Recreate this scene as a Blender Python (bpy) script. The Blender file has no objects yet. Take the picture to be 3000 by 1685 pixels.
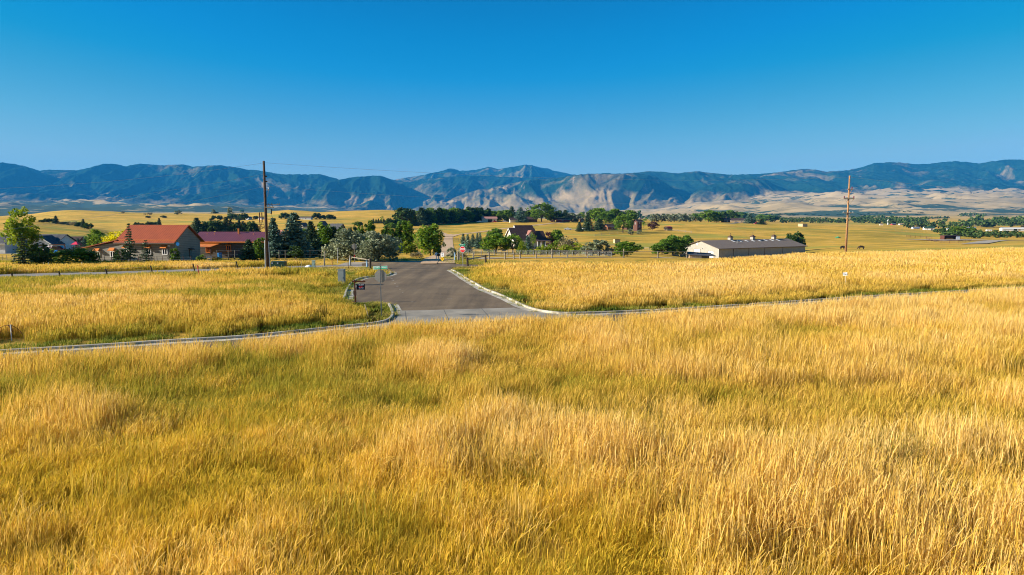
import bpy, bmesh, math, random
import numpy as np
from mathutils import Vector, Matrix

R = math.radians
C = bpy.context.scene.collection
scene = bpy.context.scene

# ------------------------------------------------------------------ camera
W0, H0, F = 3000.0, 1685.0, 2030.0
PITCH = math.atan((H0 / 2 - 636.0) / F)
CAMH = 6.0
cam_data = bpy.data.cameras.new('camera')
cam = bpy.data.objects.new('camera', cam_data)
C.objects.link(cam)
cam.location = (0, 0, CAMH)
cam.rotation_euler = (math.pi / 2 - PITCH, 0, 0)
cam_data.sensor_width = 36.0
cam_data.lens = F / W0 * 36.0
cam_data.clip_start = 0.3
cam_data.clip_end = 60000
scene.camera = cam

# ------------------------------------------------------------------ sky + sun
SUN_EL = 23.0
SUN_AZ = math.degrees(math.atan2(-0.15, -0.99))     # direction TOWARDS the sun, measured from +X
world = bpy.data.worlds.new('World')
scene.world = world
world.use_nodes = True
wn = world.node_tree.nodes; wl = world.node_tree.links
wn.clear()
wo = wn.new('ShaderNodeOutputWorld'); bg = wn.new('ShaderNodeBackground')
sky = wn.new('ShaderNodeTexSky'); sky.sky_type = 'NISHITA'; sky.sun_disc = False
sky.sun_elevation = R(SUN_EL)
sky.sun_rotation = R(90 - SUN_AZ)
sky.altitude = 1200; sky.air_density = 1.0; sky.dust_density = 0.35; sky.ozone_density = 4.0
# the photograph's clear, deep blue: each channel of the sky gets more contrast between horizon and zenith
hs = wn.new('ShaderNodeHueSaturation'); hs.inputs['Saturation'].default_value = 1.3
hs.inputs['Hue'].default_value = 0.487
SKYS = 0.105; EXPO = 1.12
def _lin(c): c = c / 255.0; return c / 12.92 if c <= .04045 else ((c + .055) / 1.055) ** 2.4
sc0 = wn.new('ShaderNodeVectorMath'); sc0.operation = 'SCALE'; sc0.inputs[3].default_value = SKYS
cur = wn.new('ShaderNodeRGBCurve')
_CV = (((40,0),(52,0),(60,8),(66,20),(88,82),(111,121),(134,150),(180,175),(255,230)),
       ((90,96),(118,121),(126,133),(138,147),(156,164),(170,179),(188,194),(215,208),(255,235)),
       ((120,150),(167,188),(174,199),(183,208),(193,207),(200,206),(223,216),(255,235)))
for k, pts in enumerate(_CV):
    c_ = cur.mapping.curves[k]; c_.points[0].location = (0, 0); c_.points[1].location = (1, 1)
    for (x_, y_) in pts[:-1]: c_.points.new(_lin(x_), _lin(y_))
    for q_ in c_.points: q_.handle_type = 'VECTOR'
cur.mapping.update()
gainv = wn.new('ShaderNodeVectorMath'); gainv.operation = 'SCALE'; gainv.inputs[3].default_value = 1 / SKYS / 2 ** EXPO
wl.new(sky.outputs[0], hs.inputs['Color']); wl.new(hs.outputs[0], sc0.inputs[0]); wl.new(sc0.outputs[0], cur.inputs['Color']); wl.new(cur.outputs[0], gainv.inputs[0])
bg.inputs['Strength'].default_value = SKYS
wl.new(gainv.outputs[0], bg.inputs[0]); wl.new(bg.outputs[0], wo.inputs[0])

sd = bpy.data.lights.new('sun', 'SUN'); sd.energy = 5.0; sd.angle = R(0.5); sd.color = (1.0, 0.93, 0.80)
sun = bpy.data.objects.new('sun', sd); C.objects.link(sun)
sv = Vector((math.cos(R(SUN_AZ)) * math.cos(R(SUN_EL)), math.sin(R(SUN_AZ)) * math.cos(R(SUN_EL)), math.sin(R(SUN_EL))))
sun.rotation_euler = sv.to_track_quat('Z', 'Y').to_euler()
sun.location = (-30, 10, 40)
scene.view_settings.view_transform = 'Standard'
scene.view_settings.look = 'None'
scene.view_settings.exposure = EXPO
scene.view_settings.gamma = 1.0
scene.cycles.max_bounces = 6
scene.cycles.volume_bounces = 0
scene.cycles.transparent_max_bounces = 8
scene.cycles.use_adaptive_sampling = True
scene.cycles.filter_width = 1.05

# ------------------------------------------------------------------ pixel <-> world helpers (used once, to survey the place)
cp_, sp_ = math.cos(PITCH), math.sin(PITCH)
def ray(px, py):
    u = (px - W0 / 2) / F; v = -(py - H0 / 2) / F
    return u, cp_ + v * sp_, v * cp_ - sp_
def P(px, py, Y):
    u, dy, dz = ray(px, py); t = Y / dy
    return Vector((u * t, Y, CAMH + dz * t))
def G(px, py, z=0.0):
    u, dy, dz = ray(px, py); t = (z - CAMH) / dz
    return Vector((u * t, dy * t, z))
def zpy(py, D):                      # vectorised: height that projects to image row py at depth D
    v = -(np.asarray(py, float) - H0 / 2) / F
    return CAMH + D * (v * cp_ - sp_) / (cp_ + v * sp_)

# ------------------------------------------------------------------ noise
def _hash(i, j, s):
    with np.errstate(over='ignore'):
        h = (i.astype(np.int64) * 374761393 + j.astype(np.int64) * 668265263 + s * 1442695041) & 0xffffffff
        h = ((h ^ (h >> 13)) * 1274126177) & 0xffffffff
        h = h ^ (h >> 16)
    return h / 4294967295.0
def vnoise(x, y, s=0):
    x = np.asarray(x, float); y = np.asarray(y, float)
    i = np.floor(x); j = np.floor(y); fx = x - i; fy = y - j
    fx = fx * fx * fx * (fx * (fx * 6 - 15) + 10); fy = fy * fy * fy * (fy * (fy * 6 - 15) + 10)
    a = _hash(i, j, s); b = _hash(i + 1, j, s); c = _hash(i, j + 1, s); d = _hash(i + 1, j + 1, s)
    return (a * (1 - fx) + b * fx) * (1 - fy) + (c * (1 - fx) + d * fx) * fy
def fbm(x, y, o=4, s=0):
    r = 0; a = .5; t = 0
    for k in range(o):
        r = r + a * vnoise(x * 2 ** k + 17.3 * k, y * 2 ** k - 9.1 * k, s + k); t += a; a *= .5
    return r / t
def ridged(x, y, o=4, s=0):
    r = 0; a = .5; t = 0
    for k in range(o):
        r = r + a * (1 - np.abs(2 * vnoise(x * 2 ** k + 5.7 * k, y * 2 ** k + 3.3 * k, s + k) - 1)); t += a; a *= .5
    return r / t
def sstep(a, b, x):
    t = np.clip((x - a) / (b - a), 0, 1); return t * t * (3 - 2 * t)

# ------------------------------------------------------------------ terrain height
_cols = np.array([-600, 0, 300, 600, 900, 1100, 1300, 1500, 1700, 1900, 2100, 2300, 2500, 2750, 3000, 3600], float)
_rows = np.array([100, 130, 170, 220, 300, 400, 500, 700, 1000, 1400, 2000, 3000, 4500, 6500, 8500, 11000], float)
_tab = np.array([
 [757,750,744,738,715,690,676,668,660,652,645,638,618,603,594,590],   # -600
 [757,750,744,738,715,690,676,668,660,652,645,638,618,603,594,590],   # 0
 [757,751,742,730,708,692,680,668,655,648,642,632,618,607,598,594],   # 300
 [758,753,745,730,704,684,670,656,650,645,640,630,620,611,604,600],   # 600
 [758,753,745,732,708,684,664,648,645,642,640,634,624,616,612,606],   # 900
 [758,750,740,726,708,690,672,650,645,642,640,638,634,628,622,618],   # 1100
 [758,750,740,727,711,692,674,649,645,643,642,640,636,632,628,624],   # 1300
 [758,752,742,732,716,690,669,648,646,644,643,641,638,634,630,626],   # 1500
 [758,752,746,738,722,696,676,649,646,644,643,641,638,632,626,622],   # 1700
 [758,756,752,747,732,702,680,655,647,645,644,640,634,626,616,610],   # 1900
 [758,762,766,764,742,708,684,657,651,648,646,639,628,612,598,590],   # 2100
 [758,760,760,757,740,712,690,662,658,654,648,639,624,600,580,572],   # 2300
 [758,746,740,735,727,712,693,667,664,656,648,638,620,594,574,566],   # 2500
 [758,737,731,726,718,709,700,680,668,658,648,637,617,592,568,560],   # 2750
 [758,731,724,719,713,708,702,684,672,660,649,637,616,592,568,560],   # 3000
 [758,731,724,719,713,708,702,684,674,660,649,637,616,592,568,560],   # 3600
], float)
_ZT = np.stack([zpy(_tab[:, k], _rows[k]) for k in range(len(_rows))], 1)
_ZT[:, 0] = 0.0
_LR = np.log(_rows)
def _interp_tab(s, D):
    s = np.clip(s, _cols[0], _cols[-1]); l = np.log(np.clip(D, _rows[0], _rows[-1]))
    i = np.clip(np.searchsorted(_cols, s) - 1, 0, len(_cols) - 2)
    j = np.clip(np.searchsorted(_LR, l) - 1, 0, len(_rows) - 2)
    def cr(p0, p1, p2, p3, t):
        return p1 + .5 * t * (p2 - p0 + t * (2 * p0 - 5 * p1 + 4 * p2 - p3 + t * (3 * (p1 - p2) + p3 - p0)))
    tx = (s - _cols[i]) / (_cols[i + 1] - _cols[i]); tx = tx * tx * (3 - 2 * tx)
    ty = (l - _LR[j]) / (_LR[j + 1] - _LR[j])
    def g(ii, jj): return _ZT[ii, np.clip(jj, 0, len(_rows) - 1)]
    a = cr(g(i, j - 1), g(i, j), g(i, j + 1), g(i, j + 2), ty)
    b = cr(g(i + 1, j - 1), g(i + 1, j), g(i + 1, j + 1), g(i + 1, j + 2), ty)
    return a * (1 - tx) + b * tx
def _sky(pts, s):
    pts = np.array(pts, float); return np.interp(s, pts[:, 0], pts[:, 1])
RIDGES = [
 (480, 230, 260, [(-600,640),(0,637),(50,638),(110,646),(180,657),(240,665),(330,682),(420,704),(480,730),(520,800)]),
 (1350, 720, 900, [(-600,632),(0,636),(100,629),(160,621),(200,617),(240,616),(330,620),(470,627),(640,627),(700,626),(780,621),(850,615),(900,618),(940,621),(1040,616),(1120,615),(1180,618),(1250,628),(1350,646),(1450,680),(1500,760)]),
]
_SP = [G(a, b) for a, b in [(-300,1055),(0,1034),(272,1018),(516,1002),(700,991),(850,977),(1000,961),(1129,945),(1350,930),(1550,922),(1662,921),(1770,918.5),(1900,913),(2000,908),(2289,889),(2585,869),(3000,845),(3300,826)]]
_SX = np.array([p.x for p in _SP]); _SY = np.array([p.y for p in _SP])
def terrain(x, y):
    x = np.asarray(x, float); D = np.maximum(np.asarray(y, float), 2.0)
    s = x / D * F + W0 / 2
    z = np.where(D <= 100, 0.0, _interp_tab(s, D))
    for (D0, fr, bk, pts) in RIDGES:
        zr = zpy(_sky(pts, s), D0)
        w = np.where(D < D0, sstep(D0 - fr, D0, D), 1 - sstep(D0, D0 + bk, D))
        z = np.where(zr > z, z + (zr - z) * w, z)
    far = sstep(150, 900, D)
    z = z + far * (fbm(x / 160., D / 160., 4, 3) - .5) * np.minimum(D, 1500) * .004
    ff = sstep(2600, 4600, D) * np.clip(np.abs(s - 1400) / 600 - .3, 0, 1)
    z = z + ff * (ridged(x / 1500., D / 900., 5, 8) - .62) * 130 * sstep(2600, 7000, D)
    z = z + ff * (ridged(x / 520. + .3 * D / 520., D / 640., 4, 18) - .6) * 110 * sstep(3000, 6500, D)
    nr = 1 - sstep(8, 30, D)                       # foreground field rises a little towards the viewer
    z = z + sstep(20, 8, D) * .25 + (fbm(x / 7., D / 7., 3, 5) - .5) * .35 * (1 - sstep(15, 24, D))
    fk = np.interp(x, _SX, _SY)                    # low bank on the viewer's side of the near street
    z = z + (.36 + .15 * sstep(0, 22, x) + .17 * sstep(-8, -16, x)) * sstep(fk - 8.0, fk - 9.6, D) * (D < fk)
    return z
def tz(x, y): return float(terrain(np.array([x]), np.array([y]))[0])
def TP(px, Y, dz=0.0):               # a point standing on the ground, at depth Y under image column px
    x = (px - W0 / 2) / F * Y * 1.004
    return Vector((x, Y, tz(x, Y) + dz))

# ------------------------------------------------------------------ material helpers
def newmat(name):
    m = bpy.data.materials.new(name); m.use_nodes = True
    nt = m.node_tree; b = nt.nodes['Principled BSDF']
    return m, nt, b
def noise_node(nt, scale, detail=4, rough=.6, coord=None, dist=0.0):
    n = nt.nodes.new('ShaderNodeTexNoise'); n.inputs['Scale'].default_value = scale
    n.inputs['Detail'].default_value = detail; n.inputs['Roughness'].default_value = rough
    n.inputs['Distortion'].default_value = dist
    if coord is not None: nt.links.new(coord, n.inputs['Vector'])
    return n
def ramp(nt, fac, stops):
    r = nt.nodes.new('ShaderNodeValToRGB'); nt.links.new(fac, r.inputs[0])
    e = r.color_ramp.elements
    while len(e) < len(stops): e.new(.5)
    for k, (p, c) in enumerate(stops):
        e[k].position = p; e[k].color = tuple(c) + (1,) if len(c) == 3 else c
    return r
def mixc(nt, fac, a, b, mode='MIX'):
    m = nt.nodes.new('ShaderNodeMix'); m.data_type = 'RGBA'; m.blend_type = mode
    for sock, val in ((m.inputs[0], fac), (m.inputs[6], a), (m.inputs[7], b)):
        if hasattr(val, 'links') or isinstance(val, bpy.types.NodeSocket): nt.links.new(val, sock)
        elif isinstance(val, (int, float)): sock.default_value = val
        else: sock.default_value = tuple(val) + (1,)
    return m.outputs[2]
def plain(name, col, rough=.7, metal=0.0, var=.12, scale=3.0, bump=0.0, spec=.3):
    m, nt, b = newmat(name)
    tc = nt.nodes.new('ShaderNodeTexCoord')
    n = noise_node(nt, scale, 5, .65, tc.outputs['Object'])
    d = tuple(max(0, c * (1 - var * 1.6)) for c in col); l = tuple(min(1, c * (1 + var)) for c in col)
    r = ramp(nt, n.outputs[0], [(.3, d), (.7, l)])
    nt.links.new(r.outputs[0], b.inputs['Base Color'])
    b.inputs['Roughness'].default_value = rough; b.inputs['Metallic'].default_value = metal
    b.inputs['Specular IOR Level'].default_value = spec
    if bump:
        bp = nt.nodes.new('ShaderNodeBump'); bp.inputs['Strength'].default_value = bump; bp.inputs['Distance'].default_value = .02
        nt.links.new(n.outputs[0], bp.inputs['Height']); nt.links.new(bp.outputs[0], b.inputs['Normal'])
    return m

def mesh_obj(name, V, Fc, mat, parent=None, kind=None, smooth=False):
    me = bpy.data.meshes.new(name)
    me.from_pydata([tuple(v) for v in V] if not isinstance(V, np.ndarray) else V.tolist(), [], Fc if isinstance(Fc, list) else Fc.tolist())
    me.update()
    if mat is not None:
        for mm in (mat if isinstance(mat, (list, tuple)) else [mat]): me.materials.append(mm)
    if smooth: me.shade_smooth()
    o = bpy.data.objects.new(name, me); C.objects.link(o)
    if parent is not None: o.parent = parent
    if kind: o['kind'] = kind
    return o
def grid_faces(nr, nc):
    i = np.arange(nr - 1)[:, None] * nc + np.arange(nc - 1)[None, :]
    i = i.ravel()
    return np.stack([i, i + 1, i + nc + 1, i + nc], 1)

# ------------------------------------------------------------------ ground
def build_ground():
    nr, nc = 420, 430
    D = np.concatenate([np.linspace(-60, 4, 8), np.exp(np.linspace(math.log(6), math.log(10400), nr - 8))])
    u = np.linspace(-1.45, 1.45, nc)
    DD, UU = np.meshgrid(D, u, indexing='ij')
    X = UU * np.maximum(DD, 60 + 0 * DD); Y = DD
    near = 1 - sstep(60, 90, np.maximum(DD, 0))
    Z = terrain(X, Y)
    V = np.stack([X.ravel(), Y.ravel(), Z.ravel()], 1)
    m, nt, b = newmat('dry_meadow_ground')
    geo = nt.nodes.new('ShaderNodeNewGeometry'); pos = geo.outputs['Position']
    sc = nt.nodes.new('ShaderNodeVectorMath'); sc.operation = 'MULTIPLY'; sc.inputs[1].default_value = (.55, .9, 1)
    nt.links.new(pos, sc.inputs[0]); pos2 = sc.outputs[0]
    n1 = noise_node(nt, .012, 7, .62, pos2, .6)
    n2 = noise_node(nt, .12, 6, .7, pos2, .4)
    n3 = noise_node(nt, 1.6, 4, .75, pos)
    c1 = ramp(nt, n1.outputs[0], [(.30, (.33, .28, .035)), (.44, (.52, .35, .05)), (.58, (.68, .385, .06)), (.72, (.80, .475, .12))])
    c2 = ramp(nt, n2.outputs[0], [(.30, (.17, .17, .025)), (.46, (.50, .33, .045)), (.56, (.66, .41, .065)), (.72, (.88, .56, .15))])
    c3 = ramp(nt, n3.outputs[0], [(.3, (.55, .52, .42)), (.65, (1, 1, 1))])
    n2b = noise_node(nt, .035, 6, .7, pos2, .5)
    c2b = ramp(nt, n2b.outputs[0], [(.36, (.62, .68, .55)), (.5, (.98, .93, .86)), (.62, (1.18, 1.06, 1.0))])
    col = mixc(nt, 1, mixc(nt, .6, c1.outputs[0], c2.outputs[0]), c2b.outputs[0], 'MULTIPLY')
    col = mixc(nt, .55, col, c3.outputs[0], 'MULTIPLY')
    # far foothill prairie turns paler; scrub in the gullies
    att = nt.nodes.new('ShaderNodeAttribute'); att.attribute_name = 'masks'
    sep = nt.nodes.new('ShaderNodeSeparateColor'); nt.links.new(att.outputs['Color'], sep.inputs[0])
    n4 = noise_node(nt, .0016, 8, .62, pos2, 1.2)
    tan = ramp(nt, n4.outputs[0], [(.30, (.28, .20, .08)), (.46, (.52, .36, .16)), (.58, (.40, .28, .12)), (.75, (.62, .42, .19))])
    col = mixc(nt, sep.outputs[0], col, tan.outputs[0])
    n5 = noise_node(nt, .0045, 8, .68, pos2, .8)
    ma = nt.nodes.new('ShaderNodeMath'); ma.operation = 'MULTIPLY_ADD'; ma.inputs[1].default_value = 1.0
    nt.links.new(n5.outputs[0], ma.inputs[0]); nt.links.new(sep.outputs[1], ma.inputs[2])
    rs = ramp(nt, ma.outputs[0], [(.93, (0, 0, 0)), (1.0, (1, 1, 1))])
    col = mixc(nt, rs.outputs[0], col, (.045, .07, .03))
    n6 = noise_node(nt, .01, 3, .5, pos2)
    mb = nt.nodes.new('ShaderNodeMath'); mb.operation = 'MULTIPLY_ADD'; mb.inputs[1].default_value = .3
    nt.links.new(n6.outputs[0], mb.inputs[0]); nt.links.new(sep.outputs[2], mb.inputs[2])
    rg = ramp(nt, mb.outputs[0], [(.55, (0, 0, 0)), (.85, (1, 1, 1))])
    col = mixc(nt, rg.outputs[0], col, (.26, .26, .04))
    nt.links.new(col, b.inputs['Base Color'])
    b.inputs['Roughness'].default_value = .95; b.inputs['Specular IOR Level'].default_value = .1
    bp = nt.nodes.new('ShaderNodeBump'); bp.inputs['Strength'].default_value = .7; bp.inputs['Distance'].default_value = .35
    nb = noise_node(nt, .7, 8, .72, pos)
    nt.links.new(nb.outputs[0], bp.inputs['Height']); nt.links.new(bp.outputs[0], b.inputs['Normal'])
    o = mesh_obj('ground', V, grid_faces(nr, nc), m, kind='structure', smooth=True)
    S = X / np.maximum(Y, 2) * F + 1500
    tanm = sstep(1900, 4200, Y)
    scrub = sstep(3000, 5200, Y) * np.where(S < 1400, sstep(5200, 3600, 0 * Y + 0) + .36 + .14 * sstep(900, 200, S) * 0, .32)
    gul = (1 - ridged(X / 1500., Y / 900., 5, 8)) * .6 + (1 - ridged(X / 520. + .3 * Y / 520., Y / 640., 4, 18)) * .7
    scrub = np.where(Y > 2600, np.where(S < 1400, .36 + .10 * sstep(3600, 5200, Y), .31) + gul * .66 - .17, .12)
    scrub = scrub * sstep(1900, 3500, Y) + .10 * (1 - sstep(1900, 3500, Y))
    green = np.exp(-((np.log(np.maximum(Y, 1)) - math.log(1500)) / .28) ** 2) * sstep(2150, 2450, S) * .6
    green += np.exp(-(((S - 2080) / 45.) ** 2 + ((Y - 292) / 16.) ** 2)) * .7
    green += np.exp(-(((S - 1660) / 50.) ** 2 + ((Y - 235) / 6.) ** 2)) * .6
    green += .5 * np.exp(-((S - 0) / 180.) ** 2) * np.exp(-((Y - 84) / 4.) ** 2)
    green += .62 * sstep(.52, .68, fbm(X / 70., Y / 34., 4, 66)) * sstep(110, 160, Y) * sstep(1300, 900, Y)
    ca = o.data.color_attributes.new('masks', 'FLOAT_COLOR', 'POINT')
    arr = np.stack([tanm.ravel(), scrub.ravel(), np.clip(green, 0, 1).ravel(), np.ones(X.size)], 1).astype(np.float32)
    ca.data.foreach_set('color', arr.ravel())
    return o
build_ground()

# ------------------------------------------------------------------ mountains
LAYERS = [  # depth, front width, roughness, rockiness, skyline
 (16500, 5200, .8, .38, [(-900,620),(1000,600),(1100,560),(1150,528),(1250,511),(1300,500),(1315,494),(1325,493),(1348,500),(1375,500),(1400,497),(1418,492),(1432,489),(1445,491),(1460,496),(1500,489),(1520,485),(1540,483),(1556,484),(1575,490),(1600,493),(1620,500),(1680,512),(1705,515),(1800,530),(2000,600),(3900,620)]),
 (13000, 3600, .85, .33, [(-900,486),(-400,470),(0,478),(40,480),(85,485),(132,500),(150,498),(180,497),(240,499),(275,492),(290,486),(325,479),(350,481),(385,487),(410,481),(430,479),(455,482),(485,484),(550,482),(575,488),(610,487),(640,484),(665,485),(700,490),(738,497),(770,500),(830,510),(900,511),(940,510),(960,514),(985,522),(1000,526),(1050,520),(1085,515),(1120,515),(1150,525),(1180,530),(1230,527),(1320,517),(1400,516),(1500,519),(1560,523),(1640,526),(1700,520),(1733,512),(1770,507),(1800,509),(1860,506),(1900,502),(1940,504),(1980,508),(2010,504),(2040,502),(2070,506),(2130,512),(2200,510),(2240,508),(2300,500),(2350,494),(2380,498),(2410,503),(2460,500),(2500,493),(2550,478),(2600,475),(2630,477),(2660,480),(2695,481),(2740,476),(2780,472),(2820,475),(2850,479),(2900,471),(2935,467),(2965,467),(3000,470),(3300,480),(3900,470)]),
 (11600, 2600, 1.1, .25, [(-900,470),(-300,480),(0,475),(30,477),(60,480),(95,490),(130,503),(180,520),(230,537),(285,557),(340,600),(2400,640),(3900,640)]),
 (11200, 2400, 1.35, .52, [(-900,700),(1230,640),(1290,604),(1330,580),(1370,564),(1400,556),(1440,551),(1480,541),(1530,531),(1570,525),(1620,523),(1660,516),(1720,509),(1800,511),(1860,506),(1920,520),(1980,560),(2020,620),(2100,700),(3900,700)]),
 (10900, 1900, 1.3, .45, [(-900,700),(1960,640),(2000,594),(2030,562),(2060,546),(2100,534),(2150,527),(2200,519),(2225,520),(2260,540),(2300,562),(2340,585),(2400,640),(3900,700)]),
 (12100, 3000, 1.2, .2, [(-900,700),(900,600),(960,536),(1010,524),(1050,518),(1100,515),(1130,517),(1165,540),(1200,580),(1230,640),(3900,700)]),
]
def build_mountains():
    nr, nc = 330, 1500
    s = np.linspace(-700, 3700, nc); D = np.linspace(7600, 17500, nr)
    SS, DD = np.meshgrid(s, D); X = (SS - 1500) / F * DD
    wx = (fbm(X / 2600., DD / 2600., 3, 40) - .5) * 1600
    best = zpy(640, DD) * 0 - 60; rock = np.zeros_like(X); lay = np.zeros_like(X)
    base = terrain(X, np.minimum(DD, 10400)) - 12
    best = base - 40 * sstep(7600, 8200, DD) * 0
    out = best.copy()
    for k, (Dk, fr, ro, rk, pts) in enumerate(LAYERS):
        jag = (fbm(SS / 9., 0 * SS + k, 3, 60 + k) - .5) * 3.0
        zs = zpy(_sky(pts, SS) + jag, Dk)
        t = (DD - (Dk - fr)) / fr
        tt = np.clip(t, 0, 1)
        g = np.where(t <= 1, tt ** 1.15 * .75 + .25 * sstep(.35, .8, tt), 1 - sstep(1, 1.5, t) * .9)
        gl = ridged((X + wx) / 1500., DD / 5200. + k * 7, 5, 70 + k * 5)
        g2 = ridged((X + wx * .6) / 420., DD / 1300. + k * 3, 5, 90 + k * 5)
        amp = np.clip(4 * tt * (1 - tt), 0, 1) ** .8
        h = base + (zs - base) * g + (zs - base) * amp * ro * ((gl - .6) * .85 + (g2 - .6) * .42)
        h = np.minimum(h, CAMH + (zs - CAMH) * np.minimum(DD / Dk, 1) * (1 - .02 * (1 - tt)))
        h = np.where((t < 0), base - 80, h)
        on = h > out
        out = np.where(on, h, out); rock = np.where(on, rk, rock)
    V = np.stack([X.ravel(), DD.ravel(), out.ravel()], 1)
    m, nt, b = newmat('mountain_slopes')
    geo = nt.nodes.new('ShaderNodeNewGeometry'); pos = geo.outputs['Position']
    sepn = nt.nodes.new('ShaderNodeSeparateXYZ'); nt.links.new(geo.outputs['Normal'], sepn.inputs[0])
    att = nt.nodes.new('ShaderNodeAttribute'); att.attribute_name = 'masks'
    sep = nt.nodes.new('ShaderNodeSeparateColor'); nt.links.new(att.outputs['Color'], sep.inputs[0])
    nf = noise_node(nt, .012, 6, .7, pos)
    forest = ramp(nt, nf.outputs[0], [(.3, (.004, .018, .010)), (.55, (.012, .036, .018)), (.75, (.035, .065, .03))])
    ng = noise_node(nt, .0022, 8, .62, pos, .8)
    grass = ramp(nt, ng.outputs[0], [(.3, (.10, .10, .035)), (.5, (.24, .17, .07)), (.8, (.48, .32, .15))])
    nk = noise_node(nt, .02, 8, .75, pos, .5)
    rockc = ramp(nt, nk.outputs[0], [(.35, (.11, .07, .045)), (.5, (.22, .145, .09)), (.68, (.46, .33, .22))])
    # amount of open slope
    n1 = noise_node(nt, .0011, 9, .66, pos, .7)
    a1 = nt.nodes.new('ShaderNodeMath'); a1.operation = 'ADD'
    nt.links.new(n1.outputs[0], a1.inputs[0]); nt.links.new(sep.outputs[1], a1.inputs[1])
    r1 = ramp(nt, a1.outputs[0], [(.62, (0, 0, 0)), (.78, (1, 1, 1))])
    col = mixc(nt, r1.outputs[0], forest.outputs[0], grass.outputs[0])
    n2 = noise_node(nt, .0035, 9, .72, pos, .4)
    a2 = nt.nodes.new('ShaderNodeMath'); a2.operation = 'ADD'
    nt.links.new(n2.outputs[0], a2.inputs[0]); nt.links.new(sep.outputs[0], a2.inputs[1])
    r2 = ramp(nt, a2.outputs[0], [(.86, (0, 0, 0)), (.96, (1, 1, 1))])
    col = mixc(nt, r2.outputs[0], col, rockc.outputs[0])
    nt.links.new(col, b.inputs['Base Color']); b.inputs['Roughness'].default_value = 1; b.inputs['Specular IOR Level'].default_value = 0
    bp = nt.nodes.new('ShaderNodeBump'); bp.inputs['Strength'].default_value = .6; bp.inputs['Distance'].default_value = 35
    nb = noise_node(nt, .006, 9, .7, pos); nt.links.new(nb.outputs[0], bp.inputs['Height']); nt.links.new(bp.outputs[0], b.inputs['Normal'])
    o = mesh_obj('mountains', V, grid_faces(nr, nc), m, kind='structure', smooth=True)
    gy, gx = np.gradient(out); dX = np.maximum(np.gradient(X, axis=1), 1); dY = D[1] - D[0]
    slope = np.sqrt((gx / dX) ** 2 + (gy / dY) ** 2)
    rockm = np.clip(rock, 0, 1) * .30 + np.clip(slope - .55, 0, 1) * .22 * (.4 + rock)
    low = sstep(420, 120, out)
    openm = rock * .24 + low * .25 * sstep(1200, 1900, SS) + low * .16
    ca = o.data.color_attributes.new('masks', 'FLOAT_COLOR', 'POINT')
    arr = np.stack([np.clip(rockm, 0, 1).ravel(), np.clip(openm, 0, 1).ravel(), 0 * X.ravel(), np.ones(X.size)], 1).astype(np.float32)
    ca.data.foreach_set('color', arr.ravel())
build_mountains()

# ------------------------------------------------------------------ haze
def build_haze():
    x0, x1, y0, y1, z0, z1 = -27000, 27000, -400, 17800, -140, 1290
    V = [(x0,y0,z0),(x1,y0,z0),(x1,y1,z0),(x0,y1,z0),(x0,y0,z1),(x1,y0,z1),(x1,y1,z1),(x0,y1,z1)]
    Fc = [[0,3,2,1],[4,5,6,7],[0,1,5,4],[1,2,6,5],[2,3,7,6],[3,0,4,7]]
    m = bpy.data.materials.new('haze_air'); m.use_nodes = True; nt = m.node_tree; nt.nodes.clear()
    out = nt.nodes.new('ShaderNodeOutputMaterial'); pv = nt.nodes.new('ShaderNodeVolumePrincipled')
    pv.inputs['Color'].default_value = (.04, .42, 1.0, 1)
    pv.inputs['Density'].default_value = 3.6e-5
    pv.inputs['Anisotropy'].default_value = 0.0
    nt.links.new(pv.outputs[0], out.inputs['Volume'])
    o = mesh_obj('haze', V, Fc, m, kind='stuff')
    return o
build_haze()

# ------------------------------------------------------------------ roads (surveyed in the photograph, laid on the flat ground)
def poly_sheet(name, pts, z, mat, kind='structure'):
    """flat sheet from an outline, ear-clipped"""
    bm = bmesh.new()
    vs = [bm.verts.new((p[0], p[1], z)) for p in pts]
    f = bm.faces.new(vs)
    if f.normal.z < 0: f.normal_flip()
    bmesh.ops.triangulate(bm, faces=[f])
    bm.normal_update()
    for f in bm.faces:
        if f.normal.z < 0: f.normal_flip()
    me = bpy.data.meshes.new(name); bm.to_mesh(me); bm.free(); me.materials.append(mat)
    o = bpy.data.objects.new(name, me); C.objects.link(o); o['kind'] = kind
    return o
def smooth_line(pts, step=.5):
    """Catmull-Rom through 2-D points"""
    p = [Vector((a[0], a[1])) for a in pts]; out = []
    for i in range(len(p) - 1):
        p0 = p[max(i - 1, 0)]; p1 = p[i]; p2 = p[i + 1]; p3 = p[min(i + 2, len(p) - 1)]
        n = max(2, int((p2 - p1).length / step))
        for k in range(n):
            t = k / n
            out.append(.5 * ((2 * p1) + (p2 - p0) * t + (2 * p0 - 5 * p1 + 4 * p2 - p3) * t * t + (3 * p1 - p0 - 3 * p2 + p3) * t ** 3))
    out.append(p[-1]); return out
def offset(line, d):
    out = []
    for i, p in enumerate(line):
        t = (line[min(i + 1, len(line) - 1)] - line[max(i - 1, 0)]).normalized()
        out.append(p + Vector((-t.y, t.x)) * d)
    return out
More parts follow.
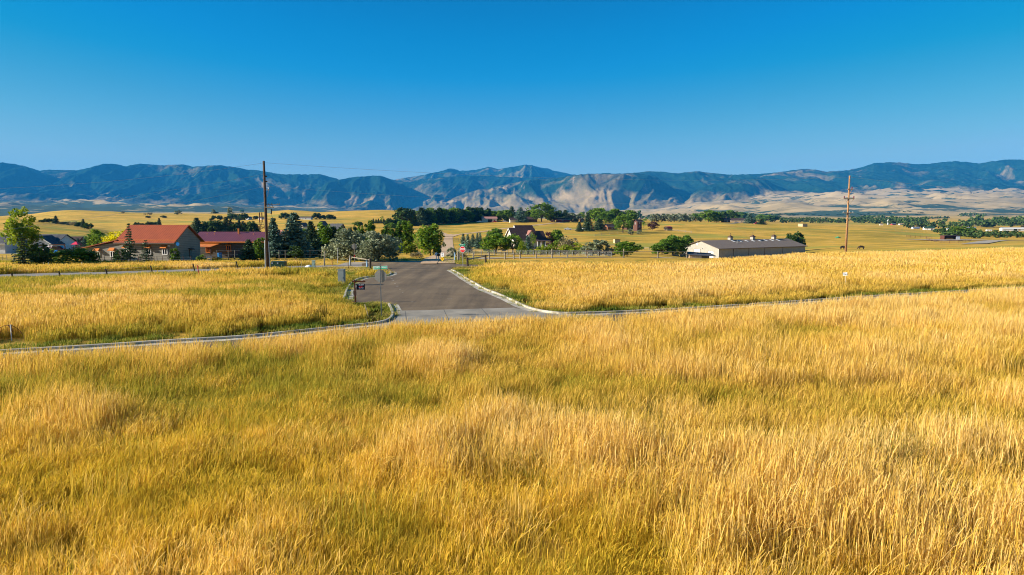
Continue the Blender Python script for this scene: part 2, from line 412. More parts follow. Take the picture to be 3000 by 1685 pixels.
def asphalt_mat():
    m, nt, b = newmat('worn_asphalt')
    geo = nt.nodes.new('ShaderNodeNewGeometry')
    n1 = noise_node(nt, .22, 6, .6, geo.outputs['Position'], .8); n2 = noise_node(nt, 30, 3, .8, geo.outputs['Position'])
    c = ramp(nt, n1.outputs[0], [(.32, (.125, .088, .052)), (.52, (.168, .120, .070)), (.72, (.215, .157, .092))])
    c2 = ramp(nt, n2.outputs[0], [(.3, (.75, .75, .75)), (.7, (1.15, 1.12, 1.08))])
    sc = nt.nodes.new('ShaderNodeMapping'); sc.inputs['Rotation'].default_value = (0, 0, .12); sc.inputs['Scale'].default_value = (1.6, .12, 1)
    nt.links.new(geo.outputs['Position'], sc.inputs[0])
    n3 = noise_node(nt, .6, 5, .6, sc.outputs[0], .4)
    c3 = ramp(nt, n3.outputs[0], [(.35, (.72, .72, .72)), (.65, (1.18, 1.16, 1.12))])
    n4 = noise_node(nt, .45, 8, .62, geo.outputs['Position'], 2.5)
    c4 = ramp(nt, n4.outputs[0], [(.488, (1, 1, 1)), (.498, (.55, .55, .55)), (.508, (1, 1, 1))])
    col = mixc(nt, 1, mixc(nt, 1, c.outputs[0], c2.outputs[0], 'MULTIPLY'), c3.outputs[0], 'MULTIPLY')
    col = mixc(nt, .85, col, c4.outputs[0], 'MULTIPLY')
    nt.links.new(col, b.inputs['Base Color']); b.inputs['Roughness'].default_value = .85; b.inputs['Specular IOR Level'].default_value = .25
    bp = nt.nodes.new('ShaderNodeBump'); bp.inputs['Strength'].default_value = .3; bp.inputs['Distance'].default_value = .01
    nt.links.new(n2.outputs[0], bp.inputs['Height']); nt.links.new(bp.outputs[0], b.inputs['Normal'])
    return m
M_ASPH = asphalt_mat()
M_PATH = plain('pale_path_asphalt', (.24, .215, .185), .9, var=.15, scale=.6)
M_CONC = plain('kerb_concrete', (.44, .39, .30), .85, var=.34, scale=1.1, bump=.3)
M_PAN = plain('pan_concrete', (.27, .235, .18), .85, var=.2, scale=.7, bump=.2)
M_DIRT = plain('packed_dirt', (.52, .34, .19), .95, var=.18, scale=.35, bump=.3)
M_GRAV = plain('pale_gravel', (.36, .30, .22), .95, var=.2, scale=.8, bump=.3)
def gl(pts): return [G(a, b_).xy for a, b_ in pts]

# right kerb line: from the county road down to the near street and away to the right
KR = smooth_line(gl([(1322,792),(1343,803),(1364,817),(1393,834),(1419,849),(1450,861),(1488,877),(1520,893),(1550,905),(1580,913),(1620,918.5),(1662,921),(1770,918.5),(1900,913),(2000,908),(2289,889),(2585,869),(3000,845),(3300,826)]), .5)
# left kerb line: county-road end, round the nose of the pull-off, and the near street corner
KL = smooth_line(gl([(1143,893),(1150,907),(1154,920),(1150,933),(1129,945),(1080,953),(1000,961),(850,977),(700,991),(516,1002),(272,1018),(0,1034),(-300,1055)]), .5)
KP = smooth_line(gl([(1011,878),(1014,868),(1020,850),(1032,832),(1050,820),(1075,814),(1105,811),(1131,809),(1147,804),(1146,799)]), .5)
def kerb(name, line, side, w=.16, h=.13, gut=.55, gutter=True):
    """kerb face toward the road; `side` = +1 if the road lies to the left of the line"""
    a = offset(line, 0); b_ = offset(line, -side * w)
    V = []; Fc = []
    jit = random.Random(4)
    for i, (p, q) in enumerate(zip(a, b_)):
        hh = h - (.05 if jit.random() < .04 else 0)
        V += [(p.x, p.y, 0.0), (p.x, p.y, hh - .02), (p.x + (q.x - p.x) * .15, p.y + (q.y - p.y) * .15, hh), (q.x, q.y, hh), (q.x, q.y, -.05)]
    for i in range(len(a) - 1):
        for k in range(4):
            f = [i * 5 + k, (i + 1) * 5 + k, (i + 1) * 5 + k + 1, i * 5 + k + 1]
            Fc.append(f if side < 0 else f[::-1])
    o = mesh_obj(name, V, Fc, M_CONC, kind='structure')
    if gutter:
        g = offset(line, side * gut)
        V = [];
        for p, q in zip(a, g): V += [(p.x, p.y, .014), (q.x, q.y, .012)]
        Fc = [[2 * i, 2 * i + 1, 2 * i + 3, 2 * i + 2] if side < 0 else [2 * i + 2, 2 * i + 3, 2 * i + 1, 2 * i] for i in range(len(a) - 1)]
        mesh_obj('gutter', V, Fc, M_CONC, kind='structure')
    return o
# orientation: KR runs away->near->right ; road is on its left-hand side?  decided by cross product below
def road_side(line, pt):
    i = len(line) // 3; t = line[i + 1] - line[i]; d = Vector(pt[:2]) - line[i]
    return 1 if t.x * d.y - t.y * d.x > 0 else -1
kerb('kerb', KR, road_side(KR, G(1300, 860)))
kerb('kerb', KL, 1 if road_side(KL, G(1300, 1000)) > 0 else -1)
kerb('kerb', KP, road_side(KP, G(1130, 850)))
# near street far side limit and the connecting road
street_dir = (G(3000, 845).xy - G(1700, 921).xy).normalized()
nrm = Vector((street_dir.y, -street_dir.x))
W_ST = 7.4
far_line = [p for p in reversed(KL)] + [p for p in KR[8:]]
j0 = G(1146, 799).xy
conn = [G(1146, 799).xy] + [p for p in reversed(KP)] + gl([(1040,886),(1100,889)]) + [p for p in KL] 
near_edge = [KL[-1] + nrm * W_ST, KR[-1] + nrm * W_ST]
outline = list(reversed(near_edge)) + []
poly = [KR[-1] + nrm * W_ST] + list(reversed(KR)) + gl([(1180,790)]) + conn + [KL[-1] + nrm * W_ST]
poly_sheet('asphalt_road', poly, .006, M_ASPH)
# concrete valley pan across the mouth
pan = gl([(1143,905),(1180,911),(1340,907),(1506,902),(1560,914),(1662,925),(1800,925),(1700,932),(1560,937),(1400,944),(1250,952),(1140,962),(1060,967),(1129,948),(1150,936),(1154,922)])
poly_sheet('concrete_pan', pan, .018, M_PAN)
M_SEAM = plain('seam', (.13, .12, .10), .9)
def strip(name, pts, w, z, mat, kind='structure', follow=False, dz=.02):
    line = smooth_line(pts, 1.0 if not follow else 3.0)
    a = offset(line, w / 2); b_ = offset(line, -w / 2)
    V = []
    for p, q in zip(a, b_):
        if follow: V += [(p.x, p.y, tz(p.x, p.y) + dz), (q.x, q.y, tz(q.x, q.y) + dz)]
        else: V += [(p.x, p.y, z), (q.x, q.y, z)]
    Fc = [[2 * i, 2 * i + 1, 2 * i + 3, 2 * i + 2] for i in range(len(line) - 1)]
    return mesh_obj(name, V, Fc, mat, kind=kind)
for a_, b__ in (((1300,908),(1320,950)), ((1410,904),(1440,938)), ((1187,913),(1192,948))):
    strip('pan_joint', gl([a_, ((a_[0]+b__[0])/2,(a_[1]+b__[1])/2), b__]), .05, .022, M_SEAM)
# county road: gravel shoulder, asphalt on top, narrowing to a path on the left
poly_sheet('gravel_shoulder', gl([(985,779),(1010,770),(1090,765.5),(1200,764.5),(1260,765),(1292,768),(1290,774),(1080,783),(985,781)]), .010, M_GRAV)
cr_top = gl([(1060,772.5),(1088,768.5),(1180,767.5),(1280,768.5),(1300,771),(1357,774.5),(1400,776),(1600,777),(2100,779)])
cr_bot = gl([(2100,786),(1600,784),(1400,783.5),(1341,782.5),(1322,786),(1325,792),(1240,793),(1146,799),(1131,797.5),(1118,788),(1100,783),(1060,779)])
poly_sheet('county_road', cr_top + cr_bot, .014, M_ASPH)
poly_sheet('path', gl([(-400,818),(0,804),(300,797),(600,788),(780,782.5),(960,777.5),(1060,773.5),(1060,779),(960,783),(780,789),(600,796),(300,803.5),(0,813),(-400,829)]), .012, M_PATH)
# the ground point seen at a pixel, beyond the flat part
_DS = np.exp(np.linspace(math.log(60), math.log(4000), 1600))
def S(px, py, lo=90, hi=4000):
    x = (px - W0 / 2) / F * _DS * 1.003
    z = terrain(x, _DS)
    v = (z - CAMH) / _DS
    pyy = H0 / 2 - F * (v * cp_ + sp_) / (cp_ - v * sp_)
    m = (_DS >= lo) & (_DS <= hi)
    d = _DS[m]; q = pyy[m] - py
    k = np.where(q <= 0)[0]
    D = d[k[0]] if len(k) else d[np.argmin(np.abs(q))]
    return TP(px, float(D))
# dirt tracks on the meadow
TRACK = [TP(1282, 89).xy, TP(1288, 98).xy, TP(1297, 112).xy, TP(1304, 140).xy, TP(1307, 175).xy, TP(1310, 220).xy, TP(1313, 300).xy, TP(1316, 400).xy, TP(1317, 430).xy]
strip('dirt_track', TRACK, 4.4, 0, M_DIRT, follow=True, dz=.08)
strip('dirt_track', [S(1318, 694).xy, S(1335, 689).xy, S(1358, 686).xy, S(1445, 675).xy, S(1508, 667).xy, S(1605, 656).xy, S(1650, 652).xy], 4.6, 0, M_DIRT, follow=True, dz=.16)
strip('dirt_track', [S(1316, 694).xy, S(1302, 687).xy, S(1285, 681).xy, S(1243, 673).xy, S(1212, 672).xy, S(1180, 669).xy], 4.6, 0, M_DIRT, follow=True, dz=.22)
strip('gravel_lane', [TP(1370, 100).xy, TP(1450, 103).xy, TP(1600, 106).xy, TP(1800, 112).xy, TP(1930, 130).xy, TP(2020, 190).xy, TP(2060, 235).xy], 5.0, 0, M_GRAV, follow=True, dz=.07)
strip('mailbox_driveway', [TP(1258, 88).xy, TP(1262, 93).xy, TP(1272, 99).xy, TP(1290, 108).xy], 2.0, 0, M_DIRT, follow=True, dz=.12)
strip('gravel_lane', [TP(-250, 165).xy, TP(0, 172).xy, TP(120, 176).xy, TP(230, 172).xy], 9.0, 0, M_GRAV, follow=True, dz=.05)
strip('country_lane', [S(2845, 716, 200).xy, S(2880, 710, 250).xy, S(2910, 706, 300).xy, S(2950, 705, 300).xy, S(3050, 705, 300).xy, S(3300, 706, 300).xy], 10.0, 0, M_GRAV, follow=True, dz=.3)
strip('country_lane', [S(2120, 655, 400).xy, S(2150, 654, 400).xy, S(2190, 652, 400).xy], 6.0, 0, M_GRAV, follow=True, dz=.3)
strip('country_lane', [S(1655, 674, 300).xy, S(1700, 674, 300).xy, S(1770, 673.5, 300).xy], 4.0, 0, M_GRAV, follow=True, dz=.3)
strip('corral_dirt', [S(2700, 705, 250).xy, S(2760, 704, 250).xy, S(2850, 703, 250).xy], 26.0, 0, M_GRAV, follow=True, dz=.25)
M_SCAR = plain('bare_strip', (.45, .31, .17), .95, var=.25, scale=.8, bump=.3)
strip('bare_strip', gl([(-300,860),(0,848),(250,842),(460,831),(620,826),(760,812),(900,806)]), .9, .03, M_SCAR)

# ------------------------------------------------------------------ grass
def inside(poly, x, y):
    r = np.zeros(x.shape, bool); n = len(poly); j = n - 1
    for i in range(n):
        xi, yi = poly[i][0], poly[i][1]; xj, yj = poly[j][0], poly[j][1]
        c = ((yi > y) != (yj > y)) & (x < (xj - xi) * (y - yi) / ((yj - yi) or 1e-9) + xi)
        r ^= c; j = i
    return r
def near_seg(line, x, y, w):
    d = np.full(x.shape, 1e9)
    for i in range(len(line) - 1):
        ax, ay = line[i][0], line[i][1]; bx, by = line[i + 1][0], line[i + 1][1]
        L = (bx - ax) ** 2 + (by - ay) ** 2 + 1e-9
        t = np.clip(((x - ax) * (bx - ax) + (y - ay) * (by - ay)) / L, 0, 1)
        d = np.minimum(d, np.hypot(x - ax - t * (bx - ax), y - ay - t * (by - ay)))
    return d
def grass_mat(name, stops, low, transl=.35):
    """stops: golden colours picked by broad patches; low: colour of the blade's foot (green leaves under the straw)"""
    m, nt, b = newmat(name)
    oi = nt.nodes.new('ShaderNodeObjectInfo')
    at = nt.nodes.new('ShaderNodeAttribute'); at.attribute_type = 'INSTANCER'; at.attribute_name = 'tone'
    ab = nt.nodes.new('ShaderNodeAttribute'); ab.attribute_name = 'blade'
    sp = nt.nodes.new('ShaderNodeSeparateColor'); nt.links.new(ab.outputs['Color'], sp.inputs[0])
    ad = nt.nodes.new('ShaderNodeMath'); ad.operation = 'MULTIPLY_ADD'; ad.inputs[1].default_value = .46
    nt.links.new(sp.outputs[1], ad.inputs[0])
    a2 = nt.nodes.new('ShaderNodeMath'); a2.operation = 'MULTIPLY_ADD'; a2.inputs[1].default_value = .78
    nt.links.new(at.outputs['Fac'], a2.inputs[0]); a2.inputs[2].default_value = -.12
    nt.links.new(a2.outputs[0], ad.inputs[2])
    top = ramp(nt, ad.outputs[0], stops)
    hr = ramp(nt, sp.outputs[0], [(.12, (1, 1, 1)), (.6, (0, 0, 0))])
    # green feet fade out where the tone is dry
    col = mixc(nt, hr.outputs[0], top.outputs[0], low)
    nt.links.new(col, b.inputs['Base Color']); b.inputs['Roughness'].default_value = .7
    b.inputs['Specular IOR Level'].default_value = .15
    tr = nt.nodes.new('ShaderNodeBsdfTranslucent'); nt.links.new(col, tr.inputs[0])
    mx = nt.nodes.new('ShaderNodeMixShader'); mx.inputs[0].default_value = transl
    out = nt.nodes['Material Output']
    nt.links.new(b.outputs[0], mx.inputs[1]); nt.links.new(tr.outputs[0], mx.inputs[2]); nt.links.new(mx.outputs[0], out.inputs[0])
    return m
def tuft(name, mat, n, h, w, rad, lean, heads, seed, droop=.25, hvar=.35):
    rg = np.random.RandomState(seed); V = []; Fc = []; col = []
    wind = .12
    for k in range(n):
        a = rg.uniform(0, 2 * math.pi); r = rad * math.sqrt(rg.uniform())
        bx, by = r * math.cos(a), r * math.sin(a)
        hh = h * (1 - hvar + 1.3 * hvar * rg.uniform()); ww = w * rg.uniform(.6, 1.3)
        la = rg.uniform(0, 2 * math.pi); ll = lean * abs(rg.normal()) * hh
        dx, dy = ll * math.cos(la) + wind * hh * rg.uniform(.2, 1), ll * math.sin(la)
        f = rg.uniform(0, math.pi); cx, cy = math.cos(f) * ww / 2, math.sin(f) * ww / 2
        tone = rg.uniform()
        ts = [0, .45, .8, 1.0]; i0 = len(V)
        for t in ts:
            s = (1 - t) * .9 + .1 if t < 1 else .1
            if heads and t == .8: s = 1.35
            if heads and t == 1.0: s = .7
            px_, py_ = bx + dx * t ** 2, by + dy * t ** 2; pz = hh * (t - droop * t ** 4 * .5)
            V += [(px_ - cx * s, py_ - cy * s, pz), (px_ + cx * s, py_ + cy * s, pz)]
            col += [(t, tone, 0, 1)] * 2
        for q in range(3): Fc.append([i0 + 2 * q, i0 + 2 * q + 1, i0 + 2 * q + 3, i0 + 2 * q + 2])
    me = bpy.data.meshes.new(name); me.from_pydata(V, [], Fc); me.materials.append(mat)
    ca = me.color_attributes.new('blade', 'FLOAT_COLOR', 'POINT'); ca.data.foreach_set('color', np.array(col, np.float32).ravel())
    return bpy.data.objects.new(name, me)
STR = [(.10, (.32, .29, .025)), (.30, (.58, .40, .045)), (.52, (.76, .48, .075)), (.74, (.84, .57, .16)), (.95, (.88, .64, .25))]
M_TALL = grass_mat('tall_straw_grass', STR, (.34, .27, .022), .42)
M_FINE = grass_mat('fine_meadow_grass', [(.10, (.34, .29, .02)), (.35, (.62, .43, .03)), (.6, (.80, .50, .05)), (.9, (.92, .64, .17))], (.36, .30, .02), .42)
M_GREEN = grass_mat('green_verge_grass', [(.1, (.09, .15, .014)), (.4, (.20, .25, .02)), (.62, (.44, .36, .05)), (.85, (.72, .52, .16))], (.12, .14, .018))
def proto_set(tag, sets):
    col = bpy.data.collections.new(tag)
    for o in sets: col.objects.link(o)
    return col
def scatter(name, label, X, Y, tone, scale, hs, kindidx, col, nk, seed):
    rg = np.random.RandomState(seed); n = len(X)
    me = bpy.data.meshes.new(name); me.vertices.add(n)
    Z = terrain(X, Y) - .02
    me.vertices.foreach_set('co', np.stack([X, Y, Z], 1).astype(np.float32).ravel())
    def fa(nm, arr, t='FLOAT'):
        a = me.attributes.new(nm, t, 'POINT'); a.data.foreach_set('value', arr)
    fa('tone', np.clip(tone, 0, 1).astype(np.float32)); fa('pick', kindidx.astype(np.int32), 'INT')
    a = me.attributes.new('sc', 'FLOAT_VECTOR', 'POINT'); a.data.foreach_set('vector', np.stack([scale, scale, hs], 1).astype(np.float32).ravel())
    a = me.attributes.new('ro', 'FLOAT_VECTOR', 'POINT'); a.data.foreach_set('vector', np.stack([rg.normal(0, .06, n), rg.normal(0, .06, n), rg.uniform(-1.0, 1.0, n)], 1).astype(np.float32).ravel())
    o = bpy.data.objects.new(name, me); C.objects.link(o); o['kind'] = 'stuff'; o['label'] = label; o['category'] = 'grass'
    ng = bpy.data.node_groups.new(name, 'GeometryNodeTree')
    ng.interface.new_socket('Geometry', in_out='INPUT', socket_type='NodeSocketGeometry')
    ng.interface.new_socket('Geometry', in_out='OUTPUT', socket_type='NodeSocketGeometry')
    N = ng.nodes; L = ng.links
    gi = N.new('NodeGroupInput'); go = N.new('NodeGroupOutput')
    ip = N.new('GeometryNodeInstanceOnPoints'); ci = N.new('GeometryNodeCollectionInfo')
    ci.inputs['Collection'].default_value = col; ci.inputs['Separate Children'].default_value = True; ci.inputs['Reset Children'].default_value = True
    def na(nm, dt):
        a = N.new('GeometryNodeInputNamedAttribute'); a.data_type = dt; a.inputs['Name'].default_value = nm; return a
    p = na('pick', 'INT'); s = na('sc', 'FLOAT_VECTOR'); r = na('ro', 'FLOAT_VECTOR')
    L.new(gi.outputs[0], ip.inputs['Points']); L.new(ci.outputs[0], ip.inputs['Instance'])
    ip.inputs['Pick Instance'].default_value = True
    L.new(p.outputs[0], ip.inputs['Instance Index']); L.new(s.outputs[0], ip.inputs['Scale'])
    er = N.new('FunctionNodeEulerToRotation'); L.new(r.outputs[0], er.inputs[0]); L.new(er.outputs[0], ip.inputs['Rotation'])
    L.new(ip.outputs[0], go.inputs[0])
    md = o.modifiers.new('tufts', 'NODES'); md.node_group = ng
    return o
KEEP_OFF = [[(p[0], p[1]) for p in poly], [(p[0], p[1]) for p in (cr_top + cr_bot)],
            [(p[0], p[1]) for p in gl([(985,779),(1010,770),(1090,765.5),(1200,764.5),(1260,765),(1292,768),(1290,774),(1080,783),(985,781)])],
            [(p[0], p[1]) for p in gl([(-400,818),(0,804),(300,797),(600,788),(780,782.5),(960,777.5),(1060,773.5),(1060,779),(960,783),(780,789),(600,796),(300,803.5),(0,813),(-400,829)])]]
def sample(density, y0, y1, umax, seed):
    rg = np.random.RandomState(seed)
    W_ = umax * y1 + 9; n = int(2 * W_ * (y1 - y0) * density)
    Y = rg.uniform(y0, y1, n); X = rg.uniform(-W_, W_, n); k = np.abs(X) < umax * Y + 9
    X, Y = X[k], Y[k]
    return X, Y
def far_street_y(x):     # depth of the far kerb of the near street
    a = np.array([list(q) for q in gl([(-300,1055),(0,1034),(272,1018),(516,1002),(700,991),(850,977),(1000,961),(1129,945),(1350,930),(1550,922),(1662,921),(1770,918.5),(1900,913),(2000,908),(2289,889),(2585,869),(3000,845),(3300,826)])]); a = a[np.argsort(a[:, 0])]
    return np.interp(x, a[:, 0], a[:, 1])
def build_grass():
    tallN = proto_set('tall near', [tuft('tuft_%d' % k, M_TALL, 60, 1.05, .0085, .50, .13, True, 10 + k) for k in range(5)] + [tuft('tuft_5', M_TALL, 18, 1.2, .011, .5, .5, True, 16, .5), tuft('tuft_6', M_GREEN, 56, .62, .016, .45, .32, False, 17, .3), tuft('tuft_7', M_TALL, 46, .8, .012, .45, .30, True, 18, .6)])
    fineN = proto_set('fine near', [tuft('fine_%d' % k, M_FINE, 74, .66, .0085, .42, .22, k % 2 == 0, 30 + k, .4) for k in range(5)])
    tallM = proto_set('tall mid', [tuft('mid_%d' % k, M_TALL, 66, 1.05, .0145, .55, .10, True, 50 + k) for k in range(4)])
    greenM = proto_set('green mid', [tuft('low_%d' % k, M_GREEN, 46, .42, .026, .36, .3, False, 70 + k, .4) for k in range(4)])
    tallF = proto_set('tall far', [tuft('far_%d' % k, M_TALL, 60, 1.0, .028, .85, .08, True, 90 + k) for k in range(4)])
    rg = np.random.RandomState(2)
    def patches(X, Y): 
        a = fbm(X / 9., Y / 9., 4, 21); b = fbm(X / 2.2, Y / 2.2, 3, 22)
        return a, b
    fy = lambda X: far_street_y(X)
    # --- foreground field
    X, Y = sample(8.5, 5.0, 52, .92, 1)
    lim = fy(X) - W_ST / .92 - .2
    keep = (Y < lim)
    X, Y = X[keep], Y[keep]; a, b = patches(X, Y)
    S = X / Y * F + 1500
    right = sstep(-.15, .35, X / Y)
    tallness = sstep(13.2, 20, Y + right * 7 + (a - .5) * 14)
    tall = rg.uniform(0, 1, len(X)) < np.clip(tallness, .04, 1)
    gp = sstep(.52, .62, fbm(X / 4.5, Y / 6., 3, 33) + .05 * (1 - right))
    tone = .46 + (a - .5) * 1.0 + (b - .5) * .6 + right * .18 + sstep(20, 30, Y) * .12 - gp * .30
    band = np.exp(-((Y - (19.5 - 3.5 * right) - 5 * (a - .5)) / 1.9) ** 2) * sstep(.34, .52, fbm(X / 5., Y / 3., 3, 35))
    pit = np.zeros_like(X)
    for (px_, py_, pr_) in ((4.0, 20.0, 1.3), (6.2, 16.2, 1.1), (-3.6, 21.5, 1.6), (8.5, 23.0, .9), (-9.0, 19.5, 1.5), (1.0, 23.5, 1.0), (11.0, 19.0, 1.0)):
        pit = np.maximum(pit, np.exp(-(((X - px_) / (pr_ * 1.6)) ** 2 + ((Y - py_) / pr_) ** 2)))
    gp = np.clip(np.maximum(gp, np.maximum(band * .9, pit * 1.3)), 0, 1.25)
    tone = np.minimum(tone, .74) - band * .20 - pit * .25 + .10 * sstep(22, 27, Y)
    t = tall
    n = t.sum()
    hs = rg.uniform(.92, 1.12, n) * (1.0 + .25 * (b[t] - .4)) * (1 - .38 * gp[t] * sstep(2, 9, lim[keep][t] - Y[t])) * (1 + .10 * right[t])
    kk = rg.randint(0, 5, n); q = rg.uniform(0, 1, n); g3 = fbm(X[t] / 3.2, Y[t] / 3.2, 3, 91)
    q = q - .35 * np.clip(pit[t], 0, 1) * (q > .2); kk = np.where(q < .09, 5, np.where(q < .09 + .30 * sstep(.56, .66, g3), 6, np.where(q > .90 - .4 * sstep(.50, .38, g3), 7, kk)))
    scatter('tall_grass', 'tall dry golden grass with seed heads filling the foreground field', X[t], Y[t], tone[t] + .25 * (g3 - .5), rg.uniform(.8, 1.2, n), hs, kk, tallN, 5, 3)
    Xf, Yf = sample(11, 4.0, 30, .95, 5)
    af, bf = patches(Xf, Yf); rf = sstep(-.15, .35, Xf / Yf)
    kp = (sstep(15, 24, Yf + rf * 7 + (af - .5) * 14) < rg.uniform(0, 1, len(Xf))) & (Yf < fy(Xf) - W_ST / .92 - .2)
    Xf, Yf, af, bf, rf = Xf[kp], Yf[kp], af[kp], bf[kp], rf[kp]
    n = len(Xf)
    tf = .62 + (af - .5) * 1.5 + (bf - .5) * .9 + rf * .10
    scatter('fine_grass', 'fine wispy olive and gold grass closest to the viewer', Xf, Yf, tf, rg.uniform(.8, 1.3, n), rg.uniform(.7, 1.15, n) * (.7 + .6 * bf), rg.randint(0, 5, n), fineN, 5, 7)
    # --- fields beyond the street
    X, Y = sample(3.6, 30, 118, 1.0, 11)
    S = X / Y * F + 1500
    k = Y > fy(X) + .5
    for pg in KEEP_OFF: k &= ~inside(pg, X, Y)
    X, Y, S = X[k], Y[k], S[k]; a, b = patches(X, Y)
    dR = near_seg([(p.x, p.y) for p in KR[::3]], X, Y, 2)
    dL = near_seg([(p.x, p.y) for p in KL[::3]] , X, Y, 2)
    dP = near_seg([(p.x, p.y) for p in KP[::2]] , X, Y, 2)
    dK = np.minimum(np.minimum(dR, dL), dP)
    # outlines of the mown / bare parts, surveyed
    mown_left = [(p.x, p.y) for p in gl([(-600,840),(0,842),(300,832),(600,815),(700,806),(800,806),(1000,812),(1010,830),(1000,850),(985,905),(1160,940),(1165,890),(1040,884),(1000,870),(1060,806),(1130,800),(1130,770),(960,776),(780,781),(600,787),(300,796),(0,803),(-600,825)])]
    mown_mid = [(p.x, p.y) for p in gl([(1325,792),(1352,785),(1420,783),(1530,770),(1600,762),(1700,754),(2000,752),(2000,740),(1290,740),(1290,770),(1330,777)])]
    front_y = np.where(S < 1400, 700., np.interp(S, [1400, 2000, 2100, 2350, 2500, 3000], [78, 80, 87, 100, 105, 118]) + 4 * (fbm(X / 6., Y / 6., 2, 46) - .5))
    mown = inside(mown_left, X, Y) | inside(mown_mid, X, Y)
    strip_n = dK < np.where(dR < dL, 1.1, 1.9) + 1.6 * (fbm(X / 3., Y / 3., 2, 44) - .5) * 2
    tallok = (~mown) & (~strip_n) & (Y < front_y)
    tallok &= ~((S > 0) & (S < 1300) & (Y > 62 + 0 * Y) & (Y < 69) & (S < 900) & (fbm(X / 3, Y / 3, 2, 9) > .45))
    t = tallok; n = t.sum()
    far = Y > 64
    greenband = sstep(.50, .60, fbm(X / 10., Y / 4., 3, 55))
    lefty = sstep(1500, 1200, S)
    tone = .60 + (a - .5) * .6 + (b - .5) * .35 - lefty * .05 - greenband * lefty * sstep(42, 48, Y) * .5 + .08 * (1 - lefty) - .30 * sstep(5.0, 2.0, dK)
    tallok &= ~((S > 900) & (S < 1400) & (Y > 74)) & ~((S < 900) & (Y > 88))
    for (ex_, ey_, er_) in ((-24.3, 32.4, 1.3), (28.0, 57.0, 1.2), (-19.9, 43.2, .9)): tallok &= np.hypot(X - ex_, Y - ey_) > er_
    t = tallok
    edge = sstep(1.5, 5, dK)
    for nm, lab, msk, colc, seed in (('tall_grass', 'tall golden grass in the fields just beyond the near street', t & ~far, tallM, 61), ('tall_grass', 'tall straw coloured grass at the far side of the fields', t & far, tallF, 62)):
        mm = msk & (rg.uniform(0, 1, len(X)) < np.where(far, .75, 1.0)); n = mm.sum()
        h = rg.uniform(.85, 1.12, n) * (.55 + .45 * edge[mm]) * (.9 + .2 * b[mm]) * np.where((S[mm] < 1000) & (Y[mm] > 74), .62, 1.0)
        scatter(nm, lab, X[mm], Y[mm], tone[mm], rg.uniform(.8, 1.25, n), h, rg.randint(0, 4, n), colc, 4, seed)
    # dry grass and weeds spilling over the kerbs
    kr = random.Random(12); ex = []
    for ln_ in (KR, KL, KP):
        for p_ in ln_:
            if p_.x > -30 and kr.random() < .55: ex.append((p_.x + kr.gauss(0, .22), p_.y + kr.gauss(0, .22)))
    ex = np.array(ex); n = len(ex)
    scatter('kerb_weeds', 'dry tufts and weeds spilling over the kerb edges', ex[:, 0], ex[:, 1], rg.uniform(.2, 1, n), rg.uniform(.35, .8, n), rg.uniform(.3, .7, n), rg.randint(0, 4, n), greenM, 4, 75)
    # green and short stuff
    lw = (strip_n | mown | (rg.uniform(0, 1, len(X)) < .10)) & (Y < 112)
    off = (S > 1320) & (Y > np.maximum(96, front_y + 3))
    lw &= ~off
    n = lw.sum()
    tn = np.where(strip_n[lw], .36 + 1.3 * (b[lw] - .42), .68 + 1.3 * (a[lw] - .5) + .7 * (b[lw] - .5))
    scatter('verge_grass', 'short green and yellow grass along the kerbs and mown verges', X[lw], Y[lw], tn, rg.uniform(.8, 1.6, n), rg.uniform(.35, .95, n) * np.where(strip_n[lw], 1.0, .7), rg.randint(0, 4, n), greenM, 4, 71)
build_grass()
# worn pale marks left on the asphalt beside the pull off
M_WORN = plain('worn_pale_marks', (.36, .31, .24), .9, var=.3, scale=4)
for k, (px, py, w, h) in enumerate(((1155,801,8,2.2),(1150,809,7,2.4),(1148,816,9,2.6),(1152,823,10,2.8),(1157,831,8,3),(1164,839,9,3),(1172,848,7,3),(1180,857,6,2.5),(1318,875,22,1.2),(1208,885,8,1.5),(1290,862,7,1.2))):
    rr = random.Random(k); c_ = G(px, py); m_ = c_.y / F
    poly_sheet('worn_mark', [(c_.x + w * m_ * .5 * math.cos(a) * rr.uniform(.6, 1.1), c_.y + h * m_ * 5 * .5 * math.sin(a) * rr.uniform(.6, 1.1)) for a in [i * math.pi / 5 for i in range(10)]], .0165, M_WORN)

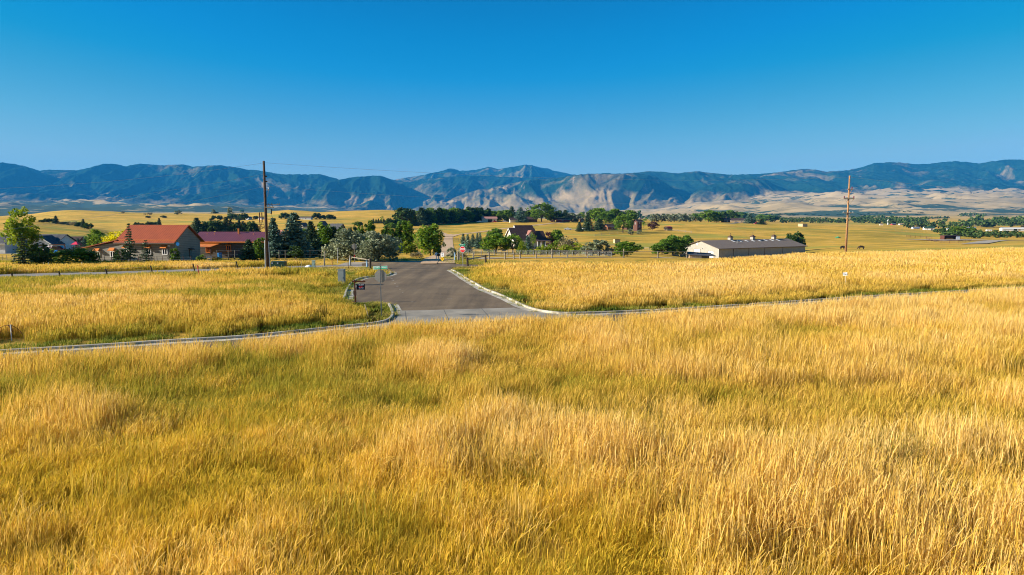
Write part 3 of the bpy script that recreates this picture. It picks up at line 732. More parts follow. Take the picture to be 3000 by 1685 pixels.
# ------------------------------------------------------------------ building kit
class MB:
    def __init__(s): s.v = []; s.f = []
    def add(s, V, Fc):
        k = len(s.v); s.v += [tuple(p) for p in V]; s.f += [[i + k for i in f] for f in Fc]; return s
    def box(s, cx, cy, cz, sx, sy, sz, rz=0.0, ry=0.0):
        """cz is the centre height"""
        V = [Vector((a * sx / 2, b * sy / 2, c * sz / 2)) for c in (-1, 1) for b in (-1, 1) for a in (-1, 1)]
        M = Matrix.Rotation(rz, 3, 'Z') @ Matrix.Rotation(ry, 3, 'Y')
        V = [M @ p + Vector((cx, cy, cz)) for p in V]
        return s.add(V, [[0,2,3,1],[4,5,7,6],[0,1,5,4],[2,6,7,3],[0,4,6,2],[1,3,7,5]])
    def cyl(s, p, q, r0, r1=None, n=8):
        r1 = r0 if r1 is None else r1; p = Vector(p); q = Vector(q); d = (q - p).normalized()
        a = d.orthogonal().normalized(); b = d.cross(a); V = []
        for c, r in ((p, r0), (q, r1)):
            for i in range(n):
                t = 2 * math.pi * i / n; V.append(c + a * (r * math.cos(t)) + b * (r * math.sin(t)))
        Fc = [[i, (i + 1) % n, n + (i + 1) % n, n + i] for i in range(n)] + [list(range(n))[::-1], list(range(n, 2 * n))]
        return s.add(V, Fc)
    def tube(s, pts, r, n=6):
        for a, b in zip(pts[:-1], pts[1:]): s.cyl(a, b, r, r, n)
        return s
    def prism(s, prof, y0, y1):
        """outline in x,z extruded from y0 to y1"""
        n = len(prof); V = [(x, y0, z) for x, z in prof] + [(x, y1, z) for x, z in prof]
        return s.add(V, [[i, (i + 1) % n, n + (i + 1) % n, n + i] for i in range(n)] + [list(range(n))[::-1], list(range(n, 2 * n))])
    def slab(s, a, b, c, d, t):
        """quad a b c d with thickness t downward along its normal"""
        a, b, c, d = map(Vector, (a, b, c, d)); nn = (b - a).cross(d - a).normalized() * t
        V = [a, b, c, d, a - nn, b - nn, c - nn, d - nn]
        return s.add(V, [[0,1,2,3],[7,6,5,4],[0,4,5,1],[1,5,6,2],[2,6,7,3],[3,7,4,0]])
    def build(s, name, mat, parent=None, smooth=False, bevel=0):
        bm = bmesh.new(); vs = [bm.verts.new(p) for p in s.v]
        for f in s.f:
            try: bm.faces.new([vs[i] for i in f])
            except ValueError: pass
        if bevel: bmesh.ops.bevel(bm, geom=bm.edges[:], offset=bevel, segments=2, affect='EDGES', profile=.6)
        bmesh.ops.recalc_face_normals(bm, faces=bm.faces)
        me = bpy.data.meshes.new(name); bm.to_mesh(me); bm.free(); me.materials.append(mat)
        if smooth: me.shade_smooth()
        o = bpy.data.objects.new(name, me); C.objects.link(o)
        if parent is not None: o.parent = parent
        return o
def tag(o, label, cat, group=None, kind=None):
    if label: o['label'] = label
    if cat: o['category'] = cat
    if group: o['group'] = group
    if kind: o['kind'] = kind
    return o
def thing(name, label, cat, loc, rz=0.0, group=None, tilt=None):
    o = bpy.data.objects.new(name, None); C.objects.link(o); o.location = loc; o.rotation_euler = (tilt[0] if tilt else 0, tilt[1] if tilt else 0, rz)
    o.empty_display_size = .3
    return tag(o, label, cat, group)
def text_mesh(name, body, size, mat, parent, loc, rot, ext=.002, align='CENTER', sx=1.0):
    cu = bpy.data.curves.new(name, 'FONT'); cu.body = body; cu.size = size; cu.align_x = align; cu.align_y = 'CENTER'; cu.extrude = ext; cu.offset = size * .012
    t = bpy.data.objects.new(name, cu); C.objects.link(t)
    dg = bpy.context.evaluated_depsgraph_get(); me = bpy.data.meshes.new_from_object(t.evaluated_get(dg))
    bpy.data.objects.remove(t); bpy.data.curves.remove(cu)
    me.name = name; me.materials.clear(); me.materials.append(mat)
    o = bpy.data.objects.new(name, me); C.objects.link(o); o.parent = parent; o.location = loc; o.rotation_euler = rot; o.scale = (sx, 1, 1)
    return o
FACE = (math.pi / 2, 0, 0)

# ------------------------------------------------------------------ materials of the things
def stripes(name, col, col2, scale, axis='z', rough=.6, bump=.6, metal=0.0):
    """boards, siding or standing seams: bands along one axis, cut in as bump and a thin darker line"""
    m, nt, b = newmat(name); tc = nt.nodes.new('ShaderNodeTexCoord')
    sx = nt.nodes.new('ShaderNodeSeparateXYZ'); nt.links.new(tc.outputs['Object'], sx.inputs[0])
    mu = nt.nodes.new('ShaderNodeMath'); mu.operation = 'MULTIPLY'; mu.inputs[1].default_value = scale
    nt.links.new(sx.outputs['xyz'.index(axis)], mu.inputs[0])
    fr = nt.nodes.new('ShaderNodeMath'); fr.operation = 'FRACT'; nt.links.new(mu.outputs[0], fr.inputs[0])
    r = ramp(nt, fr.outputs[0], [(0, col2), (.16, col), (.9, col), (1, col2)])
    n = noise_node(nt, 1.3, 5, .7, tc.outputs['Object'])
    r2 = ramp(nt, n.outputs[0], [(.3, (.82, .82, .82)), (.7, (1.1, 1.1, 1.1))])
    c = mixc(nt, 1, r.outputs[0], r2.outputs[0], 'MULTIPLY'); nt.links.new(c, b.inputs['Base Color'])
    b.inputs['Roughness'].default_value = rough; b.inputs['Metallic'].default_value = metal; b.inputs['Specular IOR Level'].default_value = .3
    bp = nt.nodes.new('ShaderNodeBump'); bp.inputs['Strength'].default_value = bump; bp.inputs['Distance'].default_value = .03
    nt.links.new(fr.outputs[0], bp.inputs['Height']); nt.links.new(bp.outputs[0], b.inputs['Normal'])
    return m
M_GREYSIDE = stripes('grey_lap_siding', (.25, .235, .20), (.09, .085, .075), 4.2)
M_RUSTROOF = stripes('rust_orange_metal_roof', (.31, .07, .018), (.15, .03, .010), 3.0, 'x', .45)
M_RUST = plain('rust_orange_metal', (.62, .19, .035), .5, var=.15)
M_PURPROOF = stripes('maroon_metal_roof', (.135, .042, .05), (.075, .022, .028), 2.8, 'x', .4)
M_SHADESIDE = stripes('shade_darkened_siding', (.085, .082, .075), (.035, .034, .032), 4.2)  # dark siding, with the shade under the porch put into its colour
M_WHITE = plain('white_paint', (.72, .70, .66), .6, var=.06)
M_PALESIDE = stripes('pale_blue_white_siding', (.62, .64, .66), (.42, .44, .47), 4.0)
M_CREAM = stripes('cream_siding', (.66, .60, .47), (.45, .41, .32), 4.0)
M_SHINGLE = plain('grey_shingles', (.075, .075, .08), .9, var=.3, scale=1.2)
M_BROWNSH = plain('brown_shingles', (.065, .036, .032), .9, var=.3, scale=1.2)
M_REDSH = plain('reddish_shingles', (.30, .13, .10), .85, var=.2, scale=1.2)
M_PINKROOF = plain('faded_red_roof', (.42, .20, .16), .8, var=.15)
M_REDWALL = stripes('red_board_wall', (.36, .045, .05), (.18, .02, .025), 3, 'x')
M_LOG = stripes('orange_brown_logs', (.28, .105, .04), (.12, .04, .015), 2.5)
M_DKWOOD = stripes('dark_red_brown_boards', (.11, .035, .02), (.05, .015, .009), 3)
M_TANWALL = stripes('tan_board_wall', (.52, .36, .20), (.36, .24, .13), 1.5, 'x')
M_BARNWALL = stripes('pale_beige_metal_wall', (.35, .32, .265), (.27, .245, .20), 2.2, 'x')
M_BARNROOF = stripes('taupe_metal_roof', (.19, .145, .112), (.14, .105, .082), 1.6, 'x', .85)
M_TRIM = plain('dark_brown_trim', (.10, .055, .035), .6)
M_GLASS = plain('dark_window_glass', (.015, .018, .022), .08, var=.1, spec=.8)
M_BLUEGL = plain('blue_window_glass', (.03, .12, .17), .1, var=.1, spec=.8)
M_DOORW = stripes('white_sectional_door', (.70, .67, .60), (.5, .47, .42), 2.0)
M_POLE = plain('brown_pole_wood', (.085, .05, .032), .9, var=.3, scale=5, bump=.3)
M_POLEL = plain('weathered_orange_pole_wood', (.36, .19, .085), .9, var=.3, scale=5, bump=.3)
M_POST = plain('weathered_grey_wood', (.27, .23, .17), .95, var=.25, scale=8, bump=.3)
M_DKPOST = plain('dark_creosote_wood', (.055, .04, .03), .95, var=.25, scale=8)
M_STEEL = plain('galvanised_steel', (.42, .43, .43), .4, .6, var=.12)
M_SIGNBK = plain('bare_aluminium_sign_back', (.34, .33, .31), .42, .7, var=.12, scale=2)
M_PVC = plain('pale_grey_conduit', (.55, .60, .62), .5)
M_CAB = plain('grey_green_cabinet_paint', (.22, .25, .24), .5, var=.08)
M_CABG = plain('pale_green_pedestal_paint', (.33, .44, .38), .5, var=.08)
M_XFMR = plain('dark_green_transformer_paint', (.02, .055, .03), .45, var=.1)
M_SGREEN = plain('sign_green', (.005, .30, .17), .4, var=.05)
M_SWHITE = plain('sign_white', (.80, .80, .78), .4, var=.02)
M_SRED = plain('sign_red', (.62, .008, .012), .4, var=.04)
M_SYEL = plain('sign_yellow', (.85, .48, .01), .4, var=.04)
M_BLACK = plain('black_paint', (.012, .012, .014), .5)
M_NAVY = plain('dark_navy_panel', (.012, .014, .035), .35)
M_SILV = plain('silver_lettering', (.55, .55, .66), .4)
M_RWOOD = plain('red_brown_stained_wood', (.13, .035, .012), .8, var=.25, scale=6)
M_RUSTY = plain('rusty_iron', (.12, .045, .03), .9, var=.3, scale=8)
M_ORANGE = plain('orange_tape_lath', (.80, .30, .06), .7)
M_LATH = plain('bare_lath_wood', (.62, .47, .28), .8)
M_PINK = plain('red_marker_plastic', (.60, .06, .06), .5)
M_BLUEP = plain('pale_blue_painted_post', (.28, .45, .62), .6)
M_RTARP = plain('red_canopy_cloth', (.75, .03, .08), .6)
M_BLUEPL = plain('blue_plastic', (.02, .16, .42), .35)
M_YELPL = plain('yellow_green_plastic', (.5, .6, .02), .4)
M_TIRE = plain('tyre_rubber', (.02, .02, .02), .8)
M_RIM = plain('alloy_rim', (.5, .5, .5), .3, .8)
M_LAMPC = plain('headlight_glass', (.75, .75, .72), .15, spec=.8)
M_LAMPR = plain('tail_light_red', (.5, .01, .01), .2, spec=.8)
M_CHROME = plain('chrome', (.75, .75, .75), .15, .9)
M_RUBBLE = plain('pale_rock', (.55, .46, .36), .9, var=.25, scale=2, bump=.5)
M_COWB = plain('dark_hide', (.03, .022, .018), .8)
M_BARK = plain('bark', (.12, .085, .055), .95, var=.3, scale=6)
M_ORGRASS = plain('orange_flowers', (.85, .36, .01), .7, var=.2)
def carpaint(name, col):
    m = plain(name, col, .25, var=.03, spec=.6); m.node_tree.nodes['Principled BSDF'].inputs['Coat Weight'].default_value = .6; return m
M_MAROON = carpaint('maroon_car_paint', (.16, .008, .02)); M_CARW = carpaint('white_car_paint', (.75, .75, .74))
M_DARKCAR = carpaint('near_black_car_paint', (.022, .012, .02)); M_CARRED = carpaint('red_car_paint', (.45, .015, .02)); M_CARB = carpaint('dark_blue_car_paint', (.02, .035, .10))

# ------------------------------------------------------------------ trees
def leaf_mat(name, dark, mid, light, transl=.3):
    m, nt, b = newmat(name)
    ab = nt.nodes.new('ShaderNodeAttribute'); ab.attribute_name = 'tone'
    oi = nt.nodes.new('ShaderNodeObjectInfo')
    ad = nt.nodes.new('ShaderNodeMath'); ad.operation = 'MULTIPLY_ADD'; ad.inputs[1].default_value = .22
    nt.links.new(oi.outputs['Random'], ad.inputs[0]); nt.links.new(ab.outputs['Fac'], ad.inputs[2])
    r = ramp(nt, ad.outputs[0], [(.12, dark), (.55, mid), (1.05 if False else 1.0, light)])
    nt.links.new(r.outputs[0], b.inputs['Base Color']); b.inputs['Roughness'].default_value = .6; b.inputs['Specular IOR Level'].default_value = .2
    tr = nt.nodes.new('ShaderNodeBsdfTranslucent'); nt.links.new(r.outputs[0], tr.inputs[0])
    mx = nt.nodes.new('ShaderNodeMixShader'); mx.inputs[0].default_value = transl; out = nt.nodes['Material Output']
    nt.links.new(b.outputs[0], mx.inputs[1]); nt.links.new(tr.outputs[0], mx.inputs[2]); nt.links.new(mx.outputs[0], out.inputs[0])
    return m
LM = {
 'spruce': leaf_mat('spruce_needles', (.012, .032, .016), (.03, .065, .028), (.10, .15, .06), .12),
 'blue': leaf_mat('blue_spruce_needles', (.025, .055, .04), (.06, .12, .085), (.17, .26, .18), .12),
 'green': leaf_mat('broad_leaves', (.035, .085, .008), (.12, .22, .014), (.30, .40, .03), .35),
 'lime': leaf_mat('lime_leaves', (.06, .11, .006), (.19, .27, .012), (.42, .45, .02), .4),
 'yellow': leaf_mat('yellow_leaves', (.22, .22, .004), (.55, .50, .006), (.80, .68, .01), .4),
 'olive': leaf_mat('silver_olive_leaves', (.08, .105, .05), (.21, .24, .13), (.42, .44, .27), .25),
 'dark': leaf_mat('dark_leaves', (.012, .032, .008), (.04, .085, .014), (.12, .19, .025), .2),
 'purple': leaf_mat('purple_leaves', (.035, .012, .014), (.09, .03, .03), (.22, .09, .07), .25),
 'tan': leaf_mat('dry_olive_leaves', (.11, .10, .05), (.26, .22, .11), (.44, .37, .19), .25),
 'orange': leaf_mat('orange_leaves', (.22, .08, .01), (.45, .18, .02), (.6, .28, .03), .3),
 'far': leaf_mat('far_leaves', (.022, .055, .014), (.065, .12, .026), (.16, .22, .05), .2),
}
def leaf_quads(cen, rad, n, size, rg, tone0, spread=.22, flat=.75, asp=.62):
    p = rg.normal(size=(n, 3)); p /= np.linalg.norm(p, axis=1)[:, None]; p *= (rg.uniform(.35, 1, n) ** .5)[:, None]
    p = p * rad * np.array([1, 1, flat]) + cen
    a = rg.normal(size=(n, 3)); a /= np.linalg.norm(a, axis=1)[:, None]
    b = np.cross(a, rg.normal(size=(n, 3))); b /= np.linalg.norm(b, axis=1)[:, None] + 1e-9
    s = (size * rg.uniform(.6, 1.35, n))[:, None]
    V = np.stack([p - a * s * .5, p + b * s * asp * .5, p + a * s * .5, p - b * s * asp * .5], 1).reshape(-1, 3)
    t = np.repeat(np.clip(tone0 + rg.uniform(-spread, spread, n), 0, 1), 4)
    return V, t
def crown_mesh(name, V, t, mat):
    me = bpy.data.meshes.new(name); n = len(V) // 4
    me.vertices.add(len(V)); me.vertices.foreach_set('co', V.astype(np.float32).ravel())
    me.loops.add(len(V)); me.loops.foreach_set('vertex_index', np.arange(len(V), dtype=np.int32))
    me.polygons.add(n); me.polygons.foreach_set('loop_start', np.arange(0, len(V), 4, dtype=np.int32))
    me.update(calc_edges=True)
    a = me.attributes.new('tone', 'FLOAT', 'POINT'); a.data.foreach_set('value', t.astype(np.float32))
    me['r'] = float(np.percentile(np.abs(V[:, :2]), 93.0)); me['top'] = float(np.percentile(V[:, 2], 99.7))
    me.materials.append(mat); return me
def trunk_mesh(name, limbs, mat=None):
    mb = MB()
    for pts, r0, r1 in limbs:
        n = len(pts) - 1
        for i in range(n): mb.cyl(pts[i], pts[i + 1], r0 + (r1 - r0) * i / n, r0 + (r1 - r0) * (i + 1) / n, 6)
    me = bpy.data.meshes.new(name); me.from_pydata(mb.v, [], mb.f); me.materials.append(mat or M_BARK); me.update(); return me
def conifer_proto(key, seed, w=.2, whorls=20, dens=1.0, sparse=0.0, low=.06):
    """unit height 1, half width w"""
    rg = np.random.RandomState(seed); Vs = []; Ts = []; limbs = [([Vector((0, 0, 0)), Vector((0, 0, .5)), Vector((0, 0, .97))], .022, .003)]
    for k in range(whorls):
        f = k / (whorls - 1); z = low + (1 - low) * f ** .92 * .98
        R_ = w * (1 - f) ** .82 * rg.uniform(.82, 1.12) + .012
        nb = max(4, int(11 * (1 - f) + 4)); a0 = rg.uniform(0, 6.28)
        for j in range(nb):
            if rg.uniform() < sparse: continue
            a = a0 + 6.283 * j / nb + rg.normal() * .14; rr = R_ * rg.uniform(.72, 1.15)
            steps = max(2, int(rr / w * 6)); tb = rg.uniform(.3, .7)
            for s in range(steps):
                u = (s + .7) / steps; r = rr * u
                dz = -r * .28 + .10 * R_ * (u ** 3) * 1.2
                n = max(2, int(5 * dens))
                V, t = leaf_quads(np.array([math.cos(a) * r, math.sin(a) * r, z + dz]), .026 + .018 * (1 - u), n, .056, rg, tb + .25 * u, .18, .45, .5)
                Vs.append(V); Ts.append(t)
            if rg.uniform() < .35: limbs.append(([Vector((0, 0, z)), Vector((math.cos(a) * rr * .8, math.sin(a) * rr * .8, z - rr * .2))], .005, .002))
    V, t = leaf_quads(np.array([0, 0, .975]), .02, 10, .035, rg, .6); Vs.append(V); Ts.append(t)
    return crown_mesh('crown_' + key, np.concatenate(Vs), np.concatenate(Ts), LM[key]), trunk_mesh('trunk', limbs), 1.0, w
def broad_proto(key, seed, w=.45, base=.12, n_cl=46, nl=44, size=.05, shape='round', trunk_r=.028, lean=0, mat=None):
    rg = np.random.RandomState(seed); Vs = []; Ts = []; limbs = []
    top = Vector((lean, 0, .62)); limbs.append(([Vector((0, 0, 0)), Vector((lean * .3 + .01, .01, .2)), Vector((lean * .7, 0, .42)), top], trunk_r, trunk_r * .35))
    lobes = []
    for k in range(7 if shape != 'column' else 5):
        a = rg.uniform(0, 6.28); 
        if shape == 'round': h = rg.uniform(base + .22, .78); r = w * rg.uniform(.25, .62)
        elif shape == 'column': h = rg.uniform(.25, .85); r = w * rg.uniform(.1, .4)
        elif shape == 'bush': h = rg.uniform(.25, .62); r = w * rg.uniform(.3, .68)
        else: h = rg.uniform(base + .2, .8); r = w * rg.uniform(.3, .7)
        lobes.append((np.array([math.cos(a) * r, math.sin(a) * r, h]), w * rg.uniform(.32, .52)))
    for (c, lr) in lobes:
        limbs.append(([Vector((0, 0, max(.05, base * .9))), Vector((c[0] * .5, c[1] * .5, (base + c[2]) * .5)), Vector(c)], trunk_r * .55, trunk_r * .12))
    for k in range(n_cl):
        if k % 2 == 0:
            z = base + (1 - base) * rg.uniform(.05, .97); f = (z - base) / (1 - base)
            prof = math.sin(math.pi * min(1, f * .9 + .10)) ** .6 if shape != 'column' else math.sin(math.pi * min(.97, f * .84 + .1)) ** .7
            a = rg.uniform(0, 6.28); r = w * prof * rg.uniform(.55, .92)
            c = np.array([math.cos(a) * r, math.sin(a) * r, z])
        else:
            lc, lr = lobes[rg.randint(len(lobes))]
            d = rg.normal(size=3); d /= np.linalg.norm(d); c = lc + d * lr * rg.uniform(.4, 1.0) * np.array([1, 1, .95 if shape != 'column' else 1.5])
            c[2] = min(max(c[2], base + .03), .96)
        cr = w * rg.uniform(.13, .30)
        V, t = leaf_quads(c, cr, nl, size * 1.3, rg, rg.uniform(.22, .72), .2, 1.0 if shape != 'column' else 2.2)
        Vs.append(V); Ts.append(t)
    V = np.concatenate(Vs); V[:, 2] = np.clip(V[:, 2], .01, None); V[:, 2] *= 1.0 / max(V[:, 2].max(), .01)
    return crown_mesh('crown_' + key, V, np.concatenate(Ts), mat or LM[key]), trunk_mesh('trunk', limbs), 1.0, w
PROTO = {
 'spruce': [conifer_proto('spruce', 1, .20, 22), conifer_proto('spruce', 2, .17, 20)],
 'bigspruce': [conifer_proto('blue', 3, .27, 24, 1.5), conifer_proto('spruce', 4, .27, 24, 1.5)],
 'blue': [conifer_proto('blue', 5, .21, 18), conifer_proto('blue', 6, .18, 18)],
 'thin': [conifer_proto('spruce', 7, .15, 14, .6, .35, .16)],
 'juniper': [broad_proto('dark', 8, .30, .02, 50, 50, .05, 'column'), broad_proto('dark', 9, .42, .02, 46, 50, .055, 'bush')],
 'arbor': [broad_proto('green', 10, .20, .02, 60, 50, .04, 'column')],
 'olive': [broad_proto('olive', 11, .62, .10, 90, 70, .055, 'bush', .035), broad_proto('olive', 12, .66, .06, 90, 70, .055, 'bush', .035)],
 'olives': [broad_proto('olive', 13, .5, .05, 34, 40, .08, 'round'), broad_proto('olive', 14, .55, .05, 34, 40, .08, 'bush')],
 'poplar': [broad_proto('green', 15, .17, .08, 90, 50, .035, 'column', .016), broad_proto('green', 16, .23, .08, 90, 50, .04, 'column', .018)],
 'cottonwood': [broad_proto('lime', 17, .30, .20, 90, 36, .036, 'round', .02), broad_proto('green', 18, .48, .22, 70, 46, .045, 'round', .03)],
 'bush': [broad_proto('lime', 19, .62, .02, 44, 50, .07, 'bush'), broad_proto('green', 20, .6, .02, 44, 50, .07, 'bush')],
 'green': [broad_proto('green', 21, .48, .08, 84, 50, .055, 'round'), broad_proto('green', 22, .42, .1, 84, 50, .06, 'round')],
 'dark': [broad_proto('dark', 23, .42, .05, 76, 48, .06, 'round'), broad_proto('dark', 24, .36, .04, 76, 48, .06, 'column')],
 'yellow': [broad_proto('yellow', 25, .46, .08, 56, 50, .05, 'round')],
 'purple': [broad_proto('purple', 26, .46, .12, 50, 46, .055, 'round'), broad_proto('purple', 27, .36, .04, 50, 46, .05, 'bush')],
 'tan': [broad_proto('tan', 28, .6, .03, 40, 44, .06, 'bush')],
 'orange': [broad_proto('orange', 29, .45, .1, 30, 40, .08, 'round')],
 'sparse': [broad_proto('green', 30, .22, .2, 26, 24, .035, 'column', .014)],
 'far': [broad_proto('far', 31, .55, .06, 16, 22, .15, 'round'), broad_proto('far', 32, .6, .04, 16, 22, .16, 'bush'), broad_proto('far', 33, .45, .05, 16, 22, .14, 'round')],
}
_trc = [0]
def tree(kind, name, label, px, ytop, ybase, wpx, lo=90, hi=4000, group=None, D=None, variant=None, cat='tree', trunk=True):
    """a tree whose foot stands where the ground is seen at (px, ybase); ytop and wpx give its size there"""
    loc = TP(px, D) if D else S(px, ybase, lo, hi)
    d = loc.y
    h = (ybase - ytop) / F * d * 1.03; w = wpx / F * d * 1.08
    k = _trc[0]; _trc[0] += 1
    pr = PROTO[kind]; cm, tm, ph, pw = pr[(variant if variant is not None else k) % len(pr)]
    t = thing(name, label, cat, loc, (k * 2.399) % 6.28, group)
    sx = w / (2 * cm['r']); h = h / cm['top']
    a = bpy.data.objects.new('crown', cm); C.objects.link(a); a.parent = t; a.scale = (sx, sx, h)
    if trunk:
        b = bpy.data.objects.new('trunk', tm); C.objects.link(b); b.parent = t; b.scale = (sx if kind in ('bush',) else min(sx, h * 1.2), min(sx, h * 1.2), h)
    return t

# ------------------------------------------------------------------ houses
def opening(kind, parent, side, L, Wd, pos, zc, w, h, fmat, pmat, mull=True, name=None):
    fr = MB(); pa = MB(); t = .06; p = .07
    bars = [(0, h / 2, w + .12, .10), (0, -h / 2, w + .12, .10), (-w / 2, 0, .10, h - .1), (w / 2, 0, .10, h - .1)]
    if mull: bars.append((0, 0, .07, h - .1))
    def put(mb, u, z, sw, sh, dep, off):
        if side == 'f': mb.box(pos + u, -Wd / 2 - off, zc + z, sw, dep, sh)
        elif side == 'b': mb.box(pos + u, Wd / 2 + off, zc + z, sw, dep, sh)
        elif side == 'l': mb.box(-L / 2 - off, pos + u, zc + z, dep, sw, sh)
        else: mb.box(L / 2 + off, pos + u, zc + z, dep, sw, sh)
    for b_ in bars: put(fr, *b_, p, p / 2 + .005)
    put(pa, 0, 0, w - .1, h - .1, .02, .02)
    if kind == 'window':
        f = fr.build('window', fmat, parent); pa.build('pane', pmat, f)
    else:
        f = pa.build(kind, pmat, parent); fr.build('frame', fmat, f)
    return f
def house(name, label, cat, loc, rz, L, Wd, h, rise, wall, roof, over=.45, wins=(), doors=(), chim=(), garage=(), wm=None, group=None, vents=(), sink=1.5, rt=.14):
    t = thing(name, label, cat, loc, rz, group); mb = MB()
    l, w = L / 2, Wd / 2
    V = [(-l,-w,-sink),(l,-w,-sink),(l,w,-sink),(-l,w,-sink),(-l,-w,h),(l,-w,h),(l,w,h),(-l,w,h),(-l,0,h+rise),(l,0,h+rise)]
    mb.add(V, [[0,1,5,4],[2,3,7,6],[1,2,6,9,5],[3,0,4,8,7]])
    mb.build('wall', wall, t)
    rf = MB(); s = rise / w; e = h - over * s
    rf.slab((-l-over,-w-over,e+.02),(l+over,-w-over,e+.02),(l+over,0,h+rise+.02),(-l-over,0,h+rise+.02), -rt)
    rf.slab((l+over,w+over,e+.02),(-l-over,w+over,e+.02),(-l-over,0,h+rise+.02),(l+over,0,h+rise+.02), -rt)
    r_ = rf.build('roof', roof, t)
    for sg in (-1, 1): MB().box(0, sg * (w + over + .03), e + .06, 2 * l + 2 * over, .06, .18).build('fascia', wm or M_WHITE, r_)
    for (x, y, hh, sz, m) in chim: MB().box(x, y, h + rise * (1 - abs(y) / w) + hh / 2 - .3, sz, sz, hh + .6).build('chimney', m, r_)
    for a in wins: opening('window', t, a[0], L, Wd, a[1], a[2], a[3], a[4], wm or M_WHITE, a[5] if len(a) > 5 else M_GLASS)
    for a in doors: opening('door', t, a[0], L, Wd, a[1], a[2], a[3], a[4], wm or M_TRIM, a[5], mull=False)
    for a in garage: opening('garage_door', t, a[0], L, Wd, a[1], a[2], a[3], a[4], wm or M_TRIM, a[5], mull=False)
    return t
def span(pl, pr, D): return (pr - pl) / F * D
def at(px, D, dz=0): return TP(px, D, dz)

# --- grey house with the rust metal roof (left), a lean-to at its left end
def grey_house():
    D = 92.5; k = F / D
    Lm = 180 / k; cx = 475
    loc = at(cx, D + 2.6); loc.z = 0.05; rz = R(-9)
    # heights are taken from where eaves and ridge stand in the picture
    h = 2.75; rise = 1.95; Wd = 5.6; L = Lm
    t = thing('grey_house', 'grey lap sided house with rust orange metal roof and small window awnings', 'house', loc, rz)
    l, w = L / 2, Wd / 2
    MB().add([(-l,-w,-1),(l,-w,-1),(l,w,-1),(-l,w,-1),(-l,-w,h),(l,-w,h),(l,w,h),(-l,w,h),(-l,0,h+rise),(l,0,h+rise)], [[0,1,5,4],[2,3,7,6],[1,2,6,9,5],[3,0,4,8,7]]).build('wall', M_GREYSIDE, t)
    s = rise / w; ov = .55; e = h - ov * s + .1; top = h + rise + .1; rx = l + .35
    rf = MB().slab((-rx,-w-ov,e),(rx,-w-ov,e),(rx,0,top),(-rx,0,top), -.1)
    rf.slab((rx,w+ov,e),(-rx,w+ov,e),(-rx,0,top),(rx,0,top), -.1)
    r_ = rf.build('roof', M_RUSTROOF, t)
    MB().box(0, -w - ov + .42, e + .42 * s + .16, 2 * rx, .06, .07).build('snow_guard', M_RUST, r_)
    MB().box(0, -w - ov - .04, e + .02, 2 * rx, .06, .16).build('fascia', M_TRIM, r_)
    # lean-to wing: ridge against the main gable, sloping down to the left
    ll = 112 / k; x0 = -l - ll; x1 = -l
    zl, zr = 1.72, 2.72
    MB().add([(x0,-w,-1),(x1-.003,-w,-1),(x1-.003,w,-1),(x0,w,-1),(x0,-w,zl),(x1-.003,-w,zr),(x1-.003,w,zr),(x0,w,zl)], [[0,1,5,4],[2,3,7,6],[3,0,4,7],[4,5,6,7]]).build('lean_to_wall', M_GREYSIDE, t)
    rr = MB().slab((x0-.4,-w-.35,zl+.0),(x1-.01,-w-.35,zr+.14),(x1-.01,w+.35,zr+.14),(x0-.4,w+.35,zl+.0), -.09).build('lean_to_roof', M_RUSTROOF, t)
    def awn(px, pz, ww=.62):
        # pixel of the window centre -> local x
        u = (px - cx) / k / math.cos(rz)
        fr = MB(); z = pz; hw = .36
        for (dx, dz, sw, sh) in ((0, .36, ww + .16, .09), (0, -.36, ww + .16, .10), (-ww/2-.03, 0, .10, .66), (ww/2+.03, 0, .10, .66), (0, 0, .08, .66)):
            fr.box(u + dx, -w - .035, z + dz, sw, .07, sh)
        f = fr.build('window', M_WHITE, t); MB().box(u, -w - .02, z, ww, .02, .62).build('pane', M_GLASS, f)
        a = MB(); yy = -w - .03
        a.slab((u-ww/2-.14, yy-.42, z+.46), (u+ww/2+.14, yy-.42, z+.46), (u+ww/2+.07, yy, z+.84), (u-ww/2-.07, yy, z+.84), -.05)
        a.box(u-ww/2-.02, yy-.2, z+.48, .04, .4, .05).box(u+ww/2+.02, yy-.2, z+.48, .04, .4, .05)
        a.build('awning', M_RUST, t)
    awn(316, .93); awn(365, .98); awn(411, 1.35); awn(481, 1.35); awn(532.5, 1.38)
    g = MB(); g.box(l + .035, .5, 1.05, .07, .55, .95); f = g.build('window', M_TRIM, t); MB().box(l + .06, .5, 1.05, .04, .42, .8).build('pane', M_BLUEGL, f)
    MB().slab((l + .45, .1, 1.55), (l + .45, .95, 1.55), (l, .95, 1.75), (l, .1, 1.75), .05).build('awning', M_TRIM, t)
    MB().cyl((l + .01, -w + .55, 2.35), (l + .12, -w + .45, 2.38), .22, .24, 12).build('satellite_dish', M_CHROME, t)
    for zz in (2.62, 2.15): MB().box(l - .75, -w - .12, zz, .22, .2, .16).build('floodlight', M_WHITE, t)
    # air conditioner on the ground by the wall
    ac = thing('air_conditioner', 'pale square air conditioner standing against the grey house wall', 'air conditioner', TP(399.5, 89.3))
    b = MB().box(0, 0, .33, .72, .7, .62).build('case', M_CAB, ac, bevel=.03)
    gr = MB()
    for q in range(7): gr.box(0, -.36, .12 + q * .075, .66, .02, .03)
    gr.box(0, 0, .66, .74, .72, .04).build('grille', M_STEEL, ac)
grey_house()

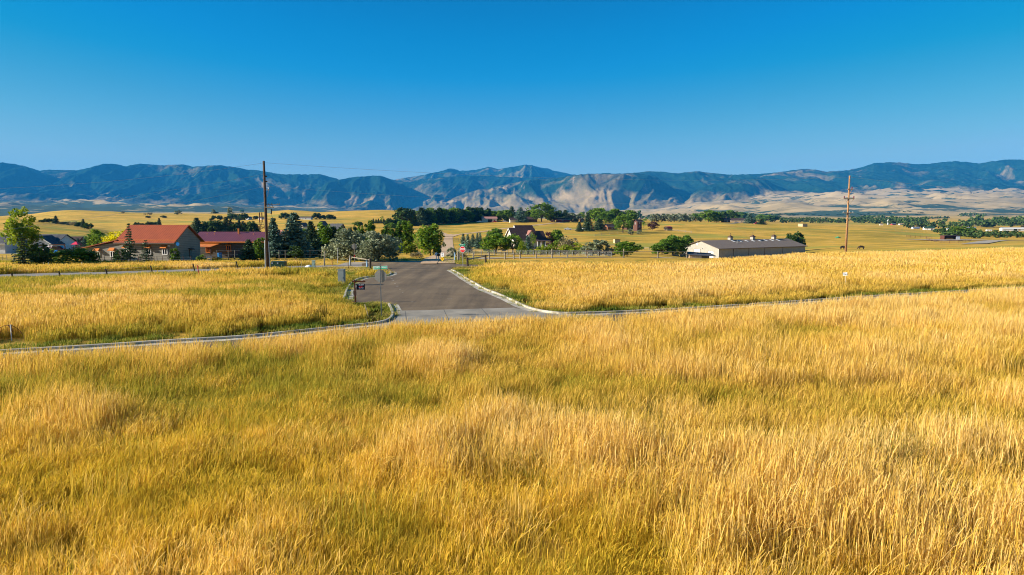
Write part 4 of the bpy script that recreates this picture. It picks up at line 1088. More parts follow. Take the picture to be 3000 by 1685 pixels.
def maroon_wing():
    D = 104; k = F / D; cx = 702; L = 205 / k; Wd = 5.4
    loc = at(cx, D + 2); loc.z = tz(loc.x, loc.y); h = 6 - 106 * (703 - 636) / F - loc.z; rise = 1.12
    t = house('maroon_roof_house', 'long dark house with maroon metal roof behind the grey house', 'house', loc, R(-2), L, Wd, h, rise, M_SHADESIDE, M_PURPROOF, over=.6, wm=M_RUST, chim=((.4, -.6, .9, .22, M_RUST),), sink=2,
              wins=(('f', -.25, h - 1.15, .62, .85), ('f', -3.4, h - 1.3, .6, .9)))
    p = MB(); x0 = -L / 2 + .35; x1 = x0 + 3.1
    p.slab((x0, -Wd/2 - 2.6, h - .75), (x1, -Wd/2 - 2.6, h - .80), (x1 + .5, -Wd/2, h - .32), (x0, -Wd/2, h - .30), .08).build('porch_roof', M_RUST, t)
    MB().box(x1 - .1, -Wd/2 - 2.4, (h - .8) / 2, .12, .12, h - .8).build('porch_post', M_POLE, t)
    MB().slab((-.62, -Wd/2 - .4, h - .72), (.12, -Wd/2 - .4, h - .72), (.12, -Wd/2, h - .45), (-.62, -Wd/2, h - .45), .05).build('awning', M_RUST, t)
    for x, y in ((-3.2, -.9), (2.9, -1.0), (-4.3, -.9)): MB().cyl((x, y, h + .3), (x, y, h + 1.05), .05, .05, 6).build('roof_pipe', M_RUST, t)
    lat = thing('garden_trellis', 'small white slatted trellis at the corner of the grey house', 'trellis', TP(615, 92)); m = MB()
    for q in range(9): m.box(0, 0, .12 + q * .09, .6, .03, .035)
    m.box(-.3, 0, .42, .05, .05, .9).box(.3, 0, .42, .05, .05, .9).build('lattice', M_WHITE, lat)
    bar = MB().cyl((0,0,0),(0,0,.85),.3,.3,14).build('barrel', M_BLUEPL); bar.location = TP(647, 101); tag(bar, 'blue barrel under the dark porch of the maroon roofed house', 'barrel')
    for q, (px, lb) in enumerate(((629, 'left of the two orange flower clumps before the dark porch'), (642, 'right of the two orange flower clumps before the dark porch'))):
        rg = np.random.RandomState(q); V, tt = leaf_quads(np.array([0, 0, .3]), .32, 150, .13, rg, .5)
        o = bpy.data.objects.new('flower_clump', crown_mesh('flower_clump', V, tt, M_ORGRASS)); C.objects.link(o); o.location = TP(px, 95); tag(o, lb, 'flowers')
maroon_wing()

# --- white house and garage at the far left
def white_house():
    D = 192; k = F / D
    loc = at(128, D + 4); h = 3.1
    L = 150 / k
    t = house('white_house', 'pale house with grey shingle roof and front gable, pickups parked before it', 'house', loc, 0, L, 8, h, 1.9, M_PALESIDE, M_SHINGLE, wins=(('f', -.6, 1.9, 1.2, 1.2), ('f', .7, 1.9, .9, 1.2)))
    g = MB(); x0 = span(128, 143, D); x1 = span(128, 209, D); xm = (x0 + x1) / 2; hw = (x1 - x0) / 2; y0 = -7.0; y1 = -2
    g.add([(x0,y0,-1),(x1,y0,-1),(x1,y0,2.7),(xm,y0,4.75),(x0,y0,2.7),(x0,y1,-1),(x1,y1,-1),(x1,y1,2.7),(xm,y1,4.75),(x0,y1,2.7)], [[0,1,2,3,4],[0,4,9,5],[1,6,7,2],[9,4,3,8],[2,7,8,3]])
    gw = g.build('garage_wing', M_PALESIDE, t)
    rf = MB(); e = .5
    rf.slab((x0-e,y0-.4,2.7-e*.64),(x0-e,y1,2.7-e*.64),(xm,y1,4.85),(xm,y0-.4,4.85), .12).slab((x1+e,y1,2.7-e*.64),(x1+e,y0-.4,2.7-e*.64),(xm,y0-.4,4.85),(xm,y1,4.85), .12)
    r2 = rf.build('garage_roof', M_SHINGLE, t)
    fa = MB(); ang = math.atan2(2.05 + e * .64, hw + e); ln = math.hypot(2.05 + e*.64, hw + e)
    fa.box(xm - (hw + e)/2, y0 - .45, (2.7 - e*.64 + 4.85)/2 - .1, ln, .06, .2, 0, -ang).box(xm + (hw + e)/2, y0 - .45, (2.7 - e*.64 + 4.85)/2 - .1, ln, .06, .2, 0, ang).build('bargeboard', M_WHITE, r2)
    f = MB().box(xm + .1, y0 - .04, 2.1, 1.35, .08, 1.0).build('window', M_WHITE, t); MB().box(xm + .1, y0 - .07, 2.1, 1.2, .06, .85).build('pane', M_GLASS, f)
    loc = at(2, D - 2); L = 100 / k
    house('white_garage', 'white outbuilding with dark grey roof at the left edge of the picture', 'garage', loc, 0, L, 8, 2.9, 2.0, M_PALESIDE, M_SHINGLE, wins=(('f', span(2, 11.5, D), 1.75, .7, 1.0),))
    house('dark_roof_house', 'dark hip roofed house half hidden between the left garage and spruces', 'house', at(214, 225), R(8), 7, 7, 2.6, 1.4, M_DKWOOD, M_BROWNSH, wins=(('f', 0, 1.4, 1, .9),))
    house('brown_cottage', 'small brown roofed cottage between the spruces and the yellow tree', 'house', at(331, 150), R(-20), 3.2, 3.0, 1.8, .9, M_TANWALL, M_BROWNSH, wins=(('f', .6, .9, .7, .8),))
white_house()

# --- vehicles
def vehicle(label, cat, loc, rz, paint, kind='pickup', group=None):
    t = thing({'pickup': 'pickup_truck', 'suv': 'parked_car', 'car': 'parked_car'}[kind], label, cat, loc, rz, group)
    if kind == 'pickup':
        prof = [(-2.75,.55),(-2.75,1.08),(-.75,1.10),(-.72,1.12),(1.15,1.12),(2.45,1.0),(2.78,.86),(2.78,.5),(2.2,.42),(-2.2,.42)]
        cab = [(-.72,1.08),(-.55,1.78),(.45,1.80),(1.25,1.10)]; L = 2.78; wx = (-1.75, 1.75)
        b = MB().prism(prof, -.95, .95).build('body', paint, t, bevel=.05)
        MB().box(-1.72, 0, 1.07, 1.8, 1.6, .10).build('bed', M_BLACK, b)
    else:
        prof = [(-2.2,.5),(-2.25,.95),(-1.9,1.05),(1.0,1.05),(2.05,.9),(2.25,.75),(2.25,.42),(-2.1,.4)]
        top = 1.68 if kind == 'suv' else 1.42
        cab = [(-1.95,1.0),(-1.6,top),(.35,top),(1.05,1.03)]; L = 2.25; wx = (-1.4, 1.4)
        b = MB().prism(prof, -.88, .88).build('body', paint, t, bevel=.05)
    y = .80 if kind == 'pickup' else .74
    MB().prism(cab, -y, y).build('cab', paint, t, bevel=.05)
    xs = [p[0] for p in cab]; zt = cab[1][1]; zb = cab[0][1] + .06
    g = MB(); ins = [(cab[0][0]+.16, zb+.04),(cab[1][0]+.08, zt-.12),(cab[2][0]-.08, zt-.12),(cab[3][0]-.2, zb+.04)]
    g.prism(ins, -y - .012, y + .012)
    g.add([(cab[3][0]+.01,-.62,zb),(cab[2][0]+.02,-.6,zt-.1),(cab[2][0]+.02,.6,zt-.1),(cab[3][0]+.01,.62,zb)], [[0,1,2,3]])
    g.add([(cab[0][0]-.01,-.6,zb+.05),(cab[1][0]-.02,-.58,zt-.12),(cab[1][0]-.02,.58,zt-.12),(cab[0][0]-.01,.6,zb+.05)], [[0,1,2,3]])
    g.build('window_glass', M_GLASS, t)
    for x in wx:
        for s in (-1, 1):
            w = bpy.data.objects.new('wheel', None); C.objects.link(w); w.parent = t; w.location = (x, s * .84, .37)
            MB().cyl((0, -.13, 0), (0, .13, 0), .37, .37, 18).build('tyre', M_TIRE, w, bevel=0)
            MB().cyl((0, -.14, 0), (0, .14, 0), .2, .2, 10).build('rim', M_RIM, w)
    for s in (-1, 1):
        MB().box(L - .04, s * .68, .76, .12, .34, .16).build('headlight', M_LAMPC, t)
        MB().box(-L + .03, s * .78, .86, .10, .16, .26).build('tail_light', M_LAMPR, t)
    MB().box(-L - .04, 0, .52, .12, 1.7, .16).build('bumper', M_CHROME, t)
    return t
vehicle('dark maroon pickup truck parked before the pale gable at left', 'pickup', at(181, 181), R(12), M_DARKCAR)
vehicle('bright maroon pickup parked nose in, tailgate toward the viewer, beside the dark pickup', 'pickup', at(158, 177), R(68), M_MAROON)
vehicle('white sport utility partly hidden behind the tall yellow green tree', 'car', at(128, 181), R(75), M_CARW, 'suv')
vehicle('white pickup truck crossing the golden meadow on the lane', 'pickup', S(1662, 674, 300), R(180), M_CARW)
vehicle('red car parked on the lane beside the spruces near the log cabin', 'car', S(1741, 673.5, 300), R(30), M_CARRED, 'car')
vehicle('white car parked between the two spruces on the meadow lane', 'car', S(1707, 674, 300), R(100), M_CARW, 'suv')
vehicle('white truck parked left of the cream garage by the dark windbreak', 'pickup', S(1405, 652, 300), R(20), M_CARW)
vehicle('red car parked before the open front of the cream garage', 'car', S(1449, 652, 300), R(200), M_CARRED, 'car')
vehicle('white van parked between the cream garage and the cream house', 'van', S(1480, 651, 300), R(5), M_CARW, 'suv')
vehicle('dark blue car parked under the trees by the tan house on the rise', 'car', S(2152, 653, 300), R(10), M_CARB, 'car')
vehicle('red pickup parked on the grass right of the tan house on the rise', 'pickup', S(2210, 657, 300), R(200), M_CARRED)

# --- red canopy on posts, slide, swing frame
c = thing('garden_canopy', 'bright red peaked canopy on dark posts right of the pale house', 'canopy', at(230, 185)); w_ = span(220, 241, 185) / 2
MB().add([(-w_,-w_,2.1),(w_,-w_,2.1),(w_,w_,2.1),(-w_,w_,2.1),(0,0,2.9)], [[0,1,4],[1,2,4],[2,3,4],[3,0,4],[3,2,1,0]]).build('cloth', M_RTARP, c)
for a in (-1, 1):
    for b_ in (-1, 1): MB().box(a * w_ * .9, b_ * w_ * .9, 1.03, .1, .1, 2.1).build('post', M_TRIM, c)
c = thing('pergola_frame', 'dark open timber frame beside the red canopy', 'pergola', at(236, 176)); m = MB()
for z in (.6, 1.1, 1.6): m.box(0, 0, z, 2.6, .08, .1)
m.build('rails', M_TRIM, c)
for a in (-1.3, 1.3): MB().box(a, .02, .9, .14, .12, 1.9).build('post', M_TRIM, c)
c = thing('swing_set', 'rust coloured swing frame with a blue slide in the left garden', 'play set', TP(165, 108))
MB().box(.5, 0, 2.0, 2.4, .1, .1).build('top_bar', M_RUSTY, c)
for x in (-.65, 1.65):
    for s in (-1, 1): MB().cyl((x, s * .7, 0), (x, 0, 2.0), .04, .04).build('leg', M_RUSTY, c)
MB().slab((-.2,-.9,.15),(.25,-.9,.15),(.45,.1,1.15),(0,.1,1.15), .06).build('slide', M_BLUEPL, c)
MB().box(1.1, -.1, .9, .9, .25, .1).build('swing_seat', M_YELPL, c)

# --- big metal barn on the right
def big_barn():
    B = Vector((74.5, 250)); u = Vector((.872, .49)); v = Vector((-.49, .872)); L = 47.0; Wd = 18.0
    z0 = 6 - 250 * (759 - 636) / F; eave = 6 - 250 * (727.7 - 636) / F; h = eave - z0; rise = 2.5
    cen = B + u * (L / 2) + v * (Wd / 2); rz = math.atan2(u.y, u.x)
    t = house('metal_barn', 'long beige metal barn with brown roof and three cupolas beyond the right field', 'barn', (cen.x, cen.y, z0), rz, L, Wd, h, rise, M_BARNWALL, M_BARNROOF, over=.7, wm=M_TRIM, sink=3, rt=.12,
              garage=(('l', 1.6, 1.75, 3.3, 3.0, M_DOORW), ('l', -5.3, 1.25, 2.9, 3.0, M_DOORW)))
    for x in (-L/2 + 7.5, -L/2 + 15.5, -L/2 + 24, -L/2 + 34): MB().box(x, -Wd/2 - .05, h / 2 - .2, .12, .1, h + .3).build('downspout', M_TRIM, t)
    MB().box(-L/2 + .05, -Wd/2 - .05, h/2 - .2, .22, .1, h).build('corner_trim', M_WHITE, t)
    for x in (-L/2 + 15.3, -L/2 + 27.5, -L/2 + 39.5):
        cu = MB().box(x, 0, h + rise + .55, 1.35, 1.35, 1.1).build('cupola', M_BARNWALL, t)
        MB().add([(x-.95,-.95,h+rise+1.1),(x+.95,-.95,h+rise+1.1),(x+.95,.95,h+rise+1.1),(x-.95,.95,h+rise+1.1),(x,0,h+rise+1.95)], [[0,1,4],[1,2,4],[2,3,4],[3,0,4],[3,2,1,0]]).build('cupola_roof', M_TRIM, cu)
        MB().cyl((x,0,h+rise+1.9),(x,0,h+rise+2.7),.04,.03).box(x,0,h+rise+2.6,.5,.04,.1).build('weather_vane', M_BLACK, cu)
    s = rise / (Wd / 2)
    for q in range(8):
        x = -L/2 + 14.6 + q * 3.55; y1, y0 = -.9, -2.7
        MB().slab((x, y0, h + rise + s * y0 + .19), (x + .8, y0, h + rise + s * y0 + .19), (x + .8, y1, h + rise + s * y1 + .19), (x, y1, h + rise + s * y1 + .19), -.03).build('skylight', M_WHITE, t)
    MB().cyl((-L/2+14.5, -4.2, h+1.2), (-L/2+14.5, -4.2, h + 2.6), .12, .12).build('roof_vent', M_STEEL, t)
    for y in (4.5, -1.0): MB().box(-L/2 - .1, y, h - .3, .2, .3, .25).build('wall_lamp', M_STEEL, t)
    MB().cyl((-L/2 - .02, 1.6, h + 1.3), (-L/2 - .08, 1.6, h + 1.3), .5, .5, 14).build('gable_vent', M_WHITE, t)
    # lower shed in front of the gable
    loc = at(2048, 232); zz = 6 - 232 * (760 - 636) / F
    sh = thing('low_shed', 'low open shed with dark single pitch roof in front of the barn gable', 'shed', (loc.x, loc.y, zz), rz + R(-28))
    MB().slab((-4.6,-3.2,1.75),(4.6,-3.2,1.35),(4.6,3.2,2.0),(-4.6,3.2,2.6), .14).build('roof', M_SHINGLE, sh)
    MB().box(-4.2, 0, .4, .12, 5.6, 2.9).box(0, 2.9, .5, 8.4, .12, 2.6).box(-2.2, -2.9, .35, 4.0, .12, 2.4).build('wall', M_TANWALL, sh)
    for x in (-.1, 2.0, 4.2): MB().box(x, -2.95, .2, .15, .15, 2.6).build('post', M_TRIM, sh)
    rp = thing('rock_pile', 'heap of pale rocks left of the beige barn', 'rocks', at(1989, 236)); rg = random.Random(5)
    for q in range(12):
        bm = bmesh.new(); bmesh.ops.create_icosphere(bm, subdivisions=2, radius=rg.uniform(.35, .75))
        for vv in bm.verts: vv.co *= rg.uniform(.8, 1.15)
        me = bpy.data.meshes.new('rock'); bm.to_mesh(me); bm.free(); me.materials.append(M_RUBBLE)
        o = bpy.data.objects.new('rock', me); C.objects.link(o); o.parent = rp; o.location = (rg.uniform(-2.4, 2.0), rg.uniform(-1, 1), rg.uniform(.1, 1.0))
big_barn()

# --- brown roofed cream house in the middle
def brown_house():
    D = 240; loc = at(1536, D + 6); z = loc.z
    L = 9.6; h = 3.4; rise = 4.6; Wd = 10
    t = thing('brown_roof_house', 'cream house with steep dark brown roof, dormer and blue windowed porch', 'house', (loc.x, loc.y, z), R(22))
    def gab(x0, x1, y0, y1, zb, h_, rs, wn='wall', over=.5, ridge='x'):
        ym = (y0 + y1) / 2
        V = [(x0,y0,zb),(x1,y0,zb),(x1,y1,zb),(x0,y1,zb),(x0,y0,h_),(x1,y0,h_),(x1,y1,h_),(x0,y1,h_),(x0,ym,h_+rs),(x1,ym,h_+rs)]
        MB().add(V, [[0,1,5,4],[2,3,7,6],[1,2,6,9,5],[3,0,4,8,7]]).build(wn, M_CREAM, t)
        s = rs / ((y1 - y0) / 2); e = h_ - over * s; o = over
        r_ = MB().slab((x0-o,y0-o,e+.05),(x1+o,y0-o,e+.05),(x1+o,ym,h_+rs+.05),(x0-o,ym,h_+rs+.05),-.14).slab((x1+o,y1+o,e+.05),(x0-o,y1+o,e+.05),(x0-o,ym,h_+rs+.05),(x1+o,ym,h_+rs+.05),-.14).build('roof', M_BROWNSH, t)
        MB().box((x0+x1)/2, y0-o-.04, e+.1, x1-x0+2*o, .08, .22).build('fascia', M_WHITE, r_)
        ang = math.atan2(rs, (y1-y0)/2); ln = math.hypot(rs + over*s, (y1-y0)/2+over)
        bg_ = MB()
        for sg in (-1, 1):
            a = Vector((x0-o-.04, ym, h_+rs+.05)); b_ = Vector((x0-o-.04, ym + sg*((y1-y0)/2+o), e+.05)); bg_.slab(a + Vector((0,0,.12)), b_ + Vector((0,0,.12)), b_ - Vector((0,0,.16)), a - Vector((0,0,.16)), .07)
        bg_.build('bargeboard', M_WHITE, r_)
        return r_
    gab(-5.6, 3.2, -4.6, 4.6, -2, 3.1, 4.0)
    gab(-2.6, 3.4, -1.5, 5.5, 3.0, 4.6, 3.4, 'upper_wall')
    gab(3.2, 6.4, -4.2, 2.6, -2, 3.0, 3.0, 'porch_wing_wall')
    # dormer
    d = MB().add([(0.1,-3.9,3.1),(1.9,-3.9,3.1),(1.9,-3.9,5.0),(1.0,-3.9,6.2),(0.1,-3.9,5.0),(0.1,-1.2,3.1),(1.9,-1.2,3.1),(1.9,-1.2,5.0),(1.0,-1.2,6.2),(0.1,-1.2,5.0)], [[0,1,2,3,4],[0,4,9,5],[1,6,7,2],[4,3,8,9],[2,7,8,3]]).build('dormer', M_CREAM, t)
    MB().slab((-.35,-4.25,4.75),(-.35,-1.2,4.75),(1.0,-1.2,6.35),(1.0,-4.25,6.35),.1).slab((2.35,-1.2,4.75),(2.35,-4.25,4.75),(1.0,-4.25,6.35),(1.0,-1.2,6.35),.1).build('dormer_roof', M_REDSH, d)
    MB().box(1.0, -3.95, 4.3, 1.0, .1, 1.1).build('window', M_BLUEGL, d)
    # porch: posts, deck, windows, stair with white railing
    MB().box(4.6, -5.4, .55, 5.2, 2.6, .2).build('porch_deck', M_TRIM, t)
    MB().slab((2.0,-6.8,2.7),(7.3,-6.8,2.7),(7.3,-4.2,3.3),(2.0,-4.2,3.3), .12).build('porch_roof', M_BROWNSH, t)
    for x in (2.2, 3.6, 5.2, 6.9): MB().box(x, -6.55, 1.6, .2, .2, 2.2).build('porch_post', M_WHITE, t)
    for x in (3.9, 4.7, 5.5, 6.1):
        f = MB().box(x, -4.26, 1.75, .65, .1, 1.7).build('window', M_WHITE, t); MB().box(x, -4.32, 1.75, .5, .06, 1.5).build('pane', M_BLUEGL, f)
    st = MB()
    for q in range(6): st.box(4.6 - q * .28 + .6, -7.2 - .0 * q, .5 - q * .25, .3, 1.1, .12)
    s_ = st.build('stair', M_REDSH, t); rl = MB()
    for yy in (-7.75, -6.65):
        rl.cyl((5.4, yy, 1.4), (3.6, yy, -.2), .05, .05, 5).cyl((5.4, yy, .9), (3.6, yy, -.7), .04, .04, 5)
        for q in range(5): rl.cyl((5.4 - q*.45, yy, 1.4 - q*.4), (5.4 - q*.45, yy, .4 - q*.4), .03, .03, 5)
    rl.build('railing', M_WHITE, s_)
    f = MB().box(-5.64, 0, 4.5, .08, .9, .9).build('window', M_WHITE, t); MB().box(-5.69, 0, 4.5, .06, .7, .7).build('pane', M_GLASS, f)
    MB().cyl((-.6,-3.2,4.0),(-.6,-3.2,5.0),.1,.1).build('roof_pipe', M_WHITE, t)
brown_house()

# --- the row of houses along the rise
def hp(px, py, lo=300): 
    p = S(px, py, lo); return p, p.y / F   # foot of the thing and metres per pixel there
p, m_ = hp(1434, 651); house('cream_garage', 'cream garage with faded red roof in front of the dark windbreak', 'garage', p, R(9), 43*m_, 20*m_, 10.5*m_, 5*m_, M_CREAM, M_PINKROOF, garage=(('f', 1*m_, 4.2*m_, 12*m_, 7.5*m_, M_BLACK),), doors=(('f', 14*m_, 3.5*m_, 3*m_, 6*m_, M_REDWALL),))
p, m_ = hp(1530, 650); house('cream_ranch_house', 'long low cream and dark house with brown roof on the rise', 'house', p, R(9), 84*m_, 22*m_, 8.5*m_, 6*m_, M_DKWOOD, M_BROWNSH, wins=(('f', 10*m_, 4*m_, 4*m_, 3*m_), ('f', -5*m_, 4*m_, 4*m_, 3*m_)))
p, m_ = hp(1505, 652); house('cream_gable_shed', 'cream gabled garage at the left end of the long brown roofed house', 'garage', p, R(12), 24*m_, 15*m_, 8*m_, 6*m_, M_CREAM, M_BROWNSH, wins=(('l', 0, 6*m_, 2.5*m_, 2.5*m_),))
p, m_ = hp(1648, 650); house('red_barn', 'low red barn with brown roof right of the tallest tree on the rise', 'barn', p, R(10), 38*m_, 14*m_, 6.5*m_, 4*m_, M_REDWALL, M_BROWNSH, wins=(('f', -3*m_, 3.2*m_, 4*m_, 2.5*m_),))
p, m_ = hp(1617, 650); house('red_shed', 'tiny red shed between the tallest tree and the red barn', 'shed', p, 0, 7.5*m_, 6*m_, 4*m_, 1.5*m_, M_REDWALL, M_BROWNSH)
p, m_ = hp(1703.5, 649.5); house('red_garage', 'small red garage with a white door, gable toward the viewer', 'garage', p, R(90), 10*m_, 12*m_, 6.5*m_, 3.2*m_, M_REDWALL, M_REDSH, garage=(('l', 0, 3.3*m_, 8*m_, 5.6*m_, M_WHITE),))
p, m_ = hp(1786, 673); house('log_cabin', 'orange brown log cabin with brown roof beside the lane', 'house', p, R(28), 32*m_, 19*m_, 10.5*m_, 5.5*m_, M_LOG, M_BROWNSH, over=1.0, wins=(('f', 0, 5*m_, 4*m_, 4*m_), ('f', 9*m_, 5*m_, 4*m_, 4*m_), ('l', 1.5*m_, 5.5*m_, 4.5*m_, 5*m_)), chim=((-2*m_, 2, 5*m_, 2.6*m_, M_TANWALL),))
p, m_ = hp(1865, 677); house('tower_house', 'tall dark red brown wooden tower house with balcony on the meadow', 'house', p, R(38), 19*m_, 15*m_, 29*m_, 4.5*m_, M_DKWOOD, M_BROWNSH, over=1.0, wins=(('f', 0, 24*m_, 4*m_, 5*m_), ('f', 0, 13*m_, 4*m_, 4*m_), ('l', 0, 22*m_, 3*m_, 4*m_)))
b_ = MB().box(0, -8.5*m_, 10*m_, 16*m_, 4*m_, .3).box(0, -10.4*m_, 12*m_, 16*m_, .15, .12); o = b_.build('balcony', M_DKWOOD, bpy.data.objects['tower_house'])
p, m_ = hp(1843, 674); house('dark_gable_house', 'dark gabled house behind the bright green tree, left of the tower house', 'house', (p.x, p.y + 8, p.z), R(30), 24*m_, 16*m_, 23*m_, 6*m_, M_DKWOOD, M_BROWNSH, over=.9, wins=(('l', 0, 16*m_, 3*m_, 4*m_),), chim=((0, 0, 4*m_, 2.2*m_, M_STEEL),))
def gambrel(px, py, label, wpx, hpx, rz):
    p, m_ = hp(px, py, 250); t = thing('gambrel_shed', label, 'shed', p, rz); w = wpx * m_ / 2 * .8; h = hpx * m_; L = wpx * m_ * .9
    pr = [(-w, h*.45), (-w*.72, h*.82), (0, h), (w*.72, h*.82), (w, h*.45)]
    mb = MB(); mb.v = [(-L/2, y, z) for y, z in [(-w,-.5)] + pr + [(w,-.5)]] + [(L/2, y, z) for y, z in [(-w,-.5)] + pr + [(w,-.5)]]
    mb.f = [[0,1,2,3,4,5,6], [7,8,9,10,11,12,13][::-1], [0,7,8,1], [5,12,13,6]]; mb.build('wall', M_TANWALL, t)
    rf = MB()
    for a, b2 in zip(pr[:-1], pr[1:]): rf.slab((-L/2-.3, a[0]*1.06, a[1]+.06), (L/2+.3, a[0]*1.06, a[1]+.06), (L/2+.3, b2[0]*1.06, b2[1]+.06), (-L/2-.3, b2[0]*1.06, b2[1]+.06), -.1)
    rf.build('roof', M_REDWALL, t)
gambrel(1954, 675, 'small dark red gambrel roofed shed alone on the right meadow', 20, 11, R(35))
def flatshed(px, py, label, w, h, rz, wall, lo=200, name='field_shed'):
    p, m_ = hp(px, py, lo); t = thing(name, label, 'shed', p, rz); W_ = w * m_; H_ = h * m_
    MB().add([(-W_/2,-W_*.35,-.5),(W_/2,-W_*.35,-.5),(W_/2,W_*.35,-.5),(-W_/2,W_*.35,-.5),(-W_/2,-W_*.35,H_*.92),(W_/2,-W_*.35,H_*.86),(W_/2,W_*.35,H_*.86),(-W_/2,W_*.35,H_*.92)], [[0,1,5,4],[1,2,6,5],[2,3,7,6],[3,0,4,7]]).build('wall', wall, t)
    MB().slab((-W_/2-.15,-W_*.35-.15,H_*.97),(W_/2+.15,-W_*.35-.15,H_*.91),(W_/2+.15,W_*.35+.15,H_*.91),(-W_/2-.15,W_*.35+.15,H_*.97), .1).build('roof', M_BROWNSH, t)
    return t
flatshed(1805, 713, 'plain tan flat roofed shed standing alone on the slope', 17, 13, R(18), M_TANWALL)
flatshed(2345, 664, 'low tan shed with red brown roof far out on the right meadow', 22, 9, R(32), M_TANWALL, 300)
p, m_ = hp(2157, 652); house('tan_house', 'tan house with brown roof among the trees right on the rise', 'house', p, R(-6), 46*m_, 18*m_, 7*m_, 5*m_, M_TANWALL, M_BROWNSH, wins=(('f', 8*m_, 3.6*m_, 3*m_, 3*m_),))
p, m_ = hp(2121, 652); house('brown_gable_house', 'dark brown house with stone chimney left of the tan house', 'house', p, R(20), 22*m_, 14*m_, 8*m_, 5*m_, M_DKWOOD, M_BROWNSH, chim=((0, 0, 4*m_, 3*m_, M_TANWALL),), wins=(('f', 0, 4*m_, 3*m_, 3*m_),))
p, m_ = hp(1203, 656, 350); house('pink_roof_cottage', 'small cottage with faded red roof under the dark trees left of the windbreak', 'house', p, R(-15), 13*m_, 9*m_, 6*m_, 4*m_, M_TANWALL, M_PINKROOF, wins=(('f', 0, 3*m_, 2*m_, 2*m_),))
p, m_ = hp(1213, 657, 350); t = thing('camper_trailer', 'white camper trailer parked at the left end of the windbreak', 'trailer', p, R(10)); MB().box(0, 0, 3.2*m_, 8*m_, 4*m_, 4.2*m_).build('body', M_CARW, t, bevel=.25)
MB().box(.5*m_, -2.05*m_, 3.8*m_, 3*m_, .1, 1.2*m_).build('window', M_GLASS, t)
for x in (-1.0, 1.0): MB().cyl((x, -2.0*m_, .5*m_), (x, -1.5*m_, .5*m_), .9*m_*.6, .9*m_*.6, 12).build('wheel', M_TIRE, t)
# houses on the left hills
p, m_ = hp(901, 643, 500); house('low_ranch_house', 'long low dark roofed ranch house between two dark tree clumps on the hill', 'house', p, R(-10), 38*m_, 14*m_, 4.8*m_, 3.2*m_, M_PALESIDE, M_BROWNSH, wins=(('f', 3*m_, 2.4*m_, 3*m_, 2*m_),), garage=(('f', -9*m_, 2*m_, 6*m_, 3*m_, M_WHITE),))
p, m_ = hp(736, 643, 500); house('grey_farmhouse', 'small grey gabled farmhouse among dark trees on the left hill', 'house', p, R(60), 12*m_, 13*m_, 4.5*m_, 3.5*m_, M_PALESIDE, M_SHINGLE, wins=(('l', 0, 2.6*m_, 2.5*m_, 2*m_),))
p, m_ = hp(700, 643, 500); house('grey_shed', 'pale grey shed half hidden in the dark trees on the left hill', 'shed', p, R(20), 10*m_, 8*m_, 5*m_, 3*m_, M_PALESIDE, M_SHINGLE)
p, m_ = hp(772, 643, 500); house('blue_grey_house', 'blue grey house right behind the tall left utility pole', 'house', p, R(-20), 13*m_, 9*m_, 4*m_, 2.6*m_, M_PALESIDE, M_SHINGLE, garage=(('f', -3*m_, 2*m_, 3*m_, 3*m_, M_WHITE),))
p = at(990, 330); m_ = 330 / F; house('dark_hip_house', 'large house with steep dark grey roof above the spruces', 'house', (p.x, p.y, p.z), R(-24), 40*m_, 30*m_, 26*m_, 19*m_, M_GREYSIDE, M_SHINGLE, over=.6, wins=(('f', 0, 20*m_, 6*m_, 6*m_),))
p = at(950, 400); m_ = 400 / F; house('pale_gable_house', 'pale gabled house with grey roof left of the steep dark roof', 'house', p, R(75), 24*m_, 22*m_, 24*m_, 13*m_, M_PALESIDE, M_SHINGLE, wins=(('l', 0, 24*m_, 4*m_, 4*m_),))
p = at(893, 360); m_ = 360 / F; house('tan_gable_house', 'tan gable wall showing between the tall spruces', 'house', p, R(80), 30*m_, 14*m_, 31*m_, 9*m_, M_CREAM, M_SHINGLE, wins=(('l', 1.5*m_, 29*m_, 3*m_, 4*m_),))
p = at(822, 260); m_ = 260 / F; house('grey_roof_cottage', 'grey roofed cottage behind the first tall spruce right of the pole', 'house', p, R(-30), 26*m_, 20*m_, 30*m_, 14*m_, M_GREYSIDE, M_REDSH)
# right valley
p, m_ = hp(2955, 677, 500); house('white_metal_shed', 'long white metal shed by the lane at the right edge', 'shed', p, R(-4), 64*m_, 12*m_, 7*m_, 2.5*m_, M_WHITE, M_WHITE, garage=(('f', 5*m_, 3*m_, 9*m_, 5*m_, M_BLACK), ('f', 16*m_, 3*m_, 5*m_, 5*m_, M_TANWALL)))
p, m_ = hp(3000, 676, 500); house('dark_roof_shed', 'white walled shed with dark roof cut by the right edge', 'shed', p, R(-4), 30*m_, 12*m_, 6*m_, 4*m_, M_WHITE, M_SHINGLE)
p, m_ = hp(2887, 678, 500); t = thing('horse_trailer', 'white box trailer parked left of the long white shed', 'trailer', p, R(-6)); MB().box(0, 0, 2.8*m_, 15*m_, 5*m_, 4.6*m_).build('body', M_WHITE, t, bevel=.12)
MB().box(7*m_, 0, 3*m_, 3*m_, 4.5*m_, 4*m_).build('nose', M_SHINGLE, t)
for x in (-1.2, 1.2): MB().cyl((x, -2.6*m_, .5), (x, -2.2*m_, .5), .5, .5, 12).build('wheel', M_TIRE, t)
p, m_ = hp(2712, 674, 500); house('green_roof_house', 'white house with dark green roof in the right valley', 'house', p, R(-12), 28*m_, 12*m_, 6*m_, 4*m_, M_WHITE, M_XFMR, wins=(('f', -6*m_, 3*m_, 3*m_, 2.5*m_),), garage=(('f', 6*m_, 2.6*m_, 4*m_, 4*m_, M_SHINGLE),))
